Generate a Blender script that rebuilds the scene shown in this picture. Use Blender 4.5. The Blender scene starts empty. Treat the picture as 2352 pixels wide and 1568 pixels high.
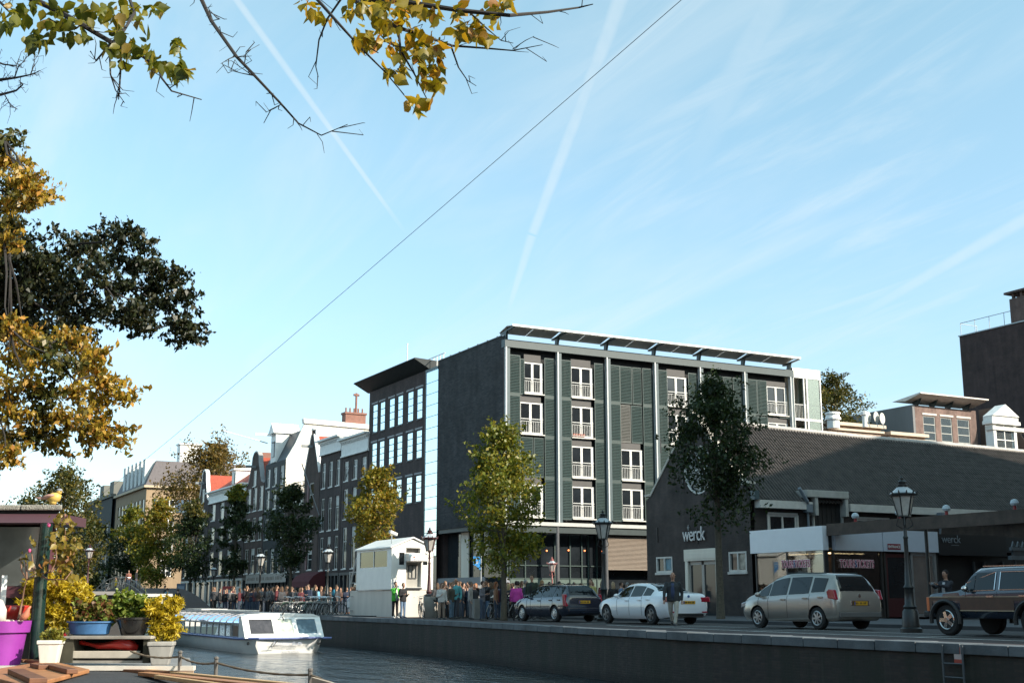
import bpy, bmesh, math, random
import numpy as np
from mathutils import Vector, Matrix
R = math.radians
random.seed(7); rng = np.random.default_rng(7)
scene = bpy.context.scene
COL = scene.collection

# ---------------------------------------------------------------- camera, sky, sun, exposure
# Scene axes: +X runs away from the canal (through the house rows), +Y runs along the canal, quay level is z = 0.
FPX = 2850.0                      # focal length in units of a 2352 wide picture
PITCH = math.atan(594 / FPX); HEAD = R(28.0); HCAM = 0.85
cam = bpy.data.objects.new('camera', bpy.data.cameras.new('camera')); COL.objects.link(cam)
cam.data.sensor_width = 36; cam.data.lens = 36 * FPX / 2352
cam.location = (0, 0, HCAM); cam.rotation_euler = (R(90) + PITCH, 0, -HEAD)
cam.data.clip_start = 0.1; cam.data.clip_end = 6000
scene.camera = cam
_r = Vector((math.cos(HEAD), -math.sin(HEAD), 0)); _f = Vector((math.sin(HEAD), math.cos(HEAD), 0)); _u = Vector((0, 0, 1))
CAMP = Vector((0, 0, HCAM))
def ray(px, py):
    a, b = px - 1176, 784 - py
    return _r * a + (_f * math.cos(PITCH) + _u * math.sin(PITCH)) * FPX + (_u * math.cos(PITCH) - _f * math.sin(PITCH)) * b
def at(px, py, d):                # point of a sight line at forward distance d (metres over the ground)
    v = ray(px, py); return CAMP + v * (d / v.dot(_f))
def gr(px, py, z=0.0):            # where it meets a level
    v = ray(px, py); return CAMP + v * ((z - HCAM) / v.z)
def onx(px, py, x0):              # where it meets a canal-parallel wall plane -> (y, z)
    v = ray(px, py); p = CAMP + v * (x0 / v.x); return p.y, p.z
def ony(px, py, y0):              # where it meets a wall plane across -> (x, z)
    v = ray(px, py); p = CAMP + v * (y0 / v.y); return p.x, p.z
def fwd(p): return Vector(p).dot(_f)

SUN_AZ, SUN_EL = R(146.0), R(30.0)
sund = Vector((math.sin(SUN_AZ) * math.cos(SUN_EL), math.cos(SUN_AZ) * math.cos(SUN_EL), math.sin(SUN_EL)))
sun = bpy.data.objects.new('sun', bpy.data.lights.new('sun', 'SUN')); COL.objects.link(sun)
sun.data.energy = 5.0; sun.data.angle = R(0.5); sun.data.color = (1.0, 0.90, 0.76)
sun.rotation_euler = sund.to_track_quat('Z', 'Y').to_euler()
vs = scene.view_settings
vs.view_transform = 'Standard'; vs.look = 'None'; vs.exposure = 0.6; vs.gamma = 1.0; vs.use_curve_mapping = False
scene.cycles.max_bounces = 6; scene.cycles.transparent_max_bounces = 8
scene.cycles.caustics_reflective = False; scene.cycles.caustics_refractive = False
scene.cycles.sample_clamp_indirect = 4.0

class N:                          # small node-tree helper
    def __init__(s, tree): s.t = tree; tree.nodes.clear()
    def n(s, typ, **kw):
        x = s.t.nodes.new(typ)
        for k, v in kw.items():
            if k == 'inp':
                for kk, vv in v.items():
                    if hasattr(vv, 'is_output') or isinstance(vv, bpy.types.NodeSocket): s.t.links.new(vv, x.inputs[kk])
                    else: x.inputs[kk].default_value = vv
            else: setattr(x, k, v)
        return x
    def m(s, op, a, b=None, c=None, clamp=False):
        x = s.n('ShaderNodeMath', operation=op, use_clamp=clamp)
        for i, v in enumerate((a, b, c)):
            if v is None: continue
            if isinstance(v, bpy.types.NodeSocket): s.t.links.new(v, x.inputs[i])
            else: x.inputs[i].default_value = v
        return x.outputs[0]
    def dot(s, a, v):
        x = s.n('ShaderNodeVectorMath', operation='DOT_PRODUCT'); s.t.links.new(a, x.inputs[0])
        x.inputs[1].default_value = v; return x.outputs['Value']
    def ss(s, v, lo, hi):
        x = s.n('ShaderNodeMapRange', interpolation_type='SMOOTHSTEP', inp={'Value': v, 'From Min': lo, 'From Max': hi}); return x.outputs[0]
    def mix(s, f, a, b, typ='MIX'):
        x = s.n('ShaderNodeMixRGB', blend_type=typ)
        for k, v in zip(('Fac', 'Color1', 'Color2'), (f, a, b)):
            if isinstance(v, bpy.types.NodeSocket): s.t.links.new(v, x.inputs[k])
            else: x.inputs[k].default_value = v if k == 'Fac' else tuple(v)[:3] + (1,)
        return x.outputs[0]
    def noise(s, vec, scale, detail=4, rough=.55, dist=0):
        x = s.n('ShaderNodeTexNoise', inp={'Scale': scale, 'Detail': detail, 'Roughness': rough, 'Distortion': dist})
        if vec is not None: s.t.links.new(vec, x.inputs['Vector'])
        return x.outputs['Fac']
    def ramp(s, f, stops):
        x = s.n('ShaderNodeValToRGB'); s.t.links.new(f, x.inputs[0]); e = x.color_ramp.elements
        while len(e) < len(stops): e.new(.5)
        for el, (p, c) in zip(e, stops): el.position = p; el.color = tuple(c)[:3] + (1,)
        return x.outputs[0]

# the sky: physical sky, thin cirrus and four aircraft trails, all in world directions
world = bpy.data.worlds.new('World'); scene.world = world; world.use_nodes = True
w = N(world.node_tree)
sky = w.n('ShaderNodeTexSky', sky_type='NISHITA', sun_disc=False, sun_elevation=SUN_EL, sun_rotation=SUN_AZ,
          altitude=0, air_density=1.0, dust_density=0.6, ozone_density=1.3)
dirv = w.n('ShaderNodeTexCoord').outputs['Generated']
sx = w.n('ShaderNodeSeparateXYZ'); world.node_tree.links.new(dirv, sx.inputs[0])
def trail(p0, p1, w0, w1, fade0, fade1, gain):
    d0, d1 = ray(*p0).normalized(), ray(*p1).normalized()
    nn = d0.cross(d1).normalized(); mid = (d0 + d1).normalized(); t = nn.cross(mid)
    a = w.m('ABSOLUTE', w.dot(dirv, nn)); s0, s1 = d0.dot(t), d1.dot(t)
    u = w.n('ShaderNodeMapRange', clamp=True, inp={'Value': w.dot(dirv, t), 'From Min': s0, 'From Max': s1}).outputs[0]
    wd = w.n('ShaderNodeMapRange', inp={'Value': u, 'To Min': w0 / FPX, 'To Max': w1 / FPX}).outputs[0]
    x = w.m('SUBTRACT', 1.0, w.m('DIVIDE', a, wd), clamp=True)
    f = w.m('MULTIPLY', w.ss(u, 0.0, fade0), w.m('SUBTRACT', 1.0, w.ss(u, 1 - fade1, 1.0)))
    nz = w.m('ADD', .55, w.m('MULTIPLY', .7, w.noise(dirv, 60, 3)))
    front = w.ss(w.dot(dirv, mid), .3, .5)
    return w.m('MULTIPLY', w.m('MULTIPLY', w.m('MULTIPLY', w.ss(x, 0, .8), f), w.m('MULTIPLY', nz, front)), gain)
tr = None
for a in (((500, -60), (950, 560), 13, 7, .02, .25, .45), ((1470, -120), (1222, 540), 34, 16, .02, .01, .40), ((1222, 540), (1150, 770), 16, 7, .01, .5, .34),
          ((1850, -150), (1520, 520), 70, 36, .05, .7, .26), ((2500, 420), (1840, 800), 24, 12, .05, .5, .32), ((1640, 190), (1290, 320), 50, 40, .4, .5, .14)):
    x = trail(*a); tr = x if tr is None else w.m('MAXIMUM', tr, x)
zz = w.m('ADD', sx.outputs[2], .12)
pl = w.n('ShaderNodeCombineXYZ', inp={0: w.m('DIVIDE', sx.outputs[0], zz), 1: w.m('DIVIDE', sx.outputs[1], zz), 2: 0.0}).outputs[0]
mp = w.n('ShaderNodeMapping', inp={'Vector': pl, 'Rotation': (0, 0, R(-62)), 'Scale': (2.6, .55, 1)}).outputs[0]
cir = w.m('MULTIPLY', w.ss(w.noise(mp, 1.3, 7, .58, .6), .45, .85), .42)
d0_ = ray(1850, 260).normalized()
blob = w.m('MULTIPLY', w.ss(w.dot(dirv, d0_), math.cos(R(17)), math.cos(R(3))), w.ss(w.noise(mp, 2.2, 8, .62, .8), .42, .78))
fr = w.m('MAXIMUM', tr, w.m('MAXIMUM', cir, w.m('MULTIPLY', blob, .42)))
hor = w.n('ShaderNodeMapRange', inp={'Value': sx.outputs[2], 'From Min': 0.0, 'From Max': .7, 'To Min': 1.0, 'To Max': 0.0}).outputs[0]
tint = w.mix(hor, (1.76, 1.92, 1.34), (.80, .83, .95))
skc = w.mix(1.0, sky.outputs[0], tint, 'MULTIPLY')
skc = w.mix(fr, skc, (3.9, 4.35, 4.5))
bg = w.n('ShaderNodeBackground', inp={'Color': skc, 'Strength': 0.15})
wo = w.n('ShaderNodeOutputWorld'); world.node_tree.links.new(bg.outputs[0], wo.inputs[0])

# ---------------------------------------------------------------- mesh builder
class MB:
    def __init__(s): s.v = []; s.f = []; s.mi = []; s.cur = 0
    def quad(s, *pts):
        b = len(s.v); s.v += [tuple(p) for p in pts]; s.f.append(tuple(range(b, b + len(pts)))); s.mi.append(s.cur)
    def box(s, x0, x1, y0, y1, z0, z1):
        b = len(s.v)
        if x0 > x1: x0, x1 = x1, x0
        if y0 > y1: y0, y1 = y1, y0
        if z0 > z1: z0, z1 = z1, z0
        s.v += [(x0, y0, z0), (x1, y0, z0), (x1, y1, z0), (x0, y1, z0), (x0, y0, z1), (x1, y0, z1), (x1, y1, z1), (x0, y1, z1)]
        for q in ((3, 2, 1, 0), (4, 5, 6, 7), (0, 1, 5, 4), (1, 2, 6, 5), (2, 3, 7, 6), (3, 0, 4, 7)):
            s.f.append(tuple(b + i for i in q)); s.mi.append(s.cur)
        return s
    def bar(s, p0, p1, wd, ht=None, up=(0, 0, 1)):          # rectangular bar between two points
        p0, p1 = Vector(p0), Vector(p1); d = (p1 - p0).normalized(); ht = ht or wd
        u = Vector(up); sx_ = d.cross(u)
        if sx_.length < 1e-4: sx_ = d.cross(Vector((1, 0, 0)))
        sx_.normalize(); u = sx_.cross(d); a, c = sx_ * wd / 2, u * ht / 2; b = len(s.v)
        for p in (p0, p1): s.v += [tuple(p - a - c), tuple(p + a - c), tuple(p + a + c), tuple(p - a + c)]
        for q in ((3, 2, 1, 0), (4, 5, 6, 7), (0, 1, 5, 4), (1, 2, 6, 5), (2, 3, 7, 6), (3, 0, 4, 7)):
            s.f.append(tuple(b + i for i in q)); s.mi.append(s.cur)
        return s
    def prism(s, poly, a0, a1, axis='y'):                    # extrude a polygon (u, w) along an axis
        n = len(poly); b = len(s.v)
        P = {'y': lambda u, w_, a: (u, a, w_), 'x': lambda u, w_, a: (a, u, w_), 'z': lambda u, w_, a: (u, w_, a)}[axis]
        for a in (a0, a1): s.v += [P(u, w_, a) for u, w_ in poly]
        s.f.append(tuple(b + i for i in range(n))[::-1]); s.f.append(tuple(b + n + i for i in range(n)))
        for i in range(n): s.f.append((b + i, b + (i + 1) % n, b + n + (i + 1) % n, b + n + i))
        s.mi += [s.cur] * (n + 2); return s
    def tube(s, pts, rad, seg=8, cap=True, ref=None):        # swept ring; rad number or list of numbers / (rx, ry)
        pts = [Vector(p) for p in pts]; n = len(pts)
        if not isinstance(rad, (list, tuple)) or (len(rad) == 2 and n != 2): rad = [rad] * n
        b = len(s.v); prev = Vector(ref) if ref else None
        for i, p in enumerate(pts):
            d = (pts[min(i + 1, n - 1)] - pts[max(i - 1, 0)])
            d = d.normalized() if d.length > 1e-9 else Vector((0, 0, 1))
            if prev is None: prev = Vector((1, 0, 0)) if abs(d.x) < .9 else Vector((0, 1, 0))
            a = prev - d * prev.dot(d)
            if a.length < 1e-5: a = d.orthogonal()
            a.normalize(); c = d.cross(a); prev = a
            r = rad[i]; rx, ry = r if isinstance(r, (tuple, list)) else (r, r)
            for k in range(seg):
                t = 2 * math.pi * k / seg; q = p + a * (rx * math.cos(t)) + c * (ry * math.sin(t)); s.v.append(tuple(q))
        for i in range(n - 1):
            for k in range(seg):
                k2 = (k + 1) % seg; s.f.append((b + i * seg + k, b + i * seg + k2, b + (i + 1) * seg + k2, b + (i + 1) * seg + k)); s.mi.append(s.cur)
        if cap:
            s.f.append(tuple(b + k for k in range(seg))[::-1]); s.f.append(tuple(b + (n - 1) * seg + k for k in range(seg))); s.mi += [s.cur] * 2
        return s
    def cap(s, p0, p1, r0, r1=None, seg=9):                  # round ended limb
        p0, p1 = Vector(p0), Vector(p1); r1 = r1 or r0; d = p1 - p0
        d = d.normalized() if d.length > 1e-6 else Vector((0, 0, 1))
        return s.tube([p0 - d * r0 * .95, p0 - d * r0 * .6, p0, p1, p1 + d * r1 * .6, p1 + d * r1 * .95], [r0 * .3, r0 * .8, r0, r1, r1 * .8, r1 * .3], seg)
    def ell(s, c, rx, ry, rz, seg=12, rings=8):
        c = Vector(c); return s.lathe([(max(.002, math.sin(math.pi * i / rings)), -math.cos(math.pi * i / rings)) for i in range(rings + 1)], seg, c, (rx, ry, rz))
    def lathe(s, prof, seg=12, c=(0, 0, 0), sc=(1, 1, 1), ax='z'):
        b = len(s.v); n = len(prof); c = Vector(c)
        for r, z in prof:
            for k in range(seg):
                t = 2 * math.pi * k / seg; q = (r * math.cos(t) * sc[0], r * math.sin(t) * sc[1], z * sc[2])
                if ax == 'y': q = (q[0], q[2], q[1])
                if ax == 'x': q = (q[2], q[0], q[1])
                s.v.append((c.x + q[0], c.y + q[1], c.z + q[2]))
        for i in range(n - 1):
            for k in range(seg):
                k2 = (k + 1) % seg; q = (b + i * seg + k, b + i * seg + k2, b + (i + 1) * seg + k2, b + (i + 1) * seg + k)
                s.f.append(q if ax != 'y' else q[::-1]); s.mi.append(s.cur)
        q = tuple(b + k for k in range(seg)); s.f.append(q[::-1] if ax != 'y' else q)
        q = tuple(b + (n - 1) * seg + k for k in range(seg)); s.f.append(q if ax != 'y' else q[::-1]); s.mi += [s.cur] * 2
        return s
    def wall(s, u0, u1, z0, z1, holes, plane, axis='x', depth=.14, inward=1):
        # wall sheet with real openings and reveals; plane = coordinate of the sheet on the axis
        P = (lambda u, z, a: (a, u, z)) if axis == 'x' else (lambda u, z, a: (u, a, z))
        us = sorted({u0, u1, *[h[0] for h in holes], *[h[1] for h in holes]}); zs = sorted({z0, z1, *[h[2] for h in holes], *[h[3] for h in holes]})
        for a, b_ in zip(us, us[1:]):
            for c, d in zip(zs, zs[1:]):
                if b_ - a < 1e-6 or d - c < 1e-6 or b_ > u1 + 1e-6 or a < u0 - 1e-6 or d > z1 + 1e-6 or c < z0 - 1e-6: continue
                um, zm = (a + b_) / 2, (c + d) / 2
                if any(h[0] < um < h[1] and h[2] < zm < h[3] for h in holes): continue
                s.quad(P(a, c, plane), P(b_, c, plane), P(b_, d, plane), P(a, d, plane))
        q = plane + depth * inward
        for a, b_, c, d in holes:
            s.quad(P(a, c, plane), P(b_, c, plane), P(b_, c, q), P(a, c, q)); s.quad(P(a, d, plane), P(b_, d, plane), P(b_, d, q), P(a, d, q))
            s.quad(P(a, c, plane), P(a, d, plane), P(a, d, q), P(a, c, q)); s.quad(P(b_, c, plane), P(b_, d, plane), P(b_, d, q), P(b_, c, q))
        return s
    def mesh(s, name):
        me = bpy.data.meshes.new(name); me.from_pydata(s.v, [], s.f); me.update(); return me
    def build(s, name, mats, parent=None, smooth=False, bevel=0, loc=None, norm=True):
        me = s.mesh(name)
        mats = mats if isinstance(mats, (list, tuple)) else [mats]
        for m_ in mats: me.materials.append(m_)
        if len(mats) > 1: me.polygons.foreach_set('material_index', s.mi)
        if norm:
            bm = bmesh.new(); bm.from_mesh(me); bmesh.ops.recalc_face_normals(bm, faces=bm.faces); bm.to_mesh(me); bm.free()
        if smooth: shade(me, smooth)
        o = bpy.data.objects.new(name, me); COL.objects.link(o)
        if bevel:
            b = o.modifiers.new('b', 'BEVEL'); b.width = bevel; b.segments = 2; b.limit_method = 'ANGLE'; b.angle_limit = R(40)
        if parent: o.parent = parent
        if loc is not None: o.location = loc
        return o
def shade(me, ang=True):
    me.polygons.foreach_set('use_smooth', [True] * len(me.polygons))
    if ang is not True:
        bm = bmesh.new(); bm.from_mesh(me)
        for e in bm.edges:
            if len(e.link_faces) == 2 and e.calc_face_angle(0) > R(ang): e.smooth = False
        bm.to_mesh(me); bm.free()
def tag(o, label=None, cat=None, group=None, kind=None):
    if label: o['label'] = label
    if cat: o['category'] = cat
    if group: o['group'] = group
    if kind: o['kind'] = kind
    return o
def thing(name, label, cat, loc=(0, 0, 0), rz=0.0, group=None):
    o = bpy.data.objects.new(name, None); COL.objects.link(o); o.empty_display_size = .2
    o.location = loc; o.rotation_euler = (0, 0, rz); return tag(o, label, cat, group)
def kids(o): return [c for c in bpy.data.objects if c.parent == o]
def copy_tree(o, parent=None, loc=None, rz=None, label=None, scale=None):
    c = o.copy(); COL.objects.link(c); c.parent = parent
    if loc is not None: c.location = loc
    if rz is not None: c.rotation_euler = (0, 0, rz)
    if scale is not None: c.scale = (scale,) * 3
    if label: c['label'] = label
    for ch in kids(o): copy_tree(ch, c)
    return c
def swap_mat(root, part, m_):                        # give a copied part its own paint
    for c in kids(root):
        if c.name.split('.')[0] == part:
            c.data = c.data.copy(); c.data.materials[0] = m_

# ---------------------------------------------------------------- materials
MC = {}
def pbr(name, col, rough=.6, metal=0.0, spec=.5, vary=0.0, vs_=3.0, bump=0.0, bs=40.0, ior=None, coat=0.0, emit=None, es=0.0, trans=0.0, streak=False):
    if name in MC: return MC[name]
    m_ = bpy.data.materials.new(name); m_.use_nodes = True; t = N(m_.node_tree)
    p = t.n('ShaderNodeBsdfPrincipled', inp={'Base Color': tuple(col) + (1,), 'Roughness': rough, 'Metallic': metal, 'Specular IOR Level': spec})
    if ior: p.inputs['IOR'].default_value = ior
    if coat: p.inputs['Coat Weight'].default_value = coat; p.inputs['Coat Roughness'].default_value = .04
    if trans: p.inputs['Transmission Weight'].default_value = trans
    if emit: p.inputs['Emission Color'].default_value = tuple(emit) + (1,); p.inputs['Emission Strength'].default_value = es
    L = m_.node_tree.links
    if vary or bump:
        oc = t.n('ShaderNodeTexCoord').outputs['Object']
        if vary:
            v_ = oc
            if streak: v_ = t.n('ShaderNodeMapping', inp={'Vector': oc, 'Scale': (1, 1, .18)}).outputs[0]
            f = t.noise(v_, vs_, 6, .62)
            f = t.n('ShaderNodeMapRange', inp={'Value': f, 'From Min': .25, 'From Max': .75, 'To Min': 1 - vary, 'To Max': 1 + vary}).outputs[0]
            hs = t.n('ShaderNodeHueSaturation', inp={'Color': tuple(col) + (1,), 'Value': f}); L.new(hs.outputs[0], p.inputs['Base Color'])
        if bump:
            b = t.n('ShaderNodeBump', inp={'Strength': bump, 'Distance': .02, 'Height': t.noise(oc, bs, 5)}); L.new(b.outputs[0], p.inputs['Normal'])
    o = t.n('ShaderNodeOutputMaterial'); L.new(p.outputs[0], o.inputs[0]); MC[name] = m_; return m_
def brick(name, c1, c2, mortar, scale=1.0, rough=.85, dirt=.35, bw=.21, rh=.065, bump=.35):
    if name in MC: return MC[name]
    m_ = bpy.data.materials.new(name); m_.use_nodes = True; t = N(m_.node_tree); L = m_.node_tree.links
    oc = t.n('ShaderNodeTexCoord').outputs['Object']; s_ = t.n('ShaderNodeSeparateXYZ'); L.new(oc, s_.inputs[0])
    v_ = t.n('ShaderNodeCombineXYZ', inp={0: t.m('ADD', s_.outputs[0], s_.outputs[1]), 1: s_.outputs[2], 2: 0.0}).outputs[0]
    b = t.n('ShaderNodeTexBrick', inp={'Vector': v_, 'Color1': tuple(c1) + (1,), 'Color2': tuple(c2) + (1,), 'Mortar': tuple(mortar) + (1,), 'Scale': 1.0 / scale,
             'Mortar Size': .008, 'Mortar Smooth': .3, 'Brick Width': bw, 'Row Height': rh, 'Bias': 0.0})
    f = t.noise(oc, .7, 7, .65); f2 = t.noise(t.n('ShaderNodeMapping', inp={'Vector': oc, 'Scale': (2.2, 2.2, .22)}).outputs[0], 1.0, 5, .6)
    g = t.m('MULTIPLY', t.n('ShaderNodeMapRange', inp={'Value': f, 'From Min': .3, 'From Max': .7, 'To Min': 1 - dirt, 'To Max': 1 + dirt}).outputs[0],
            t.n('ShaderNodeMapRange', inp={'Value': f2, 'From Min': .3, 'From Max': .7, 'To Min': .8, 'To Max': 1.2}).outputs[0])
    hs = t.n('ShaderNodeHueSaturation', inp={'Color': b.outputs[0], 'Value': g})
    p = t.n('ShaderNodeBsdfPrincipled', inp={'Base Color': hs.outputs[0], 'Roughness': rough})
    bp = t.n('ShaderNodeBump', inp={'Strength': bump, 'Distance': .01, 'Height': t.m('SUBTRACT', 1.0, b.outputs['Fac'])}); L.new(bp.outputs[0], p.inputs['Normal'])
    o = t.n('ShaderNodeOutputMaterial'); L.new(p.outputs[0], o.inputs[0]); MC[name] = m_; return m_
def leafmat(name, stops, trans=.38, gloss=.025):
    if name in MC: return MC[name]
    m_ = bpy.data.materials.new(name); m_.use_nodes = True; t = N(m_.node_tree); L = m_.node_tree.links
    rnd = t.n('ShaderNodeNewGeometry').outputs['Random Per Island']
    c = t.ramp(rnd, stops)
    big = t.n('ShaderNodeMapRange', inp={'Value': t.noise(t.n('ShaderNodeTexCoord').outputs['Object'], .9, 3), 'From Min': .3, 'From Max': .7, 'To Min': .72, 'To Max': 1.25}).outputs[0]
    c = t.n('ShaderNodeHueSaturation', inp={'Color': c, 'Value': big}).outputs[0]
    d = t.n('ShaderNodeBsdfDiffuse', inp={'Color': c}); tl = t.n('ShaderNodeBsdfTranslucent', inp={'Color': t.mix(1.0, c, (1.25, 1.15, .55), 'MULTIPLY')})
    gl = t.n('ShaderNodeBsdfGlossy', inp={'Color': (.9, .9, .9, 1), 'Roughness': .42})
    a = t.n('ShaderNodeMixShader', inp={0: trans, 1: d.outputs[0], 2: tl.outputs[0]}); b = t.n('ShaderNodeMixShader', inp={0: gloss, 1: a.outputs[0], 2: gl.outputs[0]})
    o = t.n('ShaderNodeOutputMaterial'); L.new(b.outputs[0], o.inputs[0]); MC[name] = m_; return m_
def clear(name, col=(.9, .95, .95), mixf=.25, rough=.02, refl=(1, 1, 1)):   # thin see-through glazing: mirror share + clear share
    if name in MC: return MC[name]
    m_ = bpy.data.materials.new(name); m_.use_nodes = True; t = N(m_.node_tree); L = m_.node_tree.links
    fr_ = t.n('ShaderNodeFresnel', inp={'IOR': 1.5}).outputs[0]
    g = t.n('ShaderNodeBsdfGlossy', inp={'Color': tuple(refl) + (1,), 'Roughness': rough}); x = t.n('ShaderNodeBsdfTransparent', inp={'Color': tuple(col) + (1,)})
    s_ = t.n('ShaderNodeMixShader', inp={0: t.m('ADD', t.m('MULTIPLY', fr_, .9), mixf, clamp=True), 1: x.outputs[0], 2: g.outputs[0]})
    o = t.n('ShaderNodeOutputMaterial'); L.new(s_.outputs[0], o.inputs[0]); MC[name] = m_; return m_

WHITE = pbr('white_paint', (.80, .79, .76), .5, vary=.10, vs_=2.5); CREAM = pbr('cream_paint', (.74, .68, .58), .6, vary=.12, vs_=1.6, streak=True)
OFFW = pbr('offwhite_trim', (.58, .56, .52), .6, vary=.14, vs_=3)
GLASSD = pbr('dark_window_glass', (.016, .02, .024), .06, spec=.55, vary=.5, vs_=.6)
GLASSS = pbr('sky_mirror_glass', (.72, .82, .84), .025, metal=.92)
GLASSM = pbr('grey_window_glass', (.03, .036, .04), .05, spec=.5, ior=1.45)
BLACKM = pbr('black_painted_iron', (.012, .014, .015), .4, vary=.2, vs_=9)
STEEL = pbr('galvanised_steel', (.36, .39, .41), .45, metal=.35, vary=.12, vs_=6)
GREY = pbr('grey_plaster', (.20, .205, .21), .8, vary=.12, vs_=1.2, streak=True)
DARKIN = pbr('dark_interior', (.012, .013, .014), .8)
BARK = pbr('bark', (.085, .07, .05), .9, vary=.4, vs_=12, bump=.8, bs=25); BARKD = pbr('dark_twig_bark', (.03, .026, .024), .85)
B_BLK = brick('blackish_brick', (.016, .018, .021), (.046, .043, .045), (.036, .036, .038), scale=1.7, dirt=.5)
B_BRN = brick('brown_brick', (.066, .036, .028), (.092, .050, .038), (.09, .08, .075))
B_PUR = brick('purple_brown_brick', (.046, .029, .028), (.068, .042, .038), (.075, .068, .066))
B_SLT = brick('slate_grey_brick', (.040, .040, .046), (.055, .052, .057), (.05, .05, .053), dirt=.25)
B_RED = brick('red_brown_brick', (.20, .085, .060), (.26, .12, .085), (.22, .19, .17))
B_OCH = pbr('ochre_plaster', (.30, .215, .135), .85, vary=.15, vs_=1.0, streak=True)
TILE_R = pbr('red_roof_tiles', (.34, .065, .035), .75, vary=.3, vs_=5); SLATE = pbr('slate_roof', (.045, .048, .055), .6, vary=.3, vs_=4)
# ---------------------------------------------------------------- the setting
WZ = -1.45
QL = [(-80, 19.35), (20, 19.35), (27, 19.55), (34, 20.4), (41, 21.4), (48, 22.2), (56, 22.7), (66, 22.85), (90, 22.9), (420, 22.9)]   # quay line: x at y
def qx(y):
    for (a, b), (c, d) in zip(QL, QL[1:]):
        if a <= y <= c: return b + (d - b) * (y - a) / (c - a)
    return QL[-1][1]
QY = [-80, 0, 10, 16, 20, 23, 26, 29, 32, 35, 38, 41, 44, 47, 50, 53, 56, 60, 66, 80, 100, 140, 220, 420]
def ground_mat():
    m_ = bpy.data.materials.new('clinker_paving'); m_.use_nodes = True; t = N(m_.node_tree); L = m_.node_tree.links
    oc = t.n('ShaderNodeTexCoord').outputs['Object']
    b = t.n('ShaderNodeTexBrick', inp={'Vector': oc, 'Color1': (.032, .028, .028, 1), 'Color2': (.046, .039, .038, 1), 'Mortar': (.022, .021, .021, 1), 'Scale': 1.0, 'Mortar Size': .006, 'Brick Width': .21, 'Row Height': .1})
    f = t.n('ShaderNodeMapRange', inp={'Value': t.noise(oc, .5, 7, .65), 'From Min': .3, 'From Max': .7, 'To Min': .65, 'To Max': 1.3}).outputs[0]
    hs = t.n('ShaderNodeHueSaturation', inp={'Color': b.outputs[0], 'Value': f})
    p = t.n('ShaderNodeBsdfPrincipled', inp={'Base Color': hs.outputs[0], 'Roughness': .8})
    bp = t.n('ShaderNodeBump', inp={'Strength': .4, 'Distance': .01, 'Height': b.outputs['Fac']}); L.new(bp.outputs[0], p.inputs['Normal'])
    o = t.n('ShaderNodeOutputMaterial'); L.new(p.outputs[0], o.inputs[0]); return m_
PAVE = ground_mat()
def water_mat():
    m_ = bpy.data.materials.new('canal_water'); m_.use_nodes = True; t = N(m_.node_tree); L = m_.node_tree.links
    oc = t.n('ShaderNodeTexCoord').outputs['Object']
    v_ = t.n('ShaderNodeMapping', inp={'Vector': oc, 'Rotation': (0, 0, R(20)), 'Scale': (1, .55, 1)}).outputs[0]
    h = t.m('ADD', t.m('MULTIPLY', t.noise(v_, .8, 3, .5, .6), .17), t.m('ADD', t.m('MULTIPLY', t.noise(v_, 3.2, 4, .6, .4), .12), t.m('MULTIPLY', t.noise(v_, 12.0, 3, .6), .018)))
    p = t.n('ShaderNodeBsdfPrincipled', inp={'Base Color': (.012, .020, .024, 1), 'Roughness': .05, 'IOR': 1.33, 'Specular IOR Level': .5})
    bp = t.n('ShaderNodeBump', inp={'Strength': 1.0, 'Distance': 1.0, 'Height': h}); L.new(bp.outputs[0], p.inputs['Normal'])
    o = t.n('ShaderNodeOutputMaterial'); L.new(p.outputs[0], o.inputs[0]); return m_
b = MB(); b.quad((-3, -300, WZ), (24, -300, WZ), (24, 420, WZ), (-3, 420, WZ)); tag(b.build('water', water_mat(), norm=False), kind='structure')
b = MB()
for y0, y1 in zip(QY, QY[1:]): b.quad((qx(y0) + .01, y0, 0), (3000, y0, 0), (3000, y1, 0), (qx(y1) + .01, y1, 0))
b.quad((20, -3000, 0), (3000, -3000, 0), (3000, -80, 0), (19.36, -80, 0)); b.quad((-3000, 420, 0), (3000, 420, 0), (3000, 4000, 0), (-3000, 4000, 0))
b.quad((-3000, -3000, 0), (-2.6, -3000, 0), (-2.6, 420, 0), (-3000, 420, 0))
tag(b.build('ground', PAVE, norm=False), kind='structure')
RED = pbr('red_asphalt', (.040, .026, .025), .85, vary=.2, vs_=2, bump=.3, bs=60); ASPH = pbr('asphalt', (.060, .060, .062), .85, vary=.2, vs_=2, bump=.3, bs=60)
b = MB()
for y0, y1 in zip(QY[1:], QY[2:-3]): b.quad((qx(y0) + .75, y0, .004), (qx(y0) + 2.9, y0, .004), (qx(y1) + 2.9, y1, .004), (qx(y1) + .75, y1, .004))
tag(b.build('roadway', RED, norm=False), kind='structure')
LINE = pbr('road_line_paint', (.62, .62, .60), .7, vary=.3, vs_=4)
b = MB()
for y0, y1 in zip(QY[2:10], QY[3:11]):
    b.quad((qx(y0) + 2.95, y0, .008), (qx(y0) + 3.06, y0, .008), (qx(y1) + 3.06, y1, .008), (qx(y1) + 2.95, y1, .008))
    b.quad((qx(y0) + 5.3, y0, .008), (qx(y0) + 5.4, y0, .008), (qx(y1) + 5.4, y1, .008), (qx(y1) + 5.3, y1, .008))
for y in (9.5, 15.8, 22.0, 28.5, 34.5, 40.5): b.quad((qx(y) + 3.08, y, .008), (qx(y) + 5.28, y, .008), (qx(y) + 5.28, y + .1, .008), (qx(y) + 3.08, y + .1, .008))
tag(b.build('parking_markings', LINE, norm=False), kind='structure')
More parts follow.
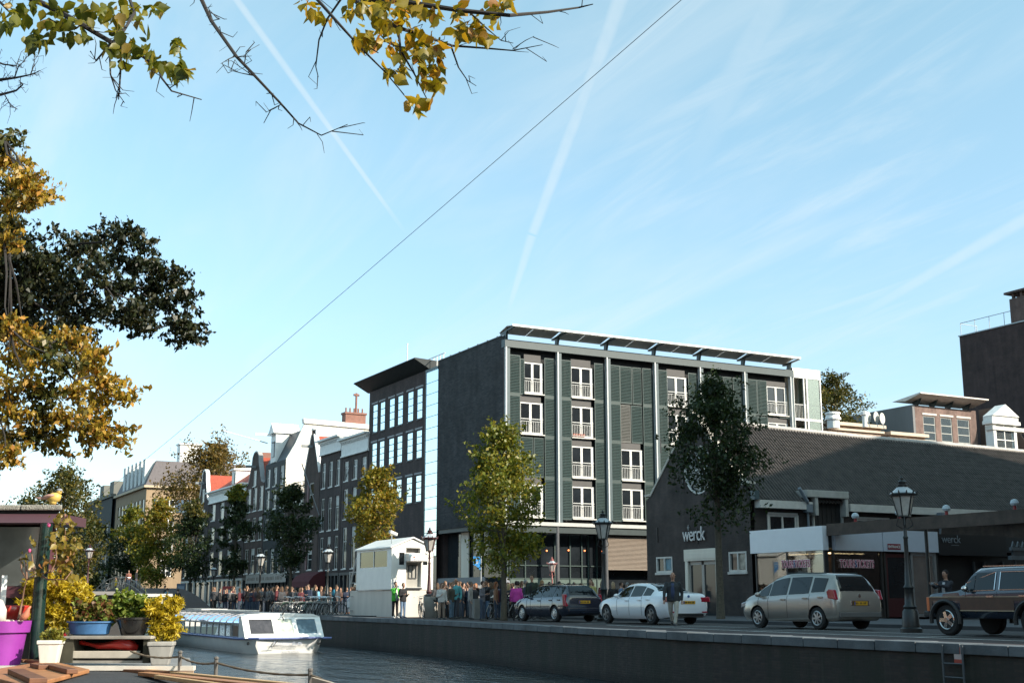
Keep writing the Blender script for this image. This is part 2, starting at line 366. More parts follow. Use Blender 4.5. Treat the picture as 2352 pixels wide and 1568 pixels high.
FLAG = pbr('pavement_slabs', (.06, .06, .065), .8, vary=.2, vs_=1.5, bump=.3, bs=30)
b = MB()
b.box(29.5, 38.6, -60, 62, -.02, .11); b.box(33.5, 38.0, 66, 180, -.02, .10); b.box(qx(60) + .01, 25.8, 62.5, 300, -.05, .06)
tag(b.build('pavement', FLAG), kind='structure')

def quaywall_mat():
    m_ = bpy.data.materials.new('wet_quay_brick'); m_.use_nodes = True; t = N(m_.node_tree); L = m_.node_tree.links
    oc = t.n('ShaderNodeTexCoord').outputs['Object']; s_ = t.n('ShaderNodeSeparateXYZ'); L.new(oc, s_.inputs[0])
    v_ = t.n('ShaderNodeCombineXYZ', inp={0: s_.outputs[1], 1: s_.outputs[2], 2: 0.0}).outputs[0]
    b = t.n('ShaderNodeTexBrick', inp={'Vector': v_, 'Color1': (.026, .020, .018, 1), 'Color2': (.046, .033, .028, 1), 'Mortar': (.026, .024, .023, 1), 'Scale': 1.0, 'Mortar Size': .007, 'Brick Width': .21, 'Row Height': .065})
    st = t.noise(t.n('ShaderNodeMapping', inp={'Vector': v_, 'Scale': (1.5, .25, 1)}).outputs[0], 1.0, 6, .65)
    c = t.mix(t.ss(st, .40, .60), b.outputs[0], (.018, .020, .014))
    c = t.mix(t.m('MULTIPLY', t.ss(t.noise(t.n('ShaderNodeMapping', inp={'Vector': v_, 'Scale': (2.6, .16, 1), 'Location': (7, 3, 0)}).outputs[0], 1.0, 4, .6), .55, .75), .5), c, (.075, .066, .058))
    wet = t.n('ShaderNodeMapRange', inp={'Value': s_.outputs[2], 'From Min': WZ + .08, 'From Max': WZ + .3, 'To Min': .35, 'To Max': 1.0}).outputs[0]
    hs = t.n('ShaderNodeHueSaturation', inp={'Color': c, 'Value': wet})
    p = t.n('ShaderNodeBsdfPrincipled', inp={'Base Color': hs.outputs[0], 'Roughness': .8})
    bp = t.n('ShaderNodeBump', inp={'Strength': .5, 'Distance': .012, 'Height': t.m('ADD', t.m('MULTIPLY', b.outputs['Fac'], -.5), t.noise(oc, 6, 5))}); L.new(bp.outputs[0], p.inputs['Normal'])
    o = t.n('ShaderNodeOutputMaterial'); L.new(p.outputs[0], o.inputs[0]); return m_
QW = quaywall_mat()
b = MB()
for y0, y1 in zip(QY, QY[1:]):
    b.quad((qx(y0), y0, -3), (qx(y1), y1, -3), (qx(y1), y1, -.17), (qx(y0), y0, -.17))
    b.quad((qx(y0), y0, -.17), (qx(y1), y1, -.17), (qx(y1) + .8, y1, -.17), (qx(y0) + .8, y0, -.17))
    b.quad((qx(y0) + .8, y0, -3), (qx(y1) + .8, y1, -3), (qx(y1) + .8, y1, -.17), (qx(y0) + .8, y0, -.17))
qw = tag(b.build('quay_wall', QW), 'long dark stained brick quay wall rising from the water under the parked cars', 'quay wall')
COPE = pbr('coping_stone', (.095, .108, .12), .75, vary=.5, vs_=1.3, bump=.4, bs=22)
b = MB(); y = 4.0
while y < 130:
    ln = 1.15 if y < 70 else 3; y1 = y + ln - .02; x0, x1 = qx(y), qx(y1)
    dz = random.uniform(-.012, .012)
    P = [(x0 - .06, y), (x1 - .06, y1), (x1 + .62, y1), (x0 + .62, y)]
    b.prism(P, -.17, .03 + dz, 'z'); y += ln
cp = b.build('coping', COPE, qw, bevel=.012)
b = MB()
b.box(-3.0, -2.6, -80, 420, -3, .0); tag(b.build('bank_wall', QW), 'dark brick bank wall behind the houseboat on the near side', 'quay wall')

# big brick church that stands off to the right and shades the near quay
b = MB()
prof = [(33.0, 0), (33.0, 12.0), (41.0, 14.0), (41.0, 21.0), (57.0, 23.5), (72.0, 29.6), (103.0, 19.0), (103.0, 0)]
b.prism(prof, -24, 26, 'y')
ch = thing('church', 'huge brick church standing just outside the right edge, shading the quay', 'church')
b.build('wall', B_RED, ch)
for y in (-16, -4, 8, 18):
    b = MB(); b.prism([(-1.4 + y, 5), (1.4 + y, 5), (1.4 + y, 10), (0.9 + y, 11), (y, 11.5), (-.9 + y, 11), (-1.4 + y, 10)], 32.88, 32.995, 'x'); b.build('window', GLASSM, ch)
# ---------------------------------------------------------------- apartment block with green shutters (front plane y = GY, canal wall plane x = GX)
GX, GY = 38.0, 72.7
GRN = pbr('green_shutter_paint', (.021, .045, .044), .5, vary=.10, vs_=5); GRN2 = pbr('weathered_shutter', (.10, .10, .092), .6, vary=.12, vs_=5)
GRNF = pbr('green_frame_paint', (.024, .050, .047), .5, vary=.1, vs_=5)
BLST = pbr('blue_grey_steel_and_shade', (.055, .085, .095), .45, vary=.12, vs_=3); DKST = pbr('dark_green_steel', (.030, .045, .047), .4, vary=.2, vs_=3)
CANO = pbr('canopy_underside', (.74, .68, .62), .6, vary=.1, vs_=2)
cols = [ony(px, py, GY)[0] for px, py in ((1159, 1000), (1279, 1000), (1393, 1000), (1504, 1000), (1607, 950), (1708, 920), (1812, 890))]
ftop = ony(1160, 786, GY)[1]; fbot = ony(1340, 1200, GY)[1]
FZ = [fbot + .12 + i * (ftop - .75 - fbot - .12) / 4 for i in range(5)]          # floor lines
apt = thing('apartment_building', 'dark apartment block with tall green louvred shutters and a thin projecting roof canopy', 'apartment building', (0, 0, 0))
xe = cols[6]; XB = ony(1886, 950, GY)[0]
SIDE_END = onx(1006, 1000, GX)[0]
wtop = onx(1150, 773, GX)[1]
# body
b = MB(); b.box(GX + .35, xe, GY + .42, SIDE_END + 14, FZ[0] - .3, ftop - .1); b.build('core', DARKIN, apt)
b = MB(); wz0 = fbot - .15
b.box(GX, GX + .33, GY - .02, SIDE_END, wz0, wtop); b.build('side_wall', B_BLK, apt)
b = MB(); b.box(GX - .05, GX + .38, GY + .3, SIDE_END + .04, wtop, wtop + .06)
y = GY + 1
while y < SIDE_END: b.box(GX + .05, GX + .2, y, y + .12, wtop + .06, wtop + .16); y += 1.5
b.build('parapet_cap', DKST, apt)
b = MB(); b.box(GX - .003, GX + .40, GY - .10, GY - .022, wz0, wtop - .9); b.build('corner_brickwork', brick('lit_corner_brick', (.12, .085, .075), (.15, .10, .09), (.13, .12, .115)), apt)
# steel columns and beams
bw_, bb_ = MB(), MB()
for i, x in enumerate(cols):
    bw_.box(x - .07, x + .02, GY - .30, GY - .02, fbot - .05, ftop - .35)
    bb_.box(x + .032, x + .30, GY - .20, GY - .03, fbot - .05, ftop - .35)  # shaded side of each column, its shade put into the blue-grey colour
cm = pbr('white_flange', (.54, .56, .56), .45, vary=.08)
o = bw_.build('column_flange', cm, apt); bb_.build('column_shade_plate', BLST, apt)
b = MB(); b.box(cols[0] - .12, xe + .3, GY - .28, GY + .25, ftop - .35, ftop + .18); b.build('roof_beam', pbr('roof_beam_steel', (.040, .062, .068), .45, vary=.12), apt)
b = MB(); b.box(cols[0] - .12, xe + .3, GY - .34, GY - .02, fbot - .30, fbot - .06); b.build('floor_beam', pbr('pale_beam', (.44, .44, .42), .5, vary=.12, vs_=2), apt)
b = MB(); b.box(cols[0] - .1, xe + .3, GY - .22, GY + .3, fbot - .75, fbot - .31); b.build('lower_beam', DKST, apt)
# shutters (one mesh per size)
SH = {}
def shutter(x0, x1, z0, z1, y, m_=None, slat=.105):
    k = (round(x1 - x0, 2), round(z1 - z0, 2), m_.name if m_ else '')
    if k not in SH:
        w_, h_ = k[0], k[1]; s_ = MB(); f = .055
        s_.box(0, f, -.02, .03, 0, h_); s_.box(w_ - f, w_, -.02, .03, 0, h_); s_.box(f, w_ - f, -.018, .028, 0, .09); s_.box(f, w_ - f, -.018, .028, h_ - .07, h_)
        n = int((h_ - .16) / slat); g = (h_ - .16) / n
        for i in range(n):
            z = .09 + g * i + g * .25; s_.quad((f, -.035, z), (w_ - f, -.035, z), (w_ - f, .03, z + g * .72), (f, .03, z + g * .72)); s_.quad((f, -.035, z - .015), (w_ - f, -.035, z - .015), (w_ - f, -.035, z), (f, -.035, z))
        SH[k] = s_.build('shutter', m_ or GRN, apt, norm=False); o = SH[k]
    else: o = SH[k].copy(); COL.objects.link(o)
    o.location = (x0, y, z0); return o
RAIL = pbr('rail_grey', (.55, .55, .53), .5, vary=.05)
PANEL = pbr('grey_spandrel', (.085, .08, .078), .7, vary=.1)
def french(x0, x1, z0, z1, redpots=False):
    y = GY + .16; f = MB()
    f.box(x0, x0 + .07, y - .06, y + .06, z0, z1); f.box(x1 - .22, x1, y - .06, y + .06, z0, z1); f.box(x0 + .07, x1 - .22, y - .055, y + .06, z1 - .10, z1); f.box(x0 + .07, x1 - .22, y - .055, y + .06, z0, z0 + .10)
    xm = (x0 + x1 - .15) / 2; f.box(xm - .09, xm + .09, y - .05, y + .055, z0 + .10, z1 - .10)
    o = f.build('french_window', pbr('window_white', (.60, .59, .57), .5, vary=.1), apt)
    g = MB(); g.box(x0 + .07, xm - .09, y, y + .02, z0 + .1, z1 - .1); g.box(xm + .09, x1 - .22, y, y + .02, z0 + .1, z1 - .1); g.build('glass', GLASSD, o)
    g = MB(); g.box(x0 - .06, x1 + .03, y - .30, y - .065, z0 - .10, z0 - .03); g.build('sill', OFFW, o)
    r = MB(); yr = y - .22; h_ = 1.02; r.box(x0 - .02, x1 - .1, yr - .03, yr + .03, z0 + h_ - .05, z0 + h_); r.box(x0 - .02, x1 - .1, yr - .015, yr + .015, z0 + h_ - .2, z0 + h_ - .17); r.box(x0 - .02, x1 - .1, yr - .015, yr + .015, z0 + .06, z0 + .09)
    n = int((x1 - x0) / .135)
    for i in range(n): r.box(x0 + i * .135, x0 + i * .135 + .022, yr - .011, yr + .011, z0 + .09, z0 + h_ - .2)
    r.build('balustrade', RAIL, o)
    return o
STATE = {0: 'WSWW', 1: 'WWWW', 2: 'WWSS', 3: 'SSWW', 4: 'SSSS', 5: 'SSWW'}       # floor 1 .. 4 from below, per bay
for k in range(6):
    a, c = cols[k] + .34, cols[k + 1] - .14; W_ = c - a; pw = round(W_ * .235, 2)
    for fl in range(4):
        z0, z1 = FZ[fl] + .03, FZ[fl + 1] - .05
        st = STATE[k][fl]
        if k == 5 and fl >= 2:
            shutter(a, a + pw, z0, z1, GY - .03); shutter(a + pw + .02, a + 2 * pw + .02, z0, z1, GY - .03)
            french(a + 2 * pw + .12, c - .05, z0 + .15, z1 - .35); MB().box(a + 2 * pw + .12, c - .05, GY + .06, GY + .24, z1 - .34, z1 + .02).build('spandrel', PANEL, apt); continue
        shutter(a, a + pw, z0, z1, GY - .03); shutter(c - pw, c, z0, z1, GY - .03)
        if st == 'W':
            x0, x1 = a + pw + .04, c - pw - .05
            if k == 0 and fl == 3: shutter(a + pw + .01, a + pw + .36, z0, z1 - .2, GY + .03); x0 += .3
            french(x0, x1, z0 + .15, z1 - .38); MB().box(x0, x1 - .18, GY + .07, GY + .3, z1 - .36, z1 + .14).build('spandrel', PANEL, apt)
        else:
            m_ = (c - a) / 2 + a; off = .12 if (k + fl) % 2 else -.05
            shutter(a + pw + .03, m_ - .03 + off, z0, z1, GY + .05, GRN2 if (k == 2 and fl == 2) else None); shutter(m_ + .03 + off, c - pw - .03, z0, z1, GY + .05)
    # dark backing behind louvres comes from the core
b = MB()
for k in range(6):
    a, c = cols[k] + .34, cols[k + 1] - .14
    for z in FZ[1:4]: b.box(a, a + (c - a) * .235, GY - .045, GY, z - .045, z + .025); b.box(c - (c - a) * .235, c, GY - .045, GY, z - .045, z + .025)
b.build('shutter_rail', GRNF, apt)
# roof canopy on brackets
cz0, cz1 = ftop + .62, ftop + .90
br = MB()
for i, x in enumerate(cols):
    bk = MB(); bk.prism([(GY - .15, ftop + .18), (GY + .15, ftop + .18), (GY + .10, cz0 - .05), (GY + .6, cz0 - .02), (GY + .6, cz0 + .10), (GY - 1.25, cz1 - .02), (GY - 1.25, cz1 - .09), (GY - .3, cz0 + .08)], x - .04, x + .12, 'x'); bk.build('canopy_bracket', DKST, apt)
for i in range(6):
    a, c = cols[i] + .13, cols[i + 1] - .05
    if i == 0: a = cols[0] - .1
    if i == 5: c = cols[6] + .15
    for u0, u1 in ((a, (a + c) / 2 - .03), ((a + c) / 2 + .03, c)):
        br.prism([(GY + .62, cz0 + .11), (GY + .62, cz0 + .15), (GY - .5, cz0 + .42), (GY - 1.3, cz1 + .03), (GY - 1.3, cz1 - .01), (GY - .5, cz0 + .38)], u0, u1, 'x')
cn = br.build('canopy', CANO, apt)
b = MB(); b.box(cols[0] - .12, cols[6] + .15, GY - 1.36, GY - 1.303, cz1 - .03, cz1 + .10); b.build('canopy_edge', WHITE, cn)
b = MB(); b.box(GX + .1, xe - .2, GY + .9, SIDE_END + 13.8, ftop - .098, ftop + .02); b.build('roof', pbr('roof_felt', (.45, .43, .40), .9), apt)
b = MB()
for x, h in ((cols[0] + 2.2, 1.6), (cols[1] + 1, .0), (cols[2] + 3, 1.2)):
    if h: b.tube([(x, GY + 4, ftop), (x, GY + 4, ftop + h)], .02, 5)
b.build('antenna', STEEL, apt)
# glazed balcony bay at the right end
GLB = clear('pale_screen_glass', (.62, .66, .58), .22, .25, (.7, .75, .7))
b = MB(); x0, x1 = xe + .31, XB; fb = 5.2
zt = ony(1850, 848, GY)[1]
for x in (x0, (x0 + x1) / 2 - .35, (x0 + x1) / 2 - .05, x1 - .10): b.box(x, x + .10, GY - .12, GY, fb, zt)
for z in (zt - .75, FZ[3] - .12, FZ[2] - .1, FZ[1] - .1): b.box(x0, x1, GY - .118, GY + .02, z, z + (.75 if z > FZ[3] else .18))
for x in (x1 - .08,):
    for z in (zt - .3, FZ[3] - .1, FZ[2] - .1): b.box(x, x + .08, GY + .001, GY + 2.5, z, z + .12)
    b.box(x, x + .08, GY + 2.4, GY + 2.5, fb, zt)
bay = b.build('balcony_frame', WHITE, apt)
b = MB(); b.box((x0 + x1) / 2 + .05, x1 - .1, GY - .07, GY - .05, fb, zt - .7); b.box(x1 - .05, x1 - .03, GY, GY + 2.4, fb, zt - .2); b.build('glass', GLB, bay)
b = MB(); b.box(x0, x1, GY + 2.5, GY + 2.7, fb, zt - .1); b.box(x0, x1, GY + .02, GY + 2.5, FZ[3] - .05, FZ[3]); b.box(x0, x1, GY + .02, GY + 2.5, zt - .1, zt); b.build('rear_wall', CREAM, bay)
b = MB()
for fl in (2, 3):
    z = FZ[fl] + .1
    b.box(x0 + .1, x1 - .1, GY - .05, GY - .02, z + 1.0, z + 1.05)
    for i in range(11): b.box(x0 + .15 + i * .14, x0 + .17 + i * .14, GY - .045, GY - .025, z, z + 1.0)
b.build('balustrade', RAIL, bay)
b = MB(); b.box(x0, x1, GY + 2.72, GY + 12, fb, zt - .12); b.build('rear_body', B_BRN, bay)
# ground floor: glass front set back, slim posts, blinds, interior
gb = MB(); gy = GY + .9
gb.box(GX + .4, xe, gy + .1, gy + .14, .0, fbot - .75)
gl = gb.build('shopfront_glass', GLASSD, apt)
b = MB()
x = GX + .5
for px in (1166, 1172, 1207, 1275, 1310, 1337, 1352, 1372):
    xx = ony(px, 1300, gy)[0]; b.box(xx - .04, xx + .04, gy, gy + .098, 0, fbot - .76)
for z in (1.35, 2.25, 3.1): b.box(GX + .5, ony(1385, 1300, gy)[0], gy + .02, gy + .096, z, z + .07)
b.build('shopfront_mullion', GRNF, apt)
b = MB(); b.box(ony(1168, 1300, gy)[0], ony(1385, 1300, gy)[0], gy + .05, gy + .094, 1.42, 2.24); b.build('shopfront_panel', pbr('sea_green_panel', (.10, .14, .125), .35, vary=.15), apt)
b = MB(); b.box(ony(1170, 1300, gy)[0], ony(1205, 1300, gy)[0], gy + .03, gy + .049, .15, 1.3); b.build('lit_shop_window', pbr('warm_shop_light', (.8, .7, .5), .6, emit=(1, .82, .5), es=.5), apt)
b = MB()
for px in (1278, 1390): xx = ony(px, 1300, GY)[0]; b.tube([(xx, GY - .15, 0), (xx, GY - .15, fbot - .3)], .13, 12)
b.build('round_post', pbr('post_grey_paint', (.10, .10, .105), .4, vary=.1), apt)
b = MB(); xa, xb = ony(1396, 1300, GY)[0], ony(1492, 1300, GY)[0]; za, zb = ony(1445, 1306, GY)[1], fbot - .78
n = 26
for i in range(n):
    z = za + (zb - za) * i / n; b.quad((xa, GY + .10, z), (xb + 3, GY + .10, z), (xb + 3, GY + .19, z + .09), (xa, GY + .19, z + .09))
b.box(xa, xb + 3, GY + .08, GY + .2, za - .07, za - .02); b.build('window_blind', pbr('beige_blind', (.26, .21, .17), .6, vary=.08), apt, norm=False)
b = MB()
for px, py in ((1306, 1263), (1343, 1264), (1384, 1265), (1256, 1264)):
    x_, z_ = ony(px, py, gy + .05); b.ell((x_, gy + .06, z_), .07, .05, .06, 8, 5)
b.build('ceiling_lamp', pbr('orange_lamp', (1, .3, .1), .5, emit=(1, .28, .1), es=1.6), apt)
b = MB(); y0, y1 = onx(1150, 1320, GX)[0], onx(1000, 1320, GX)[0]
b.box(GX + .15, GX + .25, onx(1108, 1330, GX)[0], y1 + 2, .0, 2.4); b.build('grey_hoarding', pbr('grey_board', (.24, .245, .255), .7, vary=.08), apt)
b = MB(); b.box(GX + .9, GX + .95, GY + .9, SIDE_END, 0, wz0); b.build('side_glass', GLASSM, apt)
b = MB()
for px in (1010, 1020, 1060, 1075, 1104): yy = onx(px, 1280, GX + .8)[0]; b.box(GX + .78, GX + .88, yy - .1, yy + .1, 2.41, wz0)
b.box(GX + .1, GX + .88, GY + .3, SIDE_END, wz0 - .28, wz0 - .002); b.build('side_post', DKST, apt)
b = MB(); yy = onx(1066, 1280, GX + .8)[0]; b.box(GX + .70, GX + .77, yy - .9, yy + .3, 2.42, wz0 - .3); b.build('lit_curtain', CREAM, apt)
# pots of flowers on one balcony
x0 = cols[1] + .34 + (cols[2] - cols[1]) * .22; b = MB(); z = FZ[2] + .2
for i in range(5): b.lathe([(.08, 0), (.12, .2)], 9, (x0 + .12 + i * .2, GY + .04, z))
fp = tag(b.build('flower_pots', pbr('terracotta', (.42, .12, .07), .8, vary=.2)), 'row of red flower pots on the second bay balcony, third floor up', 'flower pots')

# ---------------------------------------------------------------- museum building: brick front, stair glass strip, tilted roof
mus = thing('museum_building', 'dark brick modern building with paired sky reflecting windows and a tilted black roof', 'museum')
g0, g1, m1 = SIDE_END + .05, onx(977, 1000, GX)[0], onx(847, 1000, GX)[0]
gt = onx(977, 852, GX)[1]
rows = [(onx(943, py, GX)[1]) for py in ()]
b = MB(); b.box(GX - .02, GX + .02, g0, g1, 4.0, gt - .15); o = b.build('stair_glass', GLASSS, mus)
b = MB(); n = 16
for i in range(n + 1): z = 4.0 + (gt - .2 - 4.0) * i / n; b.box(GX - .03, GX - .022, g0, g1 - .05, z - .02, z + .02)
b.box(GX - .05, GX + .03, g1 - .08, g1, 0, gt - .15); b.box(GX - .06, GX + .4, g0 - .02, g1 + .02, gt - .15, gt + .02); b.build('glazing_bar', pbr('teal_bar', (.05, .10, .11), .4), o)
b = MB(); b.box(GX + .02, GX + .03, g0, g1 - .08, 0, 4.0); b.build('street_glass', GLASSM, mus)
def zat(px, py): return onx(px, py, GX)[1]
wrows = [(zat(870, 964), zat(870, 1028) ), (zat(870, 1052), zat(870, 1122)), (zat(870, 1162), zat(870, 1237))]
pairs = [(onx(a, 1000, GX)[0], onx(c, 1000, GX)[0]) for a, c in ((856, 866), (873, 883), (894, 905), (913, 924), (936, 948), (957, 969))]
holes = []
top_z = zat(975, 852)
tops = []
# window rows measured on the right hand pair, where the trees leave them free
r1 = (zat(962, 888), zat(962, 962 + 0)); 
wr = [(zat(962, 962), zat(962, 893)), (zat(962, 1052), zat(962, 988)), (zat(962, 1152), zat(962, 1091)), ]
wr = [(a, c) for a, c in wr]
for lo, hi in wr:
    for ya, yb in pairs: holes.append((min(ya, yb), max(ya, yb), lo, hi))
b = MB(); b.wall(g1, m1, 4.6, top_z, holes, GX, 'x', .16, 1); b.quad((GX, m1, 0), (GX + 14, m1, 0), (GX + 14, m1, top_z), (GX, m1, top_z)); b.box(GX + .6, GX + 14, g0, m1 - .01, 0, top_z - .05)
b.build('wall', B_PUR, mus)
for ya, yb, lo, hi in holes:
    f = MB(); y0, y1 = ya, yb; X = GX + .004; t = .035
    f.box(X, X + .022, y0, y0 + t, lo, hi); f.box(X, X + .022, y1 - t, y1, lo, hi)
    for q in (0, .27, .52, .76, 1): z = lo + (hi - lo - t) * q; f.box(X + .002, X + .02, y0 + t, y1 - t, z, z + .06)
    o = f.build('window', GRNF, mus)
    f = MB(); X += .010
    if False: f.quad((X - .42, y0 + t, lo + .9), (X - .42, y1 - t, lo + .9), (X, y1 - t, hi), (X, y0 + t, hi)); f.quad((X, y0 + t, lo), (X, y1 - t, lo), (X, y1 - t, lo + .75), (X, y0 + t, lo + .75)); f.box(X + .05, X + .06, y0, y1, lo + .8, hi)
    else: f.box(X, X + .01, y0 + t, y1 - t, lo + t, hi - t)
    f.build('pane', GLASSS, o)
    f = MB(); f.box(GX - .05, GX + .02, y0 - .15, y1 + .25, hi + .08, hi + .22); f.build('lintel', pbr('grey_lintel', (.33, .33, .34), .7, vary=.1), o)
    f = MB(); f.box(GX - .05, GX + .09, y0 - .06, y1 + .06, lo - .07, lo - .005); f.build('sill', pbr('dark_sill', (.12, .12, .12), .6), o)
b = MB(); b.prism([(GX - 1.15, top_z + .78), (GX - 1.1, top_z + .86), (GX + 5.5, top_z + .52), (GX + .2, top_z + .06)], g1 - .3, m1 + .9, 'y'); b.build('roof', pbr('black_roof_boards', (.022, .028, .030), .7, vary=.2, vs_=3), mus)
b = MB(); b.box(GX - .06, GX - .005, g1 + .05, m1, .0, 4.58)
for i in range(28): y = g1 + .1 + i * .36; b.box(GX - .09, GX - .061, y, y + .05, .6, 4.5)
b.build('cladding', pbr('zinc_cladding', (.20, .235, .25), .5, metal=.3, vary=.1), mus)
b = MB(); b.box(GX + .6, GX + .9, g0 + .3, g1 + 1.5, top_z - .05, top_z + .05)
for i in range(7): b.box(GX + .5, GX + .54, g0 + .2 + i * .6, g0 + .24 + i * .6, top_z, top_z + 1.0)
b.box(GX + .49, GX + .55, g0, g1 + 1.5, top_z + 1.0, top_z + 1.05); b.build('roof_railing', WHITE, mus)
pt = Vector((GX + 2.5, onx(935, 840, GX + 2.5)[0], top_z)); zt = onx(936, 790, GX + 2.5)[1]
b = MB(); b.tube([pt, (pt.x, pt.y, zt)], [.07, .04], 8); b.ell((pt.x, pt.y, zt), .08, .08, .06, 8, 5)
tag(b.build('flagpole', WHITE), 'bare white flagpole standing on the museum roof', 'flagpole')
# ---------------------------------------------------------------- canal houses (one row in the plane x = GX)
def yat(px): return onx(px, 1100, GX)[0]
def win(hs, y0, y1, z0, z1, X=GX, style='sash', frame=None):
    f = MB(); t = .08; A, B = X + .085, X + .12
    f.box(A, B, y0, y0 + t, z0, z1); f.box(A, B, y1 - t, y1, z0, z1); f.box(A + .001, B - .001, y0 + t, y1 - t, z0, z0 + t); f.box(A + .001, B - .001, y0 + t, y1 - t, z1 - t * 1.3, z1)
    zm = z0 + (z1 - z0) * (.52 if style != 'tall' else .66); f.box(A + .01, B - .002, y0 + t, y1 - t, zm - .03, zm + .03)
    if style == 'cross' or style == 'tall':
        ym = (y0 + y1) / 2; f.box(A + .012, B - .003, ym - .022, ym + .022, z0 + t, z1 - t * 1.3)
    f.box(X - .05, X + .048, y0 - .06, y1 + .06, z0 - .09, z0 - .004)
    o = f.build('window', frame or pbr('sash_white', (.74, .72, .68), .5, vary=.12), hs)
    g = MB(); g.box(A + .022, A + .03, y0 + t, y1 - t, z0 + t, z1 - t * 1.3); g.build('pane', GLASSM if random.random() < .55 else GLASSD, o)
    if random.random() < .35:
        g = MB(); q = random.choice((0, 1)); ya, yb = (y0 + t, (y0 + y1) / 2) if q else ((y0 + y1) / 2, y1 - t)
        g.box(A + .013, A + .021, y0 + t + .02, y1 - t - .02, z1 - (z1 - z0) * random.uniform(.2, .4), z1 - t * 1.4); g.build('blind', OFFW, o)
    return o
def house(label, pa, pb, ztop, rows, n, mat, top='cornice', zc=None, ground='shop', roofmat=None, apex=None, style='sash', frame=None, winw=.62, ridge=None, coping=None, core=None, rdep=11):
    ya, yb = yat(pb), yat(pa); W_ = yb - ya
    hs = thing('canal_house', label, 'house', (0, 0, 0), 0, 'canal houses in the row along the quay')
    pitch = W_ / n; holes = []; wins = []
    for (lo, hi) in rows:
        for i in range(n):
            yc = ya + pitch * (i + .5); ww = pitch * winw / 2
            holes.append((yc - ww, yc + ww, lo, hi)); wins.append((yc - ww, yc + ww, lo, hi))
    b = MB(); b.wall(ya + .01, yb - .01, 3.2, zc or ztop, holes, GX, 'x', .14, 1)
    b.quad((GX, ya + .01, 3.2), (GX + .44, ya + .01, 3.2), (GX + .44, ya + .01, zc or ztop), (GX, ya + .01, zc or ztop)); b.box(GX + .2, GX + .449, ya + .02, yb - .02, 0, (zc or ztop) - .02); b.box(GX + .45, GX + 11, ya + .02, yb - .02, 0, (zc or ztop) - (2.2 if core is None else core))
    ym = (ya + yb) / 2
    if top in ('spout', 'neck'):
        z0 = zc or ztop; az = apex
        if top == 'spout': poly = [(ya + .01, z0), (yb - .01, z0), (ym + .35, az - .5), (ym + .35, az), (ym - .35, az), (ym - .35, az - .5)]
        else: poly = [(ya + .02, z0), (yb - .02, z0), (yb - W_ * .14, z0 + .25), (yb - W_ * .22, z0 + (az - z0) * .35), (ym + W_ * .2, z0 + (az - z0) * .62), (ym + W_ * .17, az - .55), (ym + W_ * .1, az - .15), (ym, az), (ym - W_ * .1, az - .15), (ym - W_ * .17, az - .55), (ym - W_ * .2, z0 + (az - z0) * .62), (ya + W_ * .22, z0 + (az - z0) * .35), (ya + W_ * .14, z0 + .25)]
        b.prism(poly, GX - .015, GX + .32, 'x')
    b.build('wall', mat, hs)
    for q in wins: win(hs, *q, style=style, frame=frame)
    if top in ('spout', 'neck'):
        z0 = zc or ztop; rz = ridge or apex - .6
        r = MB(); r.prism([(ya + .03, z0 - .02), (yb - .03, z0 - .02), (ym, rz)], GX + .33, GX + rdep, 'x'); r.build('roof', roofmat or TILE_R, hs)
        c = MB(); P = poly[1:] + poly[:1]
        ed = poly[1:]
        for p0, p1 in zip(ed, ed[1:] + [poly[0]]): c.bar((GX + .14, p0[0], p0[1]), (GX + .14, p1[0], p1[1]), .46, .16, (0, 0, 1))
        c.build('gable_coping', coping or OFFW, hs)
        c = MB(); c.box(GX - 1.1, GX + .2, ym - .09, ym + .09, apex - 1.75, apex - 1.5); c.build('hoist_beam', pbr('grey_beam', (.22, .24, .25), .7), hs)
        if apex - z0 > 2.6 and top == 'neck':
            win(hs, ym - .42, ym + .42, z0 - .2, z0 + 1.45, X=GX - .14)
    elif top != 'none':
        z0 = zc
        c = MB(); c.box(GX - .12, GX + .3, ya + .02, yb - .02, z0, ztop - .35); c.box(GX - .30, GX + .4, ya - .03, yb + .03, ztop - .35, ztop - .18); c.box(GX - .55, GX + .45, ya - .12, yb + .12, ztop - .18, ztop)
        c.box(GX - .2, GX + .02, ya - .02, yb + .02, z0 - .02, z0 + .12)
        k = int(W_ / .45)
        for i in range(k): c.box(GX - .28, GX - .122, ya + .1 + i * .45, ya + .24 + i * .45, ztop - .5, ztop - .352)
        c.build('cornice', WHITE if top == 'cornice' else CREAM, hs, bevel=.02)
        r = MB(); rz = ridge or ztop + .6
        if ridge and ridge > ztop + 1: r.prism([(GX + .2, ztop - .05), (GX + 9, ztop - .05), (GX + 4.5, rz)], ya + .05, yb - .05, 'y')
        else: r.box(GX + .46, GX + 10.5, ya + .05, yb - .05, zc - 2.19, zc - 1.9)
        r.build('roof', roofmat or SLATE, hs)
    # street floor
    g = MB(); g.box(GX + .12, GX + .2, ya + .05, yb - .05, 0, 3.2); g.build('shop_glass', GLASSD, hs)
    g = MB(); k = n * 2
    for i in range(k + 1): y = ya + .02 + (W_ - .24) * i / k; g.box(GX - .02, GX + .11, y, y + .2, .1, 2.95)
    g.box(GX - .04, GX + .119, ya + .02, yb - .02, 2.96, 3.19); g.box(GX - .01, GX + .115, ya + .02, yb - .02, .0, .45)
    g.build('shopfront', (OFFW if ground == 'white' else pbr('dark_shop_paint', (.05, .05, .05), .5)), hs)
    return hs, ya, yb
hA, a0, a1 = house('purple brown brick canal house with a white cornice, right beside the museum', 785, 846, 14.7, [(3.5, 7.0), (7.7, 10.3), (11.0, 12.7)], 3, B_PUR, zc=13.1, ground='dark', style='tall', winw=.5)
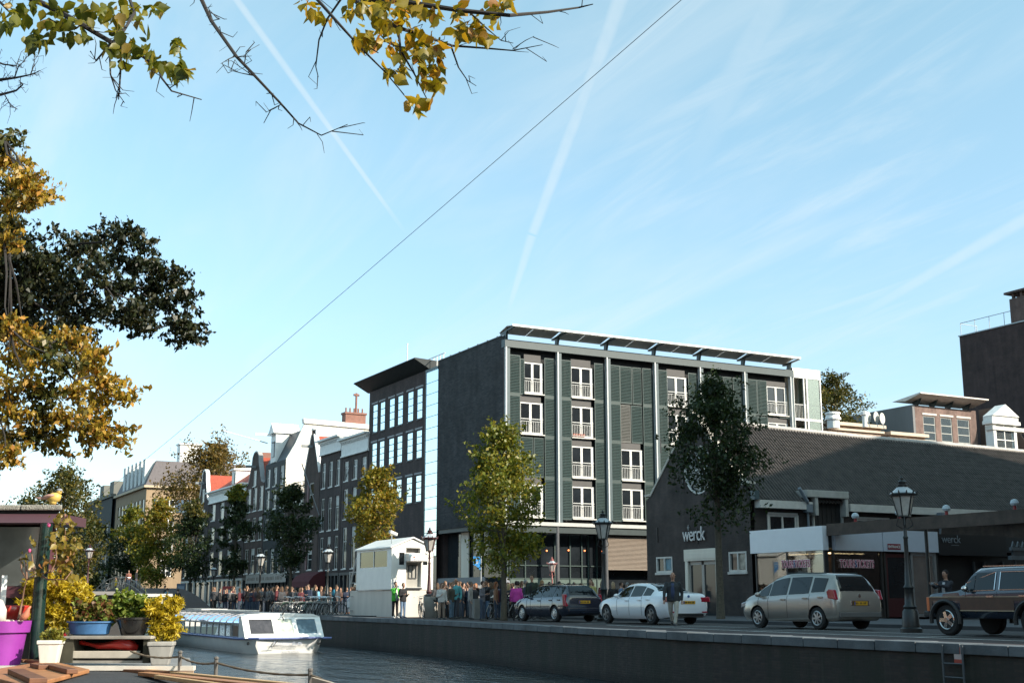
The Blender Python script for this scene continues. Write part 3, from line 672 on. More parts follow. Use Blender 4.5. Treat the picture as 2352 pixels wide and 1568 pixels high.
hB, b0, b1 = house('brown brick canal house with toothed white cornice and a leaning flagpole', 735, 784, 15.2, [(3.5, 6.4), (6.95, 9.9), (10.8, 13.1)], 3, B_PUR, zc=13.8, ground='dark', style='tall', winw=.52)
hC, c0, c1 = house('narrow brown house with pointed gable and sunlit white edge beside red tiles', 699, 734, 12.4, [(3.6, 5.4), (6.2, 8.6), (9.3, 11.6)], 1, B_BRN, top='spout', zc=12.4, apex=16.6, winw=.3, coping=WHITE, rdep=2.6, core=.05)
hD, d0, d1 = house('house with a cream curved cornice and a roof terrace railing', 656, 698, 10.9, [(3.5, 5.6), (6.3, 8.1)], 3, B_BRN, top='cream', zc=9.7, winw=.55)
hE, e0, e1 = house('tall black house with a white hoist attic and bright white side wall', 609, 655, 14.6, [(3.5, 5.9), (6.9, 9.0), (9.9, 11.9), (12.2, 14.1)], 3, pbr('black_tarred_brick', (.022, .024, .027), .7, vary=.2), top='none', zc=14.6, winw=.55, core=.02)
hF, f0, f1 = house('brown neck gable house with grey curved volutes and a banner below', 567, 608, 13.0, [(3.6, 6.2), (7.0, 9.4), (10.1, 12.6)], 3, B_BRN, top='neck', zc=12.9, apex=16.4, core=.02, style='cross', winw=.66, coping=pbr('grey_stone', (.36, .36, .36), .8, vary=.15))
hG, g0_, g1_ = house('house with white cornice, red tiled roof and a white dormer', 484, 566, 13.4, [(3.6, 6.4), (7.3, 9.2), (10.0, 11.9)], 4, B_PUR, zc=12.0, ridge=16.4, core=.02, roofmat=TILE_R, ground='white', winw=.5)
hH, h0_, h1_ = house('narrow dark gable house with a broad white parapet, left of the red roof', 458, 483, 12.5, [(3.6, 5.6), (6.8, 8.6), (9.6, 11.6)], 1, B_PUR, top='neck', zc=12.6, apex=16.4, core=.02, winw=.34, coping=WHITE, ground='white')
hI, i0_, i1_ = house('low house with a pale cornice at the end of the row by the side canal', 428, 457, 11.9, [(3.6, 5.6), (6.6, 8.6)], 2, B_BRN, zc=10.6, ground='white', winw=.5)
# remove the plain 'none' cornice extras: attic of the black house
b = MB()
b.prism([(GX + .1, 14.62), (GX + 1.5, 17.6), (GX + 11, 17.6), (GX + 11, 14.62)], e0 + .3, e1 - .2, 'y'); b.build('mansard_roof', pbr('dark_blue_slate', (.035, .045, .055), .5, vary=.2), hE)
b = MB(); ym = (e0 + e1) / 2 + .8
b.box(GX - .05, GX + 2, ym - .8, ym + .8, 14.65, 17.6); b.prism([(ym - 1.0, 17.6), (ym + 1.0, 17.6), (ym, 18.7)], GX - .35, GX + 2.5, 'x'); b.box(GX - 2.0, GX + 1, ym - .09, ym + .09, 17.35, 17.58)
b.build('hoist_dormer', WHITE, hE)
b = MB(); b.box(GX - .12, GX - .052, ym - .45, ym + .45, 15.2, 16.8); b.build('dormer_window', GLASSD, hE)
b = MB(); b.box(GX + .02, GX + 12, e0 - .02, e0 + .015, 9.0, 14.6)
b.prism([(GX + .02, 14.6), (GX + 12, 14.6), (GX + 14, 18.0), (GX + 1.8, 18.3), (GX + .9, 16.2)], e0 - .05, e0 + .25, 'y'); b.build('side_wall', pbr('cream_stucco', (.80, .75, .66), .8, vary=.10, vs_=.8, streak=True), hE)
b = MB(); b.prism([(GX + 1.7, 18.3), (GX + 14.2, 18.0), (GX + 14.2, 18.45), (GX + 1.6, 18.75)], e0 - .25, e0 + .4, 'y'); b.build('side_cornice', WHITE, hE)
b = MB(); xs = GX + 6.2; b.box(xs, xs + 2.2, e0 + .1, e0 + 1.2, 18.3, 19.6); b.box(xs - .1, xs + 2.3, e0 + .0, e0 + 1.3, 19.6, 19.8)
for i in range(5): b.tube([(xs + .2 + i * .45, e0 + .6, 19.8), (xs + .2 + i * .45, e0 + .6, 20.3)], .09, 7)
b.tube([(xs + 1.3, e0 + .6, 19.8), (xs + 1.3, e0 + .6, 21.9)], .12, 8); b.tube([(xs + 1.0, e0 + .6, 21.7), (xs + 1.6, e0 + .6, 21.7)], .13, 7); b.build('chimney', pbr('red_chimney', (.25, .12, .09), .8, vary=.2), hE)
b = MB(); y0 = d0
for i in range(7): y = d0 + .2 + i * (d1 - d0 - .3) / 6; b.box(GX + .3, GX + .34, y - .02, y + .02, 10.9, 12.0)
b.box(GX + .29, GX + .35, d0, d1, 12.0, 12.06); b.box(GX + .30, GX + .34, d0, d1, 11.4, 11.44); b.build('terrace_railing', STEEL, hD)
# flagpoles
b = MB(); q = at(514, 989, 118); p2 = Vector((GX - .02, e1 - .3, onx(612, 1018, GX)[1])); b.tube([p2, q], [.06, .04], 7); tag(b.build('flagpole', WHITE), 'white flagpole slanting out over the canal from the black house', 'flagpole')
p0 = Vector((GX - .05, b1 - 1.0, onx(740, 1200, GX)[1])); b = MB(); b.tube([p0, p0 + Vector((-2.2, -.4, 5.2))], .05, 6); b.tube([p0, p0 + Vector((-.3, 0, -.3))], .09, 6); tag(b.build('flagpole', STEEL), 'bare grey flagpole leaning from the brown house with the toothed cornice', 'flagpole')
# door panels on the narrow house, dormer and chimney on the red roof
b = MB(); ym = (c0 + c1) / 2
for z in (3.6, 6.2, 9.3): MB().box(GX - .03, GX - .005, ym + .75, ym + 1.15, z, z + 2.2).build('shutter', pbr('dull_red_shutter', (.22, .12, .12), .7, vary=.2), hC)
b = MB(); y = g0_ + (g1_ - g0_) * .62; b.box(GX + 1.2, GX + 3, y - .8, y + .8, 13.5, 15.6); b.prism([(GX + .9, 15.6), (GX + 4, 15.6), (GX + 4, 16.0), (GX + .9, 15.75)], y - 1.0, y + 1.0, 'y'); o = b.build('dormer', WHITE, hG)
b = MB(); b.box(GX + 1.13, GX + 1.195, y - .5, y + .5, 13.8, 15.3); b.build('pane', GLASSM, o)
b = MB(); b.box(GX + 1.5, GX + 3, g0_ + .1, g0_ + 1.6, 13.2, 16.8); b.build('chimney', pbr('red_chimney', (.2, .1, .08), .8), hG)
# banner on the neck gable house, shop signs
bn = thing('shop_banner', 'long pale banner with dark lettering across the neck gable house', 'banner', (GX - .7, 0, 0))
ba, bb = onx(656, 1330, GX - .7)[0], onx(565, 1330, GX - .7)[0]; zt, zb = onx(600, 1318, GX - .7)[1], onx(600, 1338, GX - .7)[1]
b = MB(); b.box(-.02, .02, ba, bb, zb, zt); b.build('cloth', pbr('banner_cloth', (.42, .37, .33), .9, vary=.15), bn)
b = MB()
for i in range(26):
    if i in (6, 13, 20): continue
    y = bb - (bb - ba) * (i + 1.5) / 29; b.box(-.026, -.021, y - .09, y + .09, zb + .25, zb + random.uniform(.5, .62))
b.build('lettering', pbr('brown_ink', (.10, .07, .05), .8), bn)
b = MB(); y0, y1 = onx(735, 1330, GX - .5)[0], onx(693, 1330, GX - .5)[0]
pts = [(GX - 1.6, 2.0), (GX - 1.5, 2.5), (GX - 1.1, 3.0), (GX - .5, 3.3), (GX - .02, 3.4), (GX - .02, 2.0)]
b.prism(pts, y0, y1, 'y'); tag(b.build('awning', pbr('dark_red_canvas', (.10, .02, .025), .9, vary=.2)), 'dark red rounded shop awning on the pointed gable house', 'awning')

# ---------------------------------------------------------------- farther left: ochre corner building and dark building across the side canal
yc, _ = onx(337, 1119, GX); oc = thing('corner_building', 'ochre corner building with dark mansard roof and blue shutters behind the trees', 'building')
czz = onx(337, 1119, GX)[1]; y_end = onx(270, 1100, GX)[0]; rz = onx(337, 1064, GX)[1] + .6
holes = []; hf = []
LZ = [(.6, 2.9), (4.2, 6.6), (7.6, 9.8), (10.6, 12.6), (13.4, 15.3)]
n = 8
for lo, hi in LZ[1:]:
    for i in range(n): y = yc + 1.2 + (y_end - yc - 2) * i / n; holes.append((y, y + 1.4, lo, hi))
    for i in range(4): x = GX + 2.6 + i * 4.4; hf.append((x, x + 1.6, lo, hi))
b = MB(); b.wall(yc, y_end, 0, czz, holes, GX, 'x', .2, 1); b.wall(GX, GX + 19, 0, czz, hf, yc, 'y', .2, 1); b.box(GX + .5, GX + 19, yc + .5, y_end, 0, czz - .1); b.build('wall', B_OCH, oc)
b = MB(); b.prism([(GX - .1, czz + .35), (GX + 1.6, rz), (GX + 19, rz), (GX + 19, czz + .35)], yc + .6, y_end, 'y')
b.v = [(x, y + (1.3 if (z > rz - .1 and y < yc + 2) else 0), z) for x, y, z in b.v]; b.build('roof', pbr('mansard_slate', (.11, .095, .10), .7, vary=.2), oc)
b = MB(); b.box(GX - .45, GX + 19.3, yc - .45, y_end, czz, czz + .33); b.build('cornice', pbr('ochre_cornice', (.50, .40, .28), .7, vary=.1), oc)
for i in range(6): y = yc + 2.5 + i * 2.9; MB().box(GX + .1, GX + 1.5, y, y + 1.5, czz + .5, rz + .25).build('dormer', pbr('grey_white_dormer', (.55, .58, .58), .6), oc)
b = MB(); b.box(GX + 5, GX + 8, yc + 2, yc + 4, rz, rz + 2.6); b.box(GX + 4.8, GX + 8.2, yc + 1.8, yc + 4.2, rz + 2.6, rz + 2.8); b.build('roof_house', WHITE, oc)
b = MB(); b.box(GX + 10, GX + 12.4, yc + 3, yc + 5, rz, rz + 3.2); b.build('chimney', B_BLK, oc)
b = MB()
for lo, hi in LZ[4:]:
    for x, x1, _, _ in hf[:4]:
        for q in (x - 1.5, x1 + .08): MB().box(q, q + 1.42, yc - .08, yc - .01, lo, hi).build('shutter', pbr('blue_shutter', (.04, .09, .15), .6), oc)
for q in holes:
    f = MB(); f.box(GX + .08, GX + .13, q[0], q[1], q[2], q[3]); f.build('window', GLASSM, oc)
for q in hf:
    f = MB(); x0, x1, lo, hi = q
    f.box(x0, x0 + .12, yc + .05, yc + .12, lo, hi); f.box(x1 - .12, x1, yc + .05, yc + .12, lo, hi); f.box((x0 + x1) / 2 - .07, (x0 + x1) / 2 + .07, yc + .05, yc + .12, lo, hi); f.box(x0, x1, yc + .051, yc + .119, lo, lo + .12); f.box(x0, x1, yc + .051, yc + .119, hi - .12, hi); f.box(x0, x1, yc + .052, yc + .118, lo + .8, lo + .88)
    o = f.build('window', WHITE, oc); f = MB(); f.box(x0, x1, yc + .09, yc + .1, lo, hi); f.build('pane', GLASSD, o)
dk = thing('dark_building', 'blackish building with tall windows at the far left behind trees', 'building')
ya, yb = y_end + .5, y_end + 27; dz = onx(240, 1150, GX)[1]
holes = [(ya + 2 + i * 3.4, ya + 4.2 + i * 3.4, lo, hi) for lo, hi in ((3.5, 8), (9, 13)) for i in range(7)]
b = MB(); b.wall(ya, yb, 0, dz, holes, GX - .5, 'x', .2, 1); b.box(GX, GX + 10, ya, yb, 0, dz - .1); b.build('wall', pbr('dark_green_black_wall', (.035, .042, .042), .8, vary=.2), dk)
b = MB(); b.box(GX - .8, GX, ya - .1, yb, dz, dz + .5); b.build('cornice', pbr('dull_stone', (.16, .16, .14), .8), dk)
for y in (ya + 5, ya + 14): b = MB(); b.box(GX + .5, GX + 3, y, y + 3.5, dz + .3, dz + 3); b.build('dormer', pbr('dull_stone', (.16, .16, .14), .8), dk)
for y0, y1, lo, hi in holes:
    f = MB(); f.box(GX - .42, GX - .38, y0, y1, lo, hi); o = f.build('window', GLASSM, dk)
    f = MB()
    for q in (0, .33, .66, 1): f.box(GX - .46, GX - .425, y0 + (y1 - y0 - .1) * q, y0 + (y1 - y0 - .1) * q + .1, lo, hi)
    f.build('window_bars', OFFW, o)
# far houses that close the view
for k, (px, h, m_, lb) in enumerate(((196, 15.5, B_PUR, 'far brown house left of the dark building, mostly behind leaves'), (170, 14.0, B_RED, 'far red brown house at the left behind the big round tree'))):
    y0 = yb + 1 + k * 12; hs = thing('far_house', lb, 'house', group=None)
    holes = [(y0 + 1.5 + i * 3, y0 + 3 + i * 3, lo, lo + 2) for lo in (4, 7, 10) for i in range(3)]
    b = MB(); b.wall(y0, y0 + 11.5, 0, h, holes, GX, 'x', .2, 1); b.box(GX + .4, GX + 10, y0, y0 + 11.5, 0, h - .02); b.build('wall', m_, hs)
    for q in holes: f = MB(); f.box(GX + .1, GX + .15, *q); f.build('window', GLASSM, hs)
    b = MB(); b.prism([(GX - .2, h), (GX + 10, h), (GX + 5, h + 3)], y0, y0 + 11.5, 'y'); b.build('roof', SLATE, hs)
# side canal bridge in line with the quay: arched deck, railing
bd = thing('bridge', 'low arched brick bridge with iron railings far along the canal', 'bridge')
BY = onx(270, 1300, 23.1)[0]
def bz(y): t = (y - BY) / 15; return 2.0 * max(0, 1 - t * t)
b = MB(); ys = [BY - 16 + i * 2 for i in range(17)]
for y0, y1 in zip(ys, ys[1:]):
    z0, z1 = max(bz(y0), .02), max(bz(y1), .02)
    b.v += [(23.1, y0, -.5), (28.5, y0, -.5), (28.5, y1, -.5), (23.1, y1, -.5), (23.1, y0, z0), (28.5, y0, z0), (28.5, y1, z1), (23.1, y1, z1)]
    k = len(b.v) - 8
    for q in ((4, 5, 6, 7), (0, 1, 5, 4), (1, 2, 6, 5), (2, 3, 7, 6), (3, 0, 4, 7)): b.f.append(tuple(k + i for i in q)); b.mi.append(0)
b.build('deck', pbr('bridge_brick', (.07, .045, .04), .8, vary=.2), bd)
b = MB()
for y0, y1 in zip(ys, ys[1:]):
    for h in (.55, 1.05): b.bar((23.2, y0, bz(y0) + h), (23.2, y1, bz(y1) + h), .06)
    b.box(23.17, 23.23, y0 - .03, y0 + .03, bz(y0), bz(y0) + 1.1)
b.build('railing', BLACKM, bd)
# ---------------------------------------------------------------- brick gable building with the round window, its shop extension, and the roofs behind
WX = 38.9; w0, w1 = 48.4, 57.4; wm = (w0 + w1) / 2; EZ = 6.0
apz = onx(1612, 950, WX)[1]; apz = 10.2
gb = thing('gable_building', 'brown brick hall with steep tiled roof and round window in its gable', 'building')
def y5(px, py): return onx(px, py, WX)
door = (onx(1648, 1300, WX)[0], onx(1578, 1300, WX)[0], .12, onx(1610, 1262, WX)[1])
wl = (onx(1545, 1300, WX)[0], onx(1508, 1300, WX)[0], onx(1526, 1314, WX)[1], onx(1526, 1278, WX)[1])
wr_ = (onx(1716, 1300, WX)[0], onx(1675, 1300, WX)[0], onx(1695, 1312, WX)[1], onx(1695, 1266, WX)[1])
b = MB(); b.wall(w0, w1, 0, EZ, [door, wl, wr_], WX, 'x', .25, 1)
rc = (onx(1603, 1078, WX)); rr = 1.28                                  # round window centre (y, z)
# gable triangle with a round hole
outer = [(w0, EZ), (w1, EZ), (w1, EZ + .45), (w1 - .45, EZ + .45), (wm, apz + .35), (w0 + .45, EZ + .45), (w0, EZ + .45)]
def edge_pt(a):
    d = (math.cos(a), math.sin(a)); best = 1e9
    for (p, q) in zip(outer, outer[1:] + outer[:1]):
        ex, ez = q[0] - p[0], q[1] - p[1]; den = d[0] * ez - d[1] * ex
        if abs(den) < 1e-9: continue
        t = ((p[0] - rc[0]) * ez - (p[1] - rc[1]) * ex) / den; u = ((p[0] - rc[0]) * d[1] - (p[1] - rc[1]) * d[0]) / den
        if t > 0 and -1e-6 <= u <= 1 + 1e-6: best = min(best, t)
    return (rc[0] + d[0] * best, rc[1] + d[1] * best)
angs = sorted([2 * math.pi * i / 48 for i in range(48)] + [math.atan2(z - rc[1], y - rc[0]) % (2 * math.pi) for y, z in outer])
for a0_, a1_ in zip(angs, angs[1:] + [angs[0] + 2 * math.pi]):
    p0, p1 = edge_pt(a0_), edge_pt(a1_); q0 = (rc[0] + rr * math.cos(a0_), rc[1] + rr * math.sin(a0_)); q1 = (rc[0] + rr * math.cos(a1_), rc[1] + rr * math.sin(a1_))
    b.quad((WX, *q0), (WX, *p0), (WX, *p1), (WX, *q1)); b.quad((WX, *q0), (WX, *q1), (WX + .25, *q1), (WX + .25, *q0))
holes_s = []
def x5(px, py): return ony(px, py, w0)
sw1 = (ony(1766, 1195, w0)[0], ony(1830, 1195, w0)[0], 4.05, 5.0); dh = (ony(1868, 1180, w0)[0], ony(1930, 1180, w0)[0], 4.1, 5.9); sw2 = (ony(1965, 1190, w0)[0], ony(2040, 1190, w0)[0], 4.2, 4.95)
b.wall(WX + .26, WX + 45, 0, 5.55, [sw1, dh[:3] + (5.55,), sw2], w0 + .02, 'y', .25, 1)
b.box(WX + .5, WX + 45, w0 + .4, w1 - .3, 0, 5.4); b.quad((WX, w1, 0), (WX + 45, w1, 0), (WX + 45, w1, EZ), (WX, w1, EZ))
b.build('wall', brick('hall_brick', (.040, .030, .028), (.054, .039, .034), (.05, .047, .045), dirt=.5), gb)
b = MB()
for (p, q) in (((w0 + .45, EZ + .45), (wm, apz + .35)), ((wm, apz + .35), (w1 - .45, EZ + .45))): b.bar((WX + .16, *p), (WX + .16, *q), .42, .12, (0, 0, 1))
b.box(WX - .05, WX + .37, w1 - .5, w1 + .05, EZ + .45, EZ + .57); b.box(WX - .05, WX + .37, w0 - .05, w0 + .5, EZ + .45, EZ + .57)
b.build('gable_coping', pbr('pale_coping', (.50, .46, .40), .7, vary=.15), gb)
# roof: sagging rows of pantiles as real ribs
TD = pbr('dark_pantile', (.088, .073, .064), .62, vary=.4, vs_=2.2)
def sag(x): t = (x - WX) / 45; return -.30 * math.sin(math.pi * min(1, t * 1.25)) - 1.9 * max(0, t - .42) ** 1.4
b = MB(); PR = [(0, 0), (.065, .0), (.08, .055), (.115, .078), (.155, .062), (.18, .01)]; xs = []; i = 0
while WX + .34 + i * .205 < WX + 44: xs += [(WX + .34 + i * .205 + u, h) for u, h in PR]; i += 1
rows_ = 15; ey = w0 - .25; ez = 5.62; slope = [(i / rows_) for i in range(rows_ + 1)]
def P5(x, t, h): z = ez + (apz + sag(x) - ez) * t; return (x, ey + (wm - ey) * t - h * .6, z + h)
for i in range(rows_):
    t0, t1 = slope[i], slope[i + 1]
    for (x0, h0), (x1, h1) in zip(xs, xs[1:]): b.quad(P5(x0, t0, h0 + .014), P5(x1, t0, h1 + .014), P5(x1, t1, h1), P5(x0, t1, h0))
b.build('roof', TD, gb, norm=False)
b = MB(); b.quad((WX + .34, w1 + .2, ez), (WX + 44, w1 + .2, ez), (WX + 44, wm, apz - 1), (WX + .34, wm, apz - .05)); b.build('rear_roof', SLATE, gb, norm=False)
b = MB(); x = WX + .36
while x < WX + 43: b.tube([(x, wm, apz + sag(x) + .02), (x + .37, wm, apz + sag(x + .37) + .02)], [.15, .17], 8); x += .37
b.build('ridge_tiles', pbr('pale_ridge', (.42, .40, .38), .7, vary=.2, vs_=3), gb)
b = MB(); b.box(WX + .3, dh[0] - .35, w0 - .40, w0 + .0, 5.28, 5.66); b.box(dh[1] + .35, WX + 44, w0 - .40, w0 + .0, 5.28, 5.66); b.build('eaves_board', OFFW, gb)
b = MB(); b.box(WX + .02, WX + .3, w0 - .38, w0 - .0, 5.66, 6.1); b.build('gutter_end', BLST, gb)
# upper windows, hatch dormer, drainpipe
for (x0, x1, lo, hi) in (sw1, sw2):
    b = MB()
    for q in (x0, (x0 + x1) / 2 - .05, x1 - .1): b.box(q, q + .1, w0 + .02, w0 + .12, lo, hi)
    b.box(x0, x1, w0 + .022, w0 + .118, hi - .1, hi); b.box(x0 - .05, x1 + .05, w0 - .04, w0 + .015, hi + .003, hi + .1); b.box(x0 - .1, x0 - .003, w0 - .03, w0 + .015, lo, hi); b.box(x1 + .003, x1 + .1, w0 - .03, w0 + .015, lo, hi)
    o = b.build('upper_window', OFFW, gb); MB().box(x0 + .1, x1 - .1, w0 + .07, w0 + .08, lo, hi).build('pane', GLASSD, o)
b = MB(); x0, x1 = dh[0], dh[1]; b.box(x0 - .2, x0, w0 - .42, w0 + 1.0, 5.0, 5.95); b.box(x1, x1 + .2, w0 - .42, w0 + 1.0, 5.0, 5.95); b.box(x0 - .75, x1 + .22, w0 - .46, w0 + 1.0, 5.9, 6.26); b.box(x0 - .12, x0, w0 - .1, w0 + .018, 4.0, 5.0); b.box(x1, x1 + .12, w0 - .1, w0 + .018, 4.0, 5.0)
hd = b.build('hatch_dormer', pbr('dull_trim', (.40, .39, .36), .7, vary=.2), gb, bevel=.02)
b = MB(); b.box(x0, x1, w0 + .0, w0 + .06, 4.05, 5.9)
for i in range(1, 6): q = x0 + (x1 - x0) * i / 6; b.box(q - .01, q + .01, w0 - .02, w0 - .001, 4.1, 5.85)
b.build('hatch_door', pbr('black_timber', (.012, .012, .012), .6), hd)
b = MB(); xp = ony(1848, 1180, w0)[0]; b.tube([(xp - .75, w0 - .55, 6.3), (xp - .2, w0 - .45, 5.7), (xp, w0 - .3, 5.5)], .09, 8); b.box(xp - .2, xp + .2, w0 - .42, w0 - .12, 5.15, 5.55); b.tube([(xp, w0 - .25, 5.2), (xp, w0 - .25, 0)], .06, 8); ZP = pbr('zinc_pipe', (.16, .19, .22), .5, vary=.15); b.build('drainpipe', ZP, gb); b = MB()
xp2 = ony(2142, 1150, w0)[0]; b.box(xp2 - .2, xp2 + .2, w0 - .75, w0 - .42, 5.0, 5.4); b.tube([(xp2, w0 - .45, 5.0), (xp2, w0 - .2, 3)], .06, 8); b.build('drainpipe', ZP, gb)
# round window: ring, spokes, glass
b = MB(); pts = [(WX + .10, rc[0] + rr * .97 * math.cos(a), rc[1] + rr * .97 * math.sin(a)) for a in [2 * math.pi * i / 36 for i in range(37)]]
b.tube(pts, .075, 6, ref=(1, 0, 0))
for k in range(8): a = math.pi / 4 * k; b.bar((WX + .12, *rc), (WX + .12, rc[0] + rr * math.cos(a), rc[1] + rr * math.sin(a)), .035 if k % 2 else .08, .05, (1, 0, 0))
rw = b.build('round_window', OFFW, gb)
b = MB(); b.lathe([(rr, -.005), (rr, .005)], 40, (WX + .18, *rc), ax='x'); b.build('glass', GLASSM, rw)
# door and small windows
b = MB(); y0, y1, z0, z1 = door
b.box(WX - .05, WX + .1, y0 - .12, y0 + .12, z0, z1); b.box(WX - .05, WX + .1, y1 - .12, y1 + .12, z0, z1); b.box(WX - .08, WX + .1, y0 - .16, y1 + .16, z1 - .55, z1 + .05); b.box(WX - .10, WX - .081, y0, y1, z1 - .45, z1 - .15)
dd = b.build('entrance_door', CREAM, gb, bevel=.012)
b = MB(); b.box(WX + .12, WX + .16, y0, y1, z0, z1 - .56); b.build('door_glass', GLASSM, dd)
b = MB()
for q in (y0 + .12, (y0 + y1) / 2 - .08, (y0 + y1) / 2 + .02, y1 - .22): b.box(WX + .06, WX + .119, q, q + .09, z0, z1 - .56)
b.box(WX + .06, WX + .118, y0 + .12, y1 - .12, z1 - .75, z1 - .565); b.build('door_leaf', pbr('warm_grey_frame', (.40, .37, .33), .5), dd)
POST = pbr('poster_blue', (.12, .24, .30), .5, vary=.5, vs_=5); POST2 = pbr('poster_pale', (.38, .34, .28), .5, vary=.6, vs_=6)
for (y0, y1, z0, z1), pm in ((wl, POST), (wr_, POST2)):
    b = MB(); t = .09
    for q in (y0, (y0 + y1) / 2 - .05, y1 - t): b.box(WX - .02, WX + .1, q, q + t, z0, z1)
    b.box(WX - .018, WX + .098, y0, y1, z0, z0 + t); b.box(WX - .018, WX + .098, y0, y1, z1 - t, z1); b.box(WX - .08, WX + .02, y0 - .05, y1 + .05, z0 - .12, z0 - .003)
    o = b.build('small_window', OFFW, gb); b = MB(); b.box(WX + .08, WX + .09, y0, y1, z0, z1); b.build('pane', GLASSD, o)
    b = MB(); b.box(WX + .05, WX + .075, y0 + .12, (y0 + y1) / 2 - .08, z0 + .12, z1 - .12); b.build('poster', pm, o)
b = MB()
for py, pz in ((.9, 1.0), (-2.6, 1.8), (2.9, 3.1), (-.2, -1.9), (3.4, -1.7)): b.box(WX - .05, WX - .003, wm + py, wm + py + .05, EZ + pz - .4, EZ + pz + .4)
b.build('wall_anchor', BLACKM, gb)
def text(s, size, name, m_, parent=None, ext=.01, loc=(0, 0, 0), rot=(0, 0, 0), spacing=1.0, offset=0.0, align='CENTER', sx=1.0, sz=1.0):
    c = bpy.data.curves.new(name, 'FONT'); c.body = s; c.size = size; c.extrude = ext; c.align_x = align; c.space_character = spacing; c.offset = offset
    o = bpy.data.objects.new(name, c); COL.objects.link(o); dg = bpy.context.evaluated_depsgraph_get()
    me = bpy.data.meshes.new_from_object(o.evaluated_get(dg)); bpy.data.objects.remove(o)
    me.materials.clear(); me.materials.append(m_)
    o = bpy.data.objects.new(name, me); COL.objects.link(o); o.location = loc; o.rotation_euler = rot; o.scale = (sx, sz, 1)
    if parent: o.parent = parent
    return o
FACE_CANAL = (R(90), 0, R(-90)); FACE_FRONT = (R(90), 0, 0)
SIGN = pbr('sign_letter_metal', (.42, .44, .46), .35, metal=.3)
yy, zz_ = onx(1597, 1241, WX)
ws = thing('wall_sign', 'metal letter sign spelling werck on the gable wall above the door', 'sign', (WX - .09, yy, zz_))
text('werck', 1.0, 'lettering', SIGN, ws, .03, (0, 0, 0), FACE_CANAL, .92, 0, sx=.82, sz=1.05)
b = MB(); b.box(-.02, .02, .45, .47, .55, .82); b.box(-.02, .02, .38, .54, .68, .70); b.build('bracket', SIGN, ws)

# shop extension: white fascia boxes, glass fronts, red door
KX, KY0, KY1 = WX - .03, 43.2, w0 - .03
fz0 = onx(1900, 1262, KX)[1]; fz1 = onx(1900, 1206, KX)[1]
sh = thing('ticket_shop', 'low ticket shop with blank white fascia boards and lit glass windows', 'shop')
b = MB(); b.box(KX - .12, KX + .2, KY0 - .02, KY1 - .05, fz0, fz1); b.build('fascia_board', pbr('blank_white_panel', (.86, .87, .90), .5, vary=.03), sh)
xr = [ony(px, 1240, KY0)[0] for px in (1914, 2023, 2150)]
fz2 = ony(1950, 1214, KY0)[1]
b = MB(); b.box(xr[0], xr[1] - .02, KY0 - .12, KY0 + .1, fz0, fz2); b.box(xr[1] + .02, xr[2], KY0 - .12, KY0 + .1, fz0, fz2); b.build('fascia_board', pbr('pale_blue_panel', (.62, .66, .74), .5, vary=.04), sh)
b = MB(); b.box(KX + .21, KX + 30, KY0 + .12, w0 - .1, 3.15, 3.9); b.box(KX + .4, KX + 14, w0 - 1.2, w0 - .2, 0, 3.1); b.box(KX + .06, KX + .22, KY0 + .05, KY0 + .25, 0, fz1); b.build('roof_slab', pbr('dark_shop_body', (.03, .03, .032), .7), sh)
SHG = clear('shop_glass_clear', (.75, .78, .78), .02, .02)
b = MB(); b.box(KX + .02, KX + .04, KY0 + .06, KY1 - .3, .5, fz0); b.box(xr[0] + .02, xr[1] - .1, KY0 + .05, KY0 + .07, .5, fz0); b.build('window_glass', SHG, sh)
b = MB(); b.box(KX - .02, KX + .08, KY0 + .05, KY1 - .05, 0, .5); b.box(xr[0], xr[1], KY0, KY0 + .1, 0, .5)
for y in (KY0 + .05, (KY0 + KY1) / 2, KY1 - .35): b.box(KX - .01, KX + .07, y, y + .08, .5, fz0)
for x in (xr[0] - .1, xr[1] - .08, xr[1] + .12, ony(2088, 1300, KY0)[0] - .1, xr[2] - .1): b.box(x, x + .1, KY0 - .02, KY0 + .09, .08, fz0)
b.build('shopfront_frame', pbr('dark_bronze_frame', (.045, .042, .04), .45), sh)
xd0, xd1 = xr[1] + .25, ony(2088, 1300, KY0)[0] - .12
b = MB(); b.box(xd0, xd1, KY0 + .02, KY0 + .08, .1, .95); b.box(xd0, xd0 + .1, KY0 + .02, KY0 + .081, .95, 2.9); b.box(xd1 - .1, xd1, KY0 + .02, KY0 + .081, .95, 2.9); b.box(xd0, xd1, KY0 + .021, KY0 + .079, 2.8, 2.98)
dr = b.build('door', pbr('dark_red_door', (.075, .014, .016), .45), sh); b = MB(); b.box(xd0 + .1, xd1 - .1, KY0 + .04, KY0 + .05, .95, 2.8); b.build('door_glass', GLASSD, dr)
b = MB(); xg0, xg1 = ony(2092, 1300, KY0)[0], xr[2] - .12
for x in (xg0, xg1 - .12): b.box(x, x + .12, KY0 - .03, KY0 + .1, .1, fz0 - .02)
b.box(xg0, xg1, KY0 - .028, KY0 + .098, fz0 - .16, fz0 - .02); b.box(xg0, xg1, KY0 - .028, KY0 + .098, .1, .22)
o = b.build('display_window', pbr('alu_frame', (.36, .36, .36), .4, metal=.4), sh); b = MB(); b.box(xg0 + .12, xg1 - .12, KY0 + .03, KY0 + .04, .22, fz0 - .16); b.build('pane', pbr('mirror_pane', (.5, .5, .48), .05, metal=.8), o)
TUBE = pbr('fluorescent_tube', (1, .85, .6), .5, emit=(1.0, .72, .38), es=2.2)
b = MB()
for y0, y1 in ((KY0 + .25, KY0 + 1.55), (KY0 + 1.75, KY0 + 3.15)): b.box(KX + .5, KX + .56, y0, y1, fz0 - .14, fz0 - .09)
for x0, x1 in ((xr[0] + .1, xr[0] + 1.7), (xr[0] + 1.85, xr[1] - .6)): b.box(x0, x1, KY0 + .5, KY0 + .56, fz0 - .14, fz0 - .09)
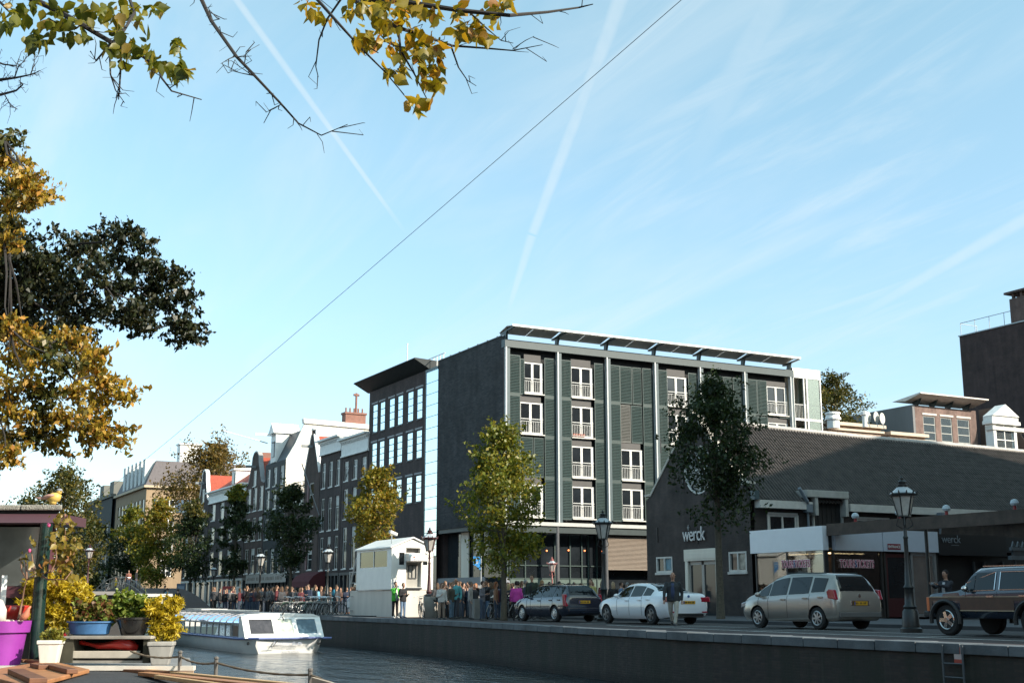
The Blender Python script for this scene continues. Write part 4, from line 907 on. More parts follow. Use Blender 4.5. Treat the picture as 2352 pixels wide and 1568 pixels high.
b.build('tube_light', TUBE, sh)
b = MB(); b.box(KX + 1.2, KX + 1.25, KY0 + .7, KY1 - .4, .5, 2.9); b.box(xr[0] + .6, xr[1], KY0 + 1.3, KY0 + 1.35, .5, 2.9)
b.build('inner_wall', pbr('shop_interior', (.10, .07, .055), .8, vary=.9, vs_=4), sh)
b = MB()
for i in range(14): y = KY0 + .3 + random.random() * 3.9; z = .6 + random.random() * 1.5; b.box(KX + .9, KX + 1.1, y, y + random.uniform(.15, .4), z, z + random.uniform(.15, .45))
for i in range(12): x = xr[0] + .4 + random.random() * 2.6; z = .6 + random.random() * 1.4; b.box(x, x + random.uniform(.15, .4), KY0 + .9, KY0 + 1.1, z, z + random.uniform(.15, .4))
b.build('shop_stock', pbr('stock_mix', (.22, .16, .13), .7, vary=.9, vs_=7), sh)
WLET = pbr('white_letter_edge', (.85, .75, .80), .5, emit=(.8, .7, .75), es=.12); PLET = pbr('magenta_letter', (.28, .02, .10), .5); BLET = pbr('blue_letter', (.03, .10, .25), .5)
def tt(par, loc, rot, size, nrm):
    for s_, dx, mm in (('TOURS', -1.12, PLET), ('&', 0.0, BLET), ('TICKETS', 1.30, PLET)):
        px_ = Vector((0, -dx * size, 0)) if rot == FACE_CANAL else Vector((dx * size, 0, 0))
        text(s_, size * .86, 'lettering', mm, par, .004, Vector(loc) + px_ + nrm * .012, rot, 1.06, .004, sx=.72, sz=1.25)
        text(s_, size * .86, 'letter_outline', WLET, par, .002, Vector(loc) + px_, rot, 1.06, .018, sx=.72, sz=1.25)
yy, zz_ = onx(1826, 1302, KX); s1 = thing('window_sign', 'tours and tickets lettering on the canal side shop window', 'sign', (KX - .02, yy, zz_)); tt(s1, (0, 0, 0), FACE_CANAL, .42, Vector((-1, 0, 0)))
xx, zz_ = ony(1966, 1302, KY0); s2 = thing('window_sign', 'darker tours and tickets lettering on the right hand shop window', 'sign', (xx, KY0 - .0, zz_)); tt(s2, (0, 0, 0), FACE_FRONT, .44, Vector((0, -1, 0)))
xx, zz_ = ony(2049, 1255, KY0); es = thing('entrance_sign', 'small red entrance sign above the shop door', 'sign', (xx, KY0 - .14, zz_))
b = MB(); b.box(-.40, .40, 0, .015, -.13, .13); b.build('plate', pbr('sign_red', (.28, .015, .03), .5), es); text('ENTRANCE', .17, 'lettering', WHITE, es, .003, (0, -.006, -.06), FACE_FRONT, 1, .004, sx=.85)
# black cafe front with the second werck sign, grey stall top at the right edge
cf = thing('black_cafe', 'black cafe front right of the ticket shop', 'cafe')
xk = xr[2] + .03; b = MB(); b.box(xk, xk + 9, KY0 + .3, KY0 + .5, 0, 2.9); b.box(xk, xk + 4.6, KY0 - .1, KY0 + .25, 2.95, fz2 - .1); b.box(xk, xk + 9, KY0 + .6, w0 - .3, 0, 3.1)
b.build('wall', pbr('black_front', (.010, .010, .011), .5), cf)
b = MB()
for q in (2.6, 3.3, 4.6): b.box(xk + q, xk + q + .1, KY0 + .2, KY0 + .299, 0, 2.7)
b.build('frame', pbr('dark_grey_frame', (.06, .065, .07), .5), cf)
xx, zz_ = ony(2181, 1246, KY0); s3 = thing('cafe_sign', 'thin grey werck lettering on the black cafe fascia', 'sign', (xx, KY0 - .11, zz_)); text('werck', .52, 'lettering', pbr('dim_letter', (.22, .24, .26), .5), s3, .008, (0, 0, 0), FACE_FRONT, .95)
b = MB(); b.box(-.02, .5, -.004, .004, -.12, -.10); b.build('underline', pbr('dim_letter', (.22, .24, .26), .5), s3)
sc_ = thing('stall_top', 'grey carved looking stall top at the right edge behind the dark car', 'stall', (xk + 3.6, KY0 - 1.2, 0)); b = MB()
b.box(0, 4, 0, .2, 2.75, 2.95); b.box(.1, 4, .02, .18, 3.2, 3.35)
for i in range(9): b.tube([(.2 + i * .35, .1, 3.35), (.3 + i * .35, .1, 3.6), (.42 + i * .35, .1, 3.38)], .05, 6)
b.build('crest', pbr('grey_carving', (.14, .15, .16), .7, vary=.2), sc_); b = MB(); b.box(.2, 4, .05, .15, 2.951, 3.199); b.box(.3, .4, .05, .15, 0, 2.749); b.box(3.6, 3.7, .05, .15, 0, 2.749); b.build('board', pbr('dark_grey_frame', (.06, .065, .07), .5), sc_)
# brown canopy beam running towards us over the shop corner, with its lamps
bz0 = onx(1912, 1229, WX + .05)[1]; bz1 = bz0 + .52
bm_ = thing('canopy_beam', 'rust brown canopy beam projecting over the shop corner towards the right edge', 'beam')
b = MB(); b.box(WX - .0, WX + .12, 30.5, KY0 - .13, bz0, bz1); b.box(WX + .12, WX + .9, 30.5, KY0 - .15, bz1 - .2, bz1 - .05); b.build('beam', pbr('rusty_brown', (.085, .062, .050), .8, vary=.35, vs_=2.5), bm_)
b = MB()
for y in (32.0, 37.5): b.tube([(WX + .3, y, 0), (WX + .3, y, bz1 - .21)], .07, 8)
b.build('post', BLACKM, bm_)
for k, (px, py) in enumerate(((1964, 1180), (2065, 1183), (2335, 1215), (2175, 1190))):
    y, z = onx(px, py, WX + .06); lp = thing('canopy_lamp', ('small white capped lamp with red base on the brown beam, leftmost', 'small white capped lamp on the brown beam beside the tall lamp post', 'small white capped lamp at the far right end of the brown beam', 'small white capped lamp on the brown beam, right of the tall lamp post')[k], 'lamp', (WX + .06, y, bz1), group='lamps on the brown canopy beam')
    b = MB(); b.lathe([(.02, .40), (.12, .36), (.17, .24), (.13, .16), (.05, .15)], 10); b.build('cap', pbr('lamp_white', (.55, .62, .66), .4), lp); b = MB(); b.lathe([(.07, 0), (.06, .149)], 8); b.build('base', pbr('lamp_red', (.30, .03, .03), .5), lp)

# ---- buildings behind the hall roof
def z_at(px, py, y): return ony(px, py, y)[1]
yb2 = 92.0
mx = thing('brick_annex', 'brick modern house with three tall blue windows and flat flying canopy above the tiled roof', 'building')
x0, x1 = ony(2105, 1000, yb2)[0], ony(2245, 1000, yb2)[0]; zt = z_at(2105, 930, yb2)
wins = [(ony(a, 990, yb2)[0], ony(c, 990, yb2)[0], z_at(2140, 1030, yb2), z_at(2140, 956, yb2)) for a, c in ((2122, 2150), (2162, 2188), (2200, 2228))]
b = MB(); b.wall(x0, x1, 3, zt, wins, yb2, 'y', .2, 1); b.box(x0, x1, yb2 + .5, yb2 + 3, 3, zt - .02); b.quad((x1, yb2, 3), (x1, yb2 + 4, 3), (x1, yb2 + 4, zt), (x1, yb2, zt)); b.build('wall', brick('annex_brick', (.16, .095, .08), (.21, .13, .105), (.18, .16, .15)), mx)
for (a, c, lo, hi) in wins:
    f = MB(); f.box(a, a + .1, yb2 + .06, yb2 + .14, lo, hi); f.box(c - .1, c, yb2 + .06, yb2 + .14, lo, hi)
    for q in (0, .25, .5, .75, 1): z = lo + (hi - lo - .08) * q; f.box(a + .1, c - .1, yb2 + .061, yb2 + .139, z, z + .08)
    o = f.build('window', pbr('pale_window_frame', (.45, .45, .42), .5), mx); f = MB(); f.box(a + .1, c - .1, yb2 + .09, yb2 + .1, lo, hi); f.build('pane', pbr('blue_sky_pane', (.45, .58, .66), .05, metal=.85), o)
    f = MB(); f.box(a - .1, c + .2, yb2 - .06, yb2 + .02, hi + .1, hi + .3); f.build('lintel', OFFW, o)
b = MB(); b.prism([(x0 - .05, zt), (x0 - .05, 3), (x0 - .35, 3), (x0 - .35, zt)], yb2 - .03, yb2 + 60, 'y'); b.build('side_wall', GREY, mx)
b = MB(); cz = z_at(2170, 918, yb2 - .8); xa, xb_ = ony(2092, 918, yb2 - .8)[0], ony(2258, 930, yb2 - .8)[0]
b.prism([(yb2 - 1.6, cz + .25), (yb2 - 1.6, cz + .38), (yb2 + 2.4, cz - .1), (yb2 + .6, cz - .28)], xa + .6, xb_, 'x'); b.build('canopy', CANO, mx)
for q in (.04, .3, .56, .85): x = x0 + (x1 - x0) * q; MB().prism([(yb2 - .1, zt), (yb2 + .5, zt), (yb2 + .7, cz - .2), (yb2 - .6, cz + .05)], x, x + .15, 'x').build('canopy_bracket', DKST, mx)
# low brick houses with cornice bands
lw = thing('low_brick_row', 'low sunlit brick parapet with two pale bands just above the tiled ridge', 'building'); yl = 86.0
x0, x1, x2, x3 = (ony(px, 990, yl)[0] for px in (1888, 2030, 2036, 2118)); za, zb2 = z_at(1900, 967, yl), z_at(2050, 993, yl)
b = MB(); b.box(x0, x1 - .4, yl, yl + 3, 3, za - .3); b.box(x2, x3, yl - .3, yl + 3, 3, zb2 - .3); b.build('wall', brick('pale_row_brick', (.30, .19, .13), (.36, .24, .17), (.28, .24, .2)), lw)
b = MB(); b.box(x0 - .1, x1, yl - .35, yl + 3, za - .3, za); b.box(x0 - .1, x1 - .1, yl - .2, yl - .001, za - .75, za - .55); b.box(x2 - .1, x3 + .2, yl - .65, yl + 3, zb2 - .3, zb2); b.box(x2, x3 + .1, yl - .5, yl - .301, zb2 - .75, zb2 - .55); b.build('cornice', pbr('sandstone_band', (.56, .46, .36), .7, vary=.1), lw)
# flat roof clutter in front of the tree
rv = thing('roof_vent', 'squat white roof vent drum in front of the tree', 'roof vent', (0, 0, 0)); p = at(1913, 955, 112); k = 112 / FPX
b = MB(); b.lathe([(.75, -1.0), (.75, .0), (.95, .05), (.95, .3), (.8, .4), (.8, .7), (.95, .75), (.9, .95), (.3, 1.05)], 16); rv.scale = (.75,) * 3; rv.location = (p.x, p.y, p.z - .4); b.build('drum', WHITE, rv)
rv2 = thing('roof_vent', 'smaller white roof vent by the satellite dishes', 'roof vent'); p = at(1985, 950, 110); rv2.scale = (.75,) * 3; rv2.location = (p.x, p.y, p.z - .6); b = MB(); b.lathe([(.3, -.8), (.3, .6), (.5, .65), (.5, 1.0), (.2, 1.1)], 12); b.build('drum', WHITE, rv2)
fb = thing('rear_flat_roof', 'dark flat roof edge behind the tiled ridge, left of the grey wall', 'building'); b = MB(); xq, zq = ony(1884, 972, 106.0); b.box(xq, xq + 14, 106, 120, 3, zq); b.build('wall', pbr('dark_felt_wall', (.05, .055, .06), .8), fb)
for k, (px, py) in enumerate(((1990, 958), (2008, 958), (2022, 961))):
    p = at(px, py, 107); ds = thing('satellite_dish', ('leftmost white satellite dish on the flat roof', 'middle white satellite dish on the flat roof', 'rightmost white satellite dish on the flat roof')[k], 'satellite dish', p, R(200), 'satellite dishes on the flat roof')
    b = MB(); b.lathe([(.02, .0), (.3, .06), (.48, .16), (.5, .2)], 14, (0, 0, 0), (1, 1, 1), 'y'); b.build('dish', OFFW, ds); b = MB(); b.tube([(0, .1, -.1), (0, .3, -.9)], .04, 5); b.build('mast', STEEL, ds)
# tall brick block at the right edge
tb = thing('brick_block', 'tall windowless brick block rising at the right edge with roof railing and chimney', 'building'); X0 = at(2205, 800, 104).x
pl = Vector(at(2213, 900, 150)); zt = onx(2203, 771, pl.x)[1]; ya_ = pl.y
b = MB(); b.box(pl.x, pl.x + 16, ya_ - 50, ya_, 3, zt); b.build('wall', brick('block_brick', (.040, .022, .021), (.055, .030, .027), (.05, .04, .04)), tb)
b = MB(); yc_ = onx(2322, 720, pl.x)[0]; b.box(pl.x - .1, pl.x + 2.2, yc_ - 4.5, yc_, zt + .01, zt + 2.9); b.box(pl.x - .4, pl.x + 2.6, yc_ - 4.9, yc_ + .5, zt + 3.5, zt + 3.75)
for y in (yc_ - .4, yc_ - 1.6, yc_ - 2.8, yc_ - 4.2): b.box(pl.x, pl.x + .3, y - .2, y + .1, zt + 2.9, zt + 3.5); b.box(pl.x + 1.7, pl.x + 2.0, y - .2, y + .1, zt + 2.9, zt + 3.5)
b.build('chimney', brick('chimney_brick', (.10, .06, .05), (.13, .08, .065), (.12, .1, .1)), tb)
b = MB(); yq = ya_ - .2
for i in range(8): y = yq - i * 2.2; b.box(pl.x + .1, pl.x + .15, y - .03, y + .03, zt, zt + 1.5)
b.box(pl.x + .09, pl.x + .16, yc_, yq, zt + 1.5, zt + 1.57); b.box(pl.x + .1, pl.x + 3, yq - .04, yq + .04, zt + 1.44, zt + 1.49); b.box(pl.x + 2.9, pl.x + 2.96, yq - .03, yq + .03, zt, zt + 1.49); b.build('roof_railing', STEEL, tb)
b = MB(); b.box(pl.x - .12, pl.x + .3, ya_ - 49, ya_ + .1, zt - .12, zt + .008); b.build('roof_edge', STEEL, tb)
# white dormer house between
dm = thing('dormer_house', 'brown tiled roof with an ornate white dormer left of the tall block', 'house'); yd = 84.0
x0, x1 = ony(2252, 1000, yd + 9)[0], ony(2420, 1000, yd)[0]; zr = z_at(2300, 940, yd + 3)
b = MB(); b.prism([(yd + .8, z_at(2300, 1040, yd) - 2), (yd + 6, zr + 1.0), (yd + 9, zr + 1.0), (yd + 9, 3)], x0, x1, 'x'); b.build('roof', pbr('brown_tiles', (.16, .10, .075), .8, vary=.25, vs_=5), dm)
b = MB(); a, c = ony(2285, 1000, yd)[0], ony(2330, 1000, yd)[0]; lo, hi = z_at(2300, 1045, yd), z_at(2300, 975, yd)
b.box(a - .25, a + .15, yd - .1, yd + .9, lo - 1, hi); b.box(c - .15, c + .25, yd - .1, yd + .9, lo - 1, hi); b.box(a - .6, c + .6, yd - .35, yd + .9, hi, hi + .35); b.box(a - .45, c + .45, yd - .25, yd + .9, hi + .36, hi + .8)
b.prism([(a - .5, hi + .81), (c + .5, hi + .81), ((a + c) / 2, hi + 2.0)], yd - .4, yd + .9, 'y'); b.box((a + c) / 2 - .06, (a + c) / 2 + .06, yd - .02, yd + .05, lo, hi); b.box(a, c, yd - .018, yd + .048, (lo + hi) / 2 - .05, (lo + hi) / 2 + .05); o = b.build('dormer', WHITE, dm, bevel=.03)
b = MB(); b.box(a + .15, c - .15, yd + .06, yd + .1, lo - 1, hi); b.build('pane', GLASSS, o)
b = MB(); b.box(x0 - .1, ony(2278, 1000, yd)[0], yd - .2, yd + .75, z_at(2260, 985, yd), z_at(2260, 976, yd)); b.build('gutter', OFFW, dm)
# ---------------------------------------------------------------- houses on the near bank, behind the camera (seen mirrored in windows and cars)
for k in range(11):
    y0 = -62 + k * 14.0
    if k % 4 == 3: continue
    col = [B_RED, pbr('lit_house_stone', (.42, .34, .26), .8, vary=.2), B_BRN, pbr('lit_house_brick', (.30, .17, .12), .8, vary=.25)][k % 4]
    h = 12 + (k * 5 % 4)
    hs = thing('near_bank_house', ['red brick house behind the camera, %s along the near bank', 'pale stone house behind the camera, %s along the near bank', 'brown brick house behind the camera, %s along the near bank'][k % 4] % ['far back', 'well back', 'a little back', '', 'just beside the camera', 'just past the camera', 'some way ahead', '', 'far ahead', 'farther ahead', 'last'][k], 'house', group='houses on the near bank behind the camera')
    b = MB(); b.box(-30, -17, y0, y0 + 13.6, 0, h); b.build('wall', col, hs)
    b = MB(); b.prism([(y0 - .1, h + .01), (y0 + 13.7, h + .01), (y0 + 6.8, h + 4)], -30, -16.8, 'x'); b.build('roof', TILE_R if k % 2 else SLATE, hs)
    for lo in (1, 4.2, 7.4, 10):
        for i in range(4):
            if lo > h - 2.4: continue
            y = y0 + 1.2 + i * 3.2; b = MB(); b.box(-17.05, -16.95, y, y + 1.5, lo, lo + 2.1); o = b.build('window', WHITE, hs); b = MB(); b.box(-16.96, -16.93, y + .12, y + 1.38, lo + .12, lo + 1.98); b.build('pane', GLASSD, o)

# ---------------------------------------------------------------- police booth on the kerb
PP = gr(897, 1417); bk_ = thing('police_booth', 'white kiosk on a taller plinth with pitched roof at the water edge', 'kiosk', (PP.x, PP.y, 0))
kk = fwd(PP) / 2912
LW, LL = 2.35, 5.0; z1, z2, z3 = (1417 - 1354) * kk, (1417 - 1259) * kk, (1417 - 1241) * kk + .1
PWHT = pbr('booth_white', (.80, .78, .74), .45, vary=.07, vs_=2); PBEI = pbr('booth_plinth', (.60, .55, .49), .7, vary=.14, vs_=1.5, streak=True)
b = MB(); b.box(.1, LW - .15, .0, LL + 1.2, 0, z1 - .03); b.build('plinth', PBEI, bk_, bevel=.02)
cab = MB()
wx = [(.62, LL / 2 - .03, z1 + (z2 - z1) * .55, z2 - .12), (LL / 2 + .03, LL - .5, z1 + (z2 - z1) * .55, z2 - .12)]
cab.wall(0, LL, z1, z2, wx, 0, 'x', .05, 1)
dz0 = z1 + .35
fh = [(.42, .72, z1 + 1.25, z2 - .25), (.82, 1.68, z1 + .12, z1 + 1.36), (.80, 1.62, z2 - .42, z2 + .06), (1.76, 2.02, z1 + 1.25, z2 - .28)]
cab.wall(0, LW, z1, z2, [(a, c, d, min(e, z2)) for a, c, d, e in fh], 0, 'y', .28, 1)
cab.quad((0, LL, z1), (LW, LL, z1), (LW, LL, z2), (0, LL, z2)); cab.quad((LW, 0, z1), (LW, LL, z1), (LW, LL, z2), (LW, 0, z2)); cab.quad((0, 0, z1), (LW, 0, z1), (LW, LL, z1), (0, LL, z1))
cab.quad((0, 0, z2), (LW, 0, z2), (LW / 2, 0, z3 - .05)); cab.quad((0, LL, z2), (LW, LL, z2), (LW / 2, LL, z3 - .05))
cab.build('cabin', PWHT, bk_)
b = MB(); b.box(.30, LW - .1, .29, LL - .1, z1 + .02, z2 - .02); b.build('inside', pbr('booth_inner', (.20, .19, .18), .8, vary=.2), bk_)
b = MB()
for s_ in (-1, 1):
    c = LW / 2; e = c + s_ * (c + .10)
    b.v += [(c, -.10, z3), (e, -.10, z2 - .02), (e, LL + .1, z2 - .02), (c, LL + .1, z3), (c, -.10, z3 + .07), (e, -.10, z2 + .05), (e, LL + .1, z2 + .05), (c, LL + .1, z3 + .07)]
    k = len(b.v) - 8
    for q in ((3, 2, 1, 0), (4, 5, 6, 7), (0, 1, 5, 4), (1, 2, 6, 5), (2, 3, 7, 6), (3, 0, 4, 7)): b.f.append(tuple(k + i for i in q)); b.mi.append(0)
b.build('roof', PWHT, bk_)
b = MB()
for a, c, d, e in wx: b.box(.03, .045, a, c, d, e)
b.build('side_window', pbr('booth_mirror_glass', (.09, .085, .04), .05, metal=.7), bk_)
for q in (fh[0], fh[3]): b = MB(); b.box(q[0], q[1], .05, .07, q[2], q[3]); b.build('front_window', GLASSD, bk_)
b = MB(); q = fh[1]; b.box(q[0], q[1], .20, .22, q[2], q[3]); b.build('counter_window', pbr('counter_glass', (.38, .37, .34), .2), bk_)
b = MB(); b.box(1.02, 1.48, .15, .195, z1 + .55, z1 + .60); b.box(1.02, 1.06, .15, .195, z1 + .6, z1 + 1.2); b.box(1.22, 1.25, .15, .195, z1 + .6, z1 + 1.2); b.box(1.44, 1.48, .15, .195, z1 + .6, z1 + 1.2); b.box(1.02, 1.48, .151, .194, z1 + 1.2, z1 + 1.25); b.box(q[0], q[1], -.12, .19, z1 + .02, z1 + .1); b.build('counter_frame', pbr('dark_grey_frame', (.06, .065, .07), .5), bk_)
aw = MB(); pf = [(-.62, z1 + 1.42), (-.62, z1 + 1.52), (-.58, z1 + 1.70), (-.42, z1 + 1.80), (-.003, z1 + 1.86), (-.003, z1 + 1.42)]
aw.prism(pf, .76, 1.76, 'x'); aw.build('sign_canopy', WHITE, bk_, bevel=.03)
text('POLITIE', .14, 'sign_lettering', pbr('police_blue', (.06, .08, .22), .5), bk_, .003, (1.26, -.625, z1 + 1.46), FACE_FRONT, 1.15)
text('Alarm', .15, 'side_lettering', pbr('police_teal', (.04, .22, .30), .5), bk_, .003, (.27, -.006, z1 + .10), FACE_FRONT, 1.0, .006)
b = MB(); b.ell((1.0, -.625, z1 + 1.64), .045, .01, .045, 8, 5); b.build('emblem', pbr('emblem_orange', (.4, .12, .06), .5), bk_)
b = MB()
for i in range(3): z = .3 + i * .75; b.bar((-.05 + .0, LL + .7, z), (LW - .3, LL + .7, z), .06)
b.bar((.05, LL + 1.25, z1 - .1), (.05, LL + .15, z2 - .4), .07); b.box(.02, .08, LL + 1.1, LL + 1.16, z1, z1 + .95); b.box(.02, .08, LL + .1, LL + 1.16, z1 + .95, z1 + 1.0); b.build('rear_stair', pbr('stair_grey', (.40, .38, .36), .6), bk_)
for k, (dx, dy, ry) in enumerate(((.35, .9, -12), (LW - .15, .3, 10))):
    cc = thing('security_camera', ('white security camera above the left roof slope of the kiosk', 'white security camera at the right roof edge of the kiosk')[k], 'camera', (PP.x + dx, PP.y + dy, (z2 + .25) if k == 0 else z2), R(20), 'security cameras on the kiosk')
    b = MB(); b.tube([(0, 0, -.05), (0, 0, .42)], .03, 6); b.build('mast', STEEL, cc); b = MB(); b.box(-.30, .22, -.09, .09, .42, .58); o = b.build('housing', OFFW, cc, bevel=.02); o.rotation_euler = (0, R(16), 0); o.location = (0, 0, .05)

# ---------------------------------------------------------------- street lanterns
LAMPG = pbr('lantern_glass', (.42, .40, .37), .15, spec=.6, vary=.25, vs_=6); LANR = pbr('lantern_dark_red', (.055, .016, .018), .5, vary=.2); LANP = pbr('lantern_pink_red', (.34, .13, .12), .5, vary=.2)
def lantern_proto(name, iron, glass=LAMPG, h=4.25):
    t = thing(name, 'x', 'street lamp'); b = MB(); zl = h - 1.12
    b.lathe([(.30, 0), (.30, .10), (.24, .14), (.22, .55), (.17, .62), (.19, .68), (.14, .74), (.12, 1.15), (.15, 1.2), (.10, 1.28), (.065, 1.9), (.058, 2.5), (.075, 2.55), (.05, 2.6), (.045, zl - .1), (.09, zl - .02), (.06, zl)], 12); b.build('pole', iron, t, smooth=40)
    b = MB()
    for k in range(4): a = math.pi / 4 + k * math.pi / 2; b.tube([(.05 * math.cos(a), .05 * math.sin(a), zl - .35), (.22 * math.cos(a), .22 * math.sin(a), zl - .25), (.15 * math.cos(a), .15 * math.sin(a), zl - .02)], .014, 5)
    n = 6; P = lambda r, z: [(r * math.cos(2 * math.pi * (i + .5) / n), r * math.sin(2 * math.pi * (i + .5) / n), z) for i in range(n)]
    lo, hi = P(.17, zl), P(.31, zl + .55)
    for p, q in zip(lo, hi): b.bar(p, q, .028)
    for ring in (lo, hi):
        for p, q in zip(ring, ring[1:] + ring[:1]): b.bar(p, q, .035)
    b.lathe([(.40, zl + .56), (.41, zl + .60), (.36, zl + .63)], 6); b.lathe([(.15, zl + .80), (.16, zl + .86), (.10, zl + .88), (.12, zl + .95), (.04, zl + 1.0), (.05, zl + 1.05), (.01, zl + 1.12)], 8)
    for i in range(12): a = 2 * math.pi * i / 12; b.tube([(.38 * math.cos(a), .38 * math.sin(a), zl + .6), (.41 * math.cos(a), .41 * math.sin(a), zl + .69)], [.03, .012], 5)
    b.build('lantern_frame', iron, t); b = MB(); b.lathe([(.16, zl + .01), (.30, zl + .54)], 6); b.v = [(x * math.cos(math.pi / 6) - y * math.sin(math.pi / 6), x * math.sin(math.pi / 6) + y * math.cos(math.pi / 6), z) for x, y, z in b.v]; b.build('lantern_glass', glass, t)
    b = MB(); b.lathe([(.36, zl + .631), (.24, zl + .72), (.15, zl + .80)], 6); b.build('lantern_roof', pbr('lantern_roof_glass', (.40, .44, .47), .2, vary=.2), t); return t
def dof(px, topy, h=4.25): return FPX / math.cos(PITCH) * (h - HCAM) / (1378 - topy)
lamps = [(2084, 1092, 'tall black street lamp between the silver minivan and the dark off-roader', BLACKM), (1386, 1169, 'black street lamp in front of the beige blind of the green block', BLACKM), (986, 1217, 'dark red street lamp just right of the white kiosk', LANR),
         (753, 1250, 'black street lamp left of the white kiosk, over the chatting group', BLACKM), (598, 1262, 'thin black street lamp crossing the pale shop banner', BLACKM), (492, 1296, 'thin street lamp left of the shop banner with pale lantern', BLACKM), (203, 1274, 'dark red street lamp at the far left by the bridge', LANR), (1268, 1256, 'small pink red street lamp before the glass ground floor', LANP)]
LG = 'old style hexagonal street lanterns'
bp = lantern_proto('street_lamp', BLACKM); first = True
for px, ty, lb, m_ in lamps:
    d = dof(px, ty)
    if px == 203: d = 105
    if px == 1268: d = 76
    if px == 1386: d = 53
    if px == 986: d = 64
    p = at(px, 1300, d); z = 0
    if first: o = bp; o.location = (p.x, p.y, z); first = False
    else: o = copy_tree(bp, None, (p.x, p.y, z), R(px % 60))
    o['label'] = lb; o['group'] = LG
    if m_ is not BLACKM: swap_mat(o, 'pole', m_); swap_mat(o, 'lantern_frame', m_)
    if px == 1268: o.scale = (.78,) * 3; o.location.z = .11
    if px == 986: o.scale = (1.06,) * 3
    if px == 1386: o.scale = (1.085,) * 3
    if px == 203: o.scale = (1.05,) * 3; o.location.z = 1.0

# ---------------------------------------------------------------- canal tour boat
BC = gr(547, 1500, WZ); bt = thing('tour_boat', 'long white canal tour boat with curved glass roof, sailing towards the right', 'boat', (BC.x, BC.y, WZ))
# local: x across (0 = near side), y away along the hull from the bow; bow face at y = 0
BWd, BL = 3.9, 19.0; HZ = .64; RZ = 1.68
HULL = pbr('boat_hull_white', (.78, .77, .74), .35, vary=.06, vs_=1.5, coat=.3); HUL2 = pbr('boat_cabin_white', (.80, .80, .78), .3, coat=.3)
sect = [(-.9, .55), (-.35, .18), (0.0, .03), (.6, .0), (4, 0), (BL, 0)]           # y, inset
b = MB(); prof = lambda ins, rake: [(ins + .42, -.35 + 0, rake * .7), (ins + .10, .05, rake * .25), (ins + .02, .35, 0), (ins - .03, HZ, -rake * .35)]
rings = []
for y, ins in sect:
    rk = {-.9: .0}.get(y, 0)
    L_ = [(ins + .50, -.4), (ins + .16, .0), (ins + .04, .34), (ins, HZ)]
    yy_ = [y + (.30 if y < 0 else .15 if y < .1 else 0) * q for q in (.75, .80, 1.0, 0)]
    ring = [(x, yy_[i], z) for i, (x, z) in enumerate(L_)] + [(BWd - x, yy_[3 - i], z) for i, (x, z) in enumerate(L_[::-1])]
    base = len(b.v); b.v += ring; rings.append(base)
for a, c in zip(rings, rings[1:]):
    for k in range(8): b.f.append((a + k, a + (k + 1) % 8, c + (k + 1) % 8, c + k)); b.mi.append(0)
b.f.append(tuple(rings[0] + k for k in range(8))); b.mi.append(0); b.f.append(tuple(rings[-1] + k for k in range(8))[::-1]); b.mi.append(0)
b.build('hull', HULL, bt, smooth=50)
b = MB(); pts = [(-.03, BL, HZ), (-.03, .6, HZ), (.03, 0, HZ), (.2, -.40, HZ + .01), (.62, -.95, HZ + .02), (BWd - .62, -.95, HZ + .02), (BWd - .2, -.40, HZ + .01), (BWd - .03, 0, HZ), (BWd + .03, .6, HZ), (BWd + .03, BL, HZ)]
b.tube(pts, (.05, .05), 8); b.tube([(BWd - .2, -.5, HZ), (BWd + .2, -.65, HZ + .0)], .05, 6)
b.build('rubbing_strake', pbr('boat_blue_strake', (.16, .20, .42), .5, vary=.1), bt)
b = MB(); b.box(.1, BWd - .1, -.0, BL - .1, HZ - .06, HZ + .02); b.prism([(.1, 0), (.62, -.9), (BWd - .62, -.9), (BWd - .1, 0)], HZ - .06, HZ + .02, 'z'); b.build('deck', pbr('boat_deck', (.55, .56, .58), .6), bt)
# front cabin with three panes
fy0, fy1 = -.30, .35; b = MB(); cx0, cx1 = .12, BWd - .12
def CF(x, t): return (x, -.55 + .75 * t, HZ + .02 + t * (RZ - HZ - .1))        # leaning front
xs = [cx0, .42, 1.48, 1.72, 2.42, 2.62, 3.52, cx1]; ts = [0, .2, .86, 1.0]
for i in range(7):
    for j in range(3):
        if j == 1 and i in (1, 3, 5): continue
        b.quad(CF(xs[i], ts[j]), CF(xs[i + 1], ts[j]), CF(xs[i + 1], ts[j + 1]), CF(xs[i], ts[j + 1]))
        p = [CF(xs[i], ts[j]), CF(xs[i + 1], ts[j]), CF(xs[i + 1], ts[j + 1]), CF(xs[i], ts[j + 1])]
        b.quad(*[(x, y + .07, z) for x, y, z in p][::-1])
for i in (1, 3, 5):
    for (u, v_) in (((xs[i], ts[1]), (xs[i + 1], ts[1])), ((xs[i], ts[2]), (xs[i + 1], ts[2])), ((xs[i], ts[1]), (xs[i], ts[2])), ((xs[i + 1], ts[1]), (xs[i + 1], ts[2]))):
        p, q = CF(*u), CF(*v_); b.quad(p, q, (q[0], q[1] + .07, q[2]), (p[0], p[1] + .07, p[2]))
for x in (cx0, cx1):
    b.quad(CF(x, 0), CF(x, 1), (x, .55, RZ - .08), (x, .55, HZ + .02))
b.prism([(cx0 - .02, RZ - .1), (cx1 + .02, RZ - .1), (cx1 - .35, RZ + .02), (BWd / 2, RZ + .06), (cx0 + .35, RZ + .02)], .15, 1.0, 'y')
b.build('front_cabin', HUL2, bt)
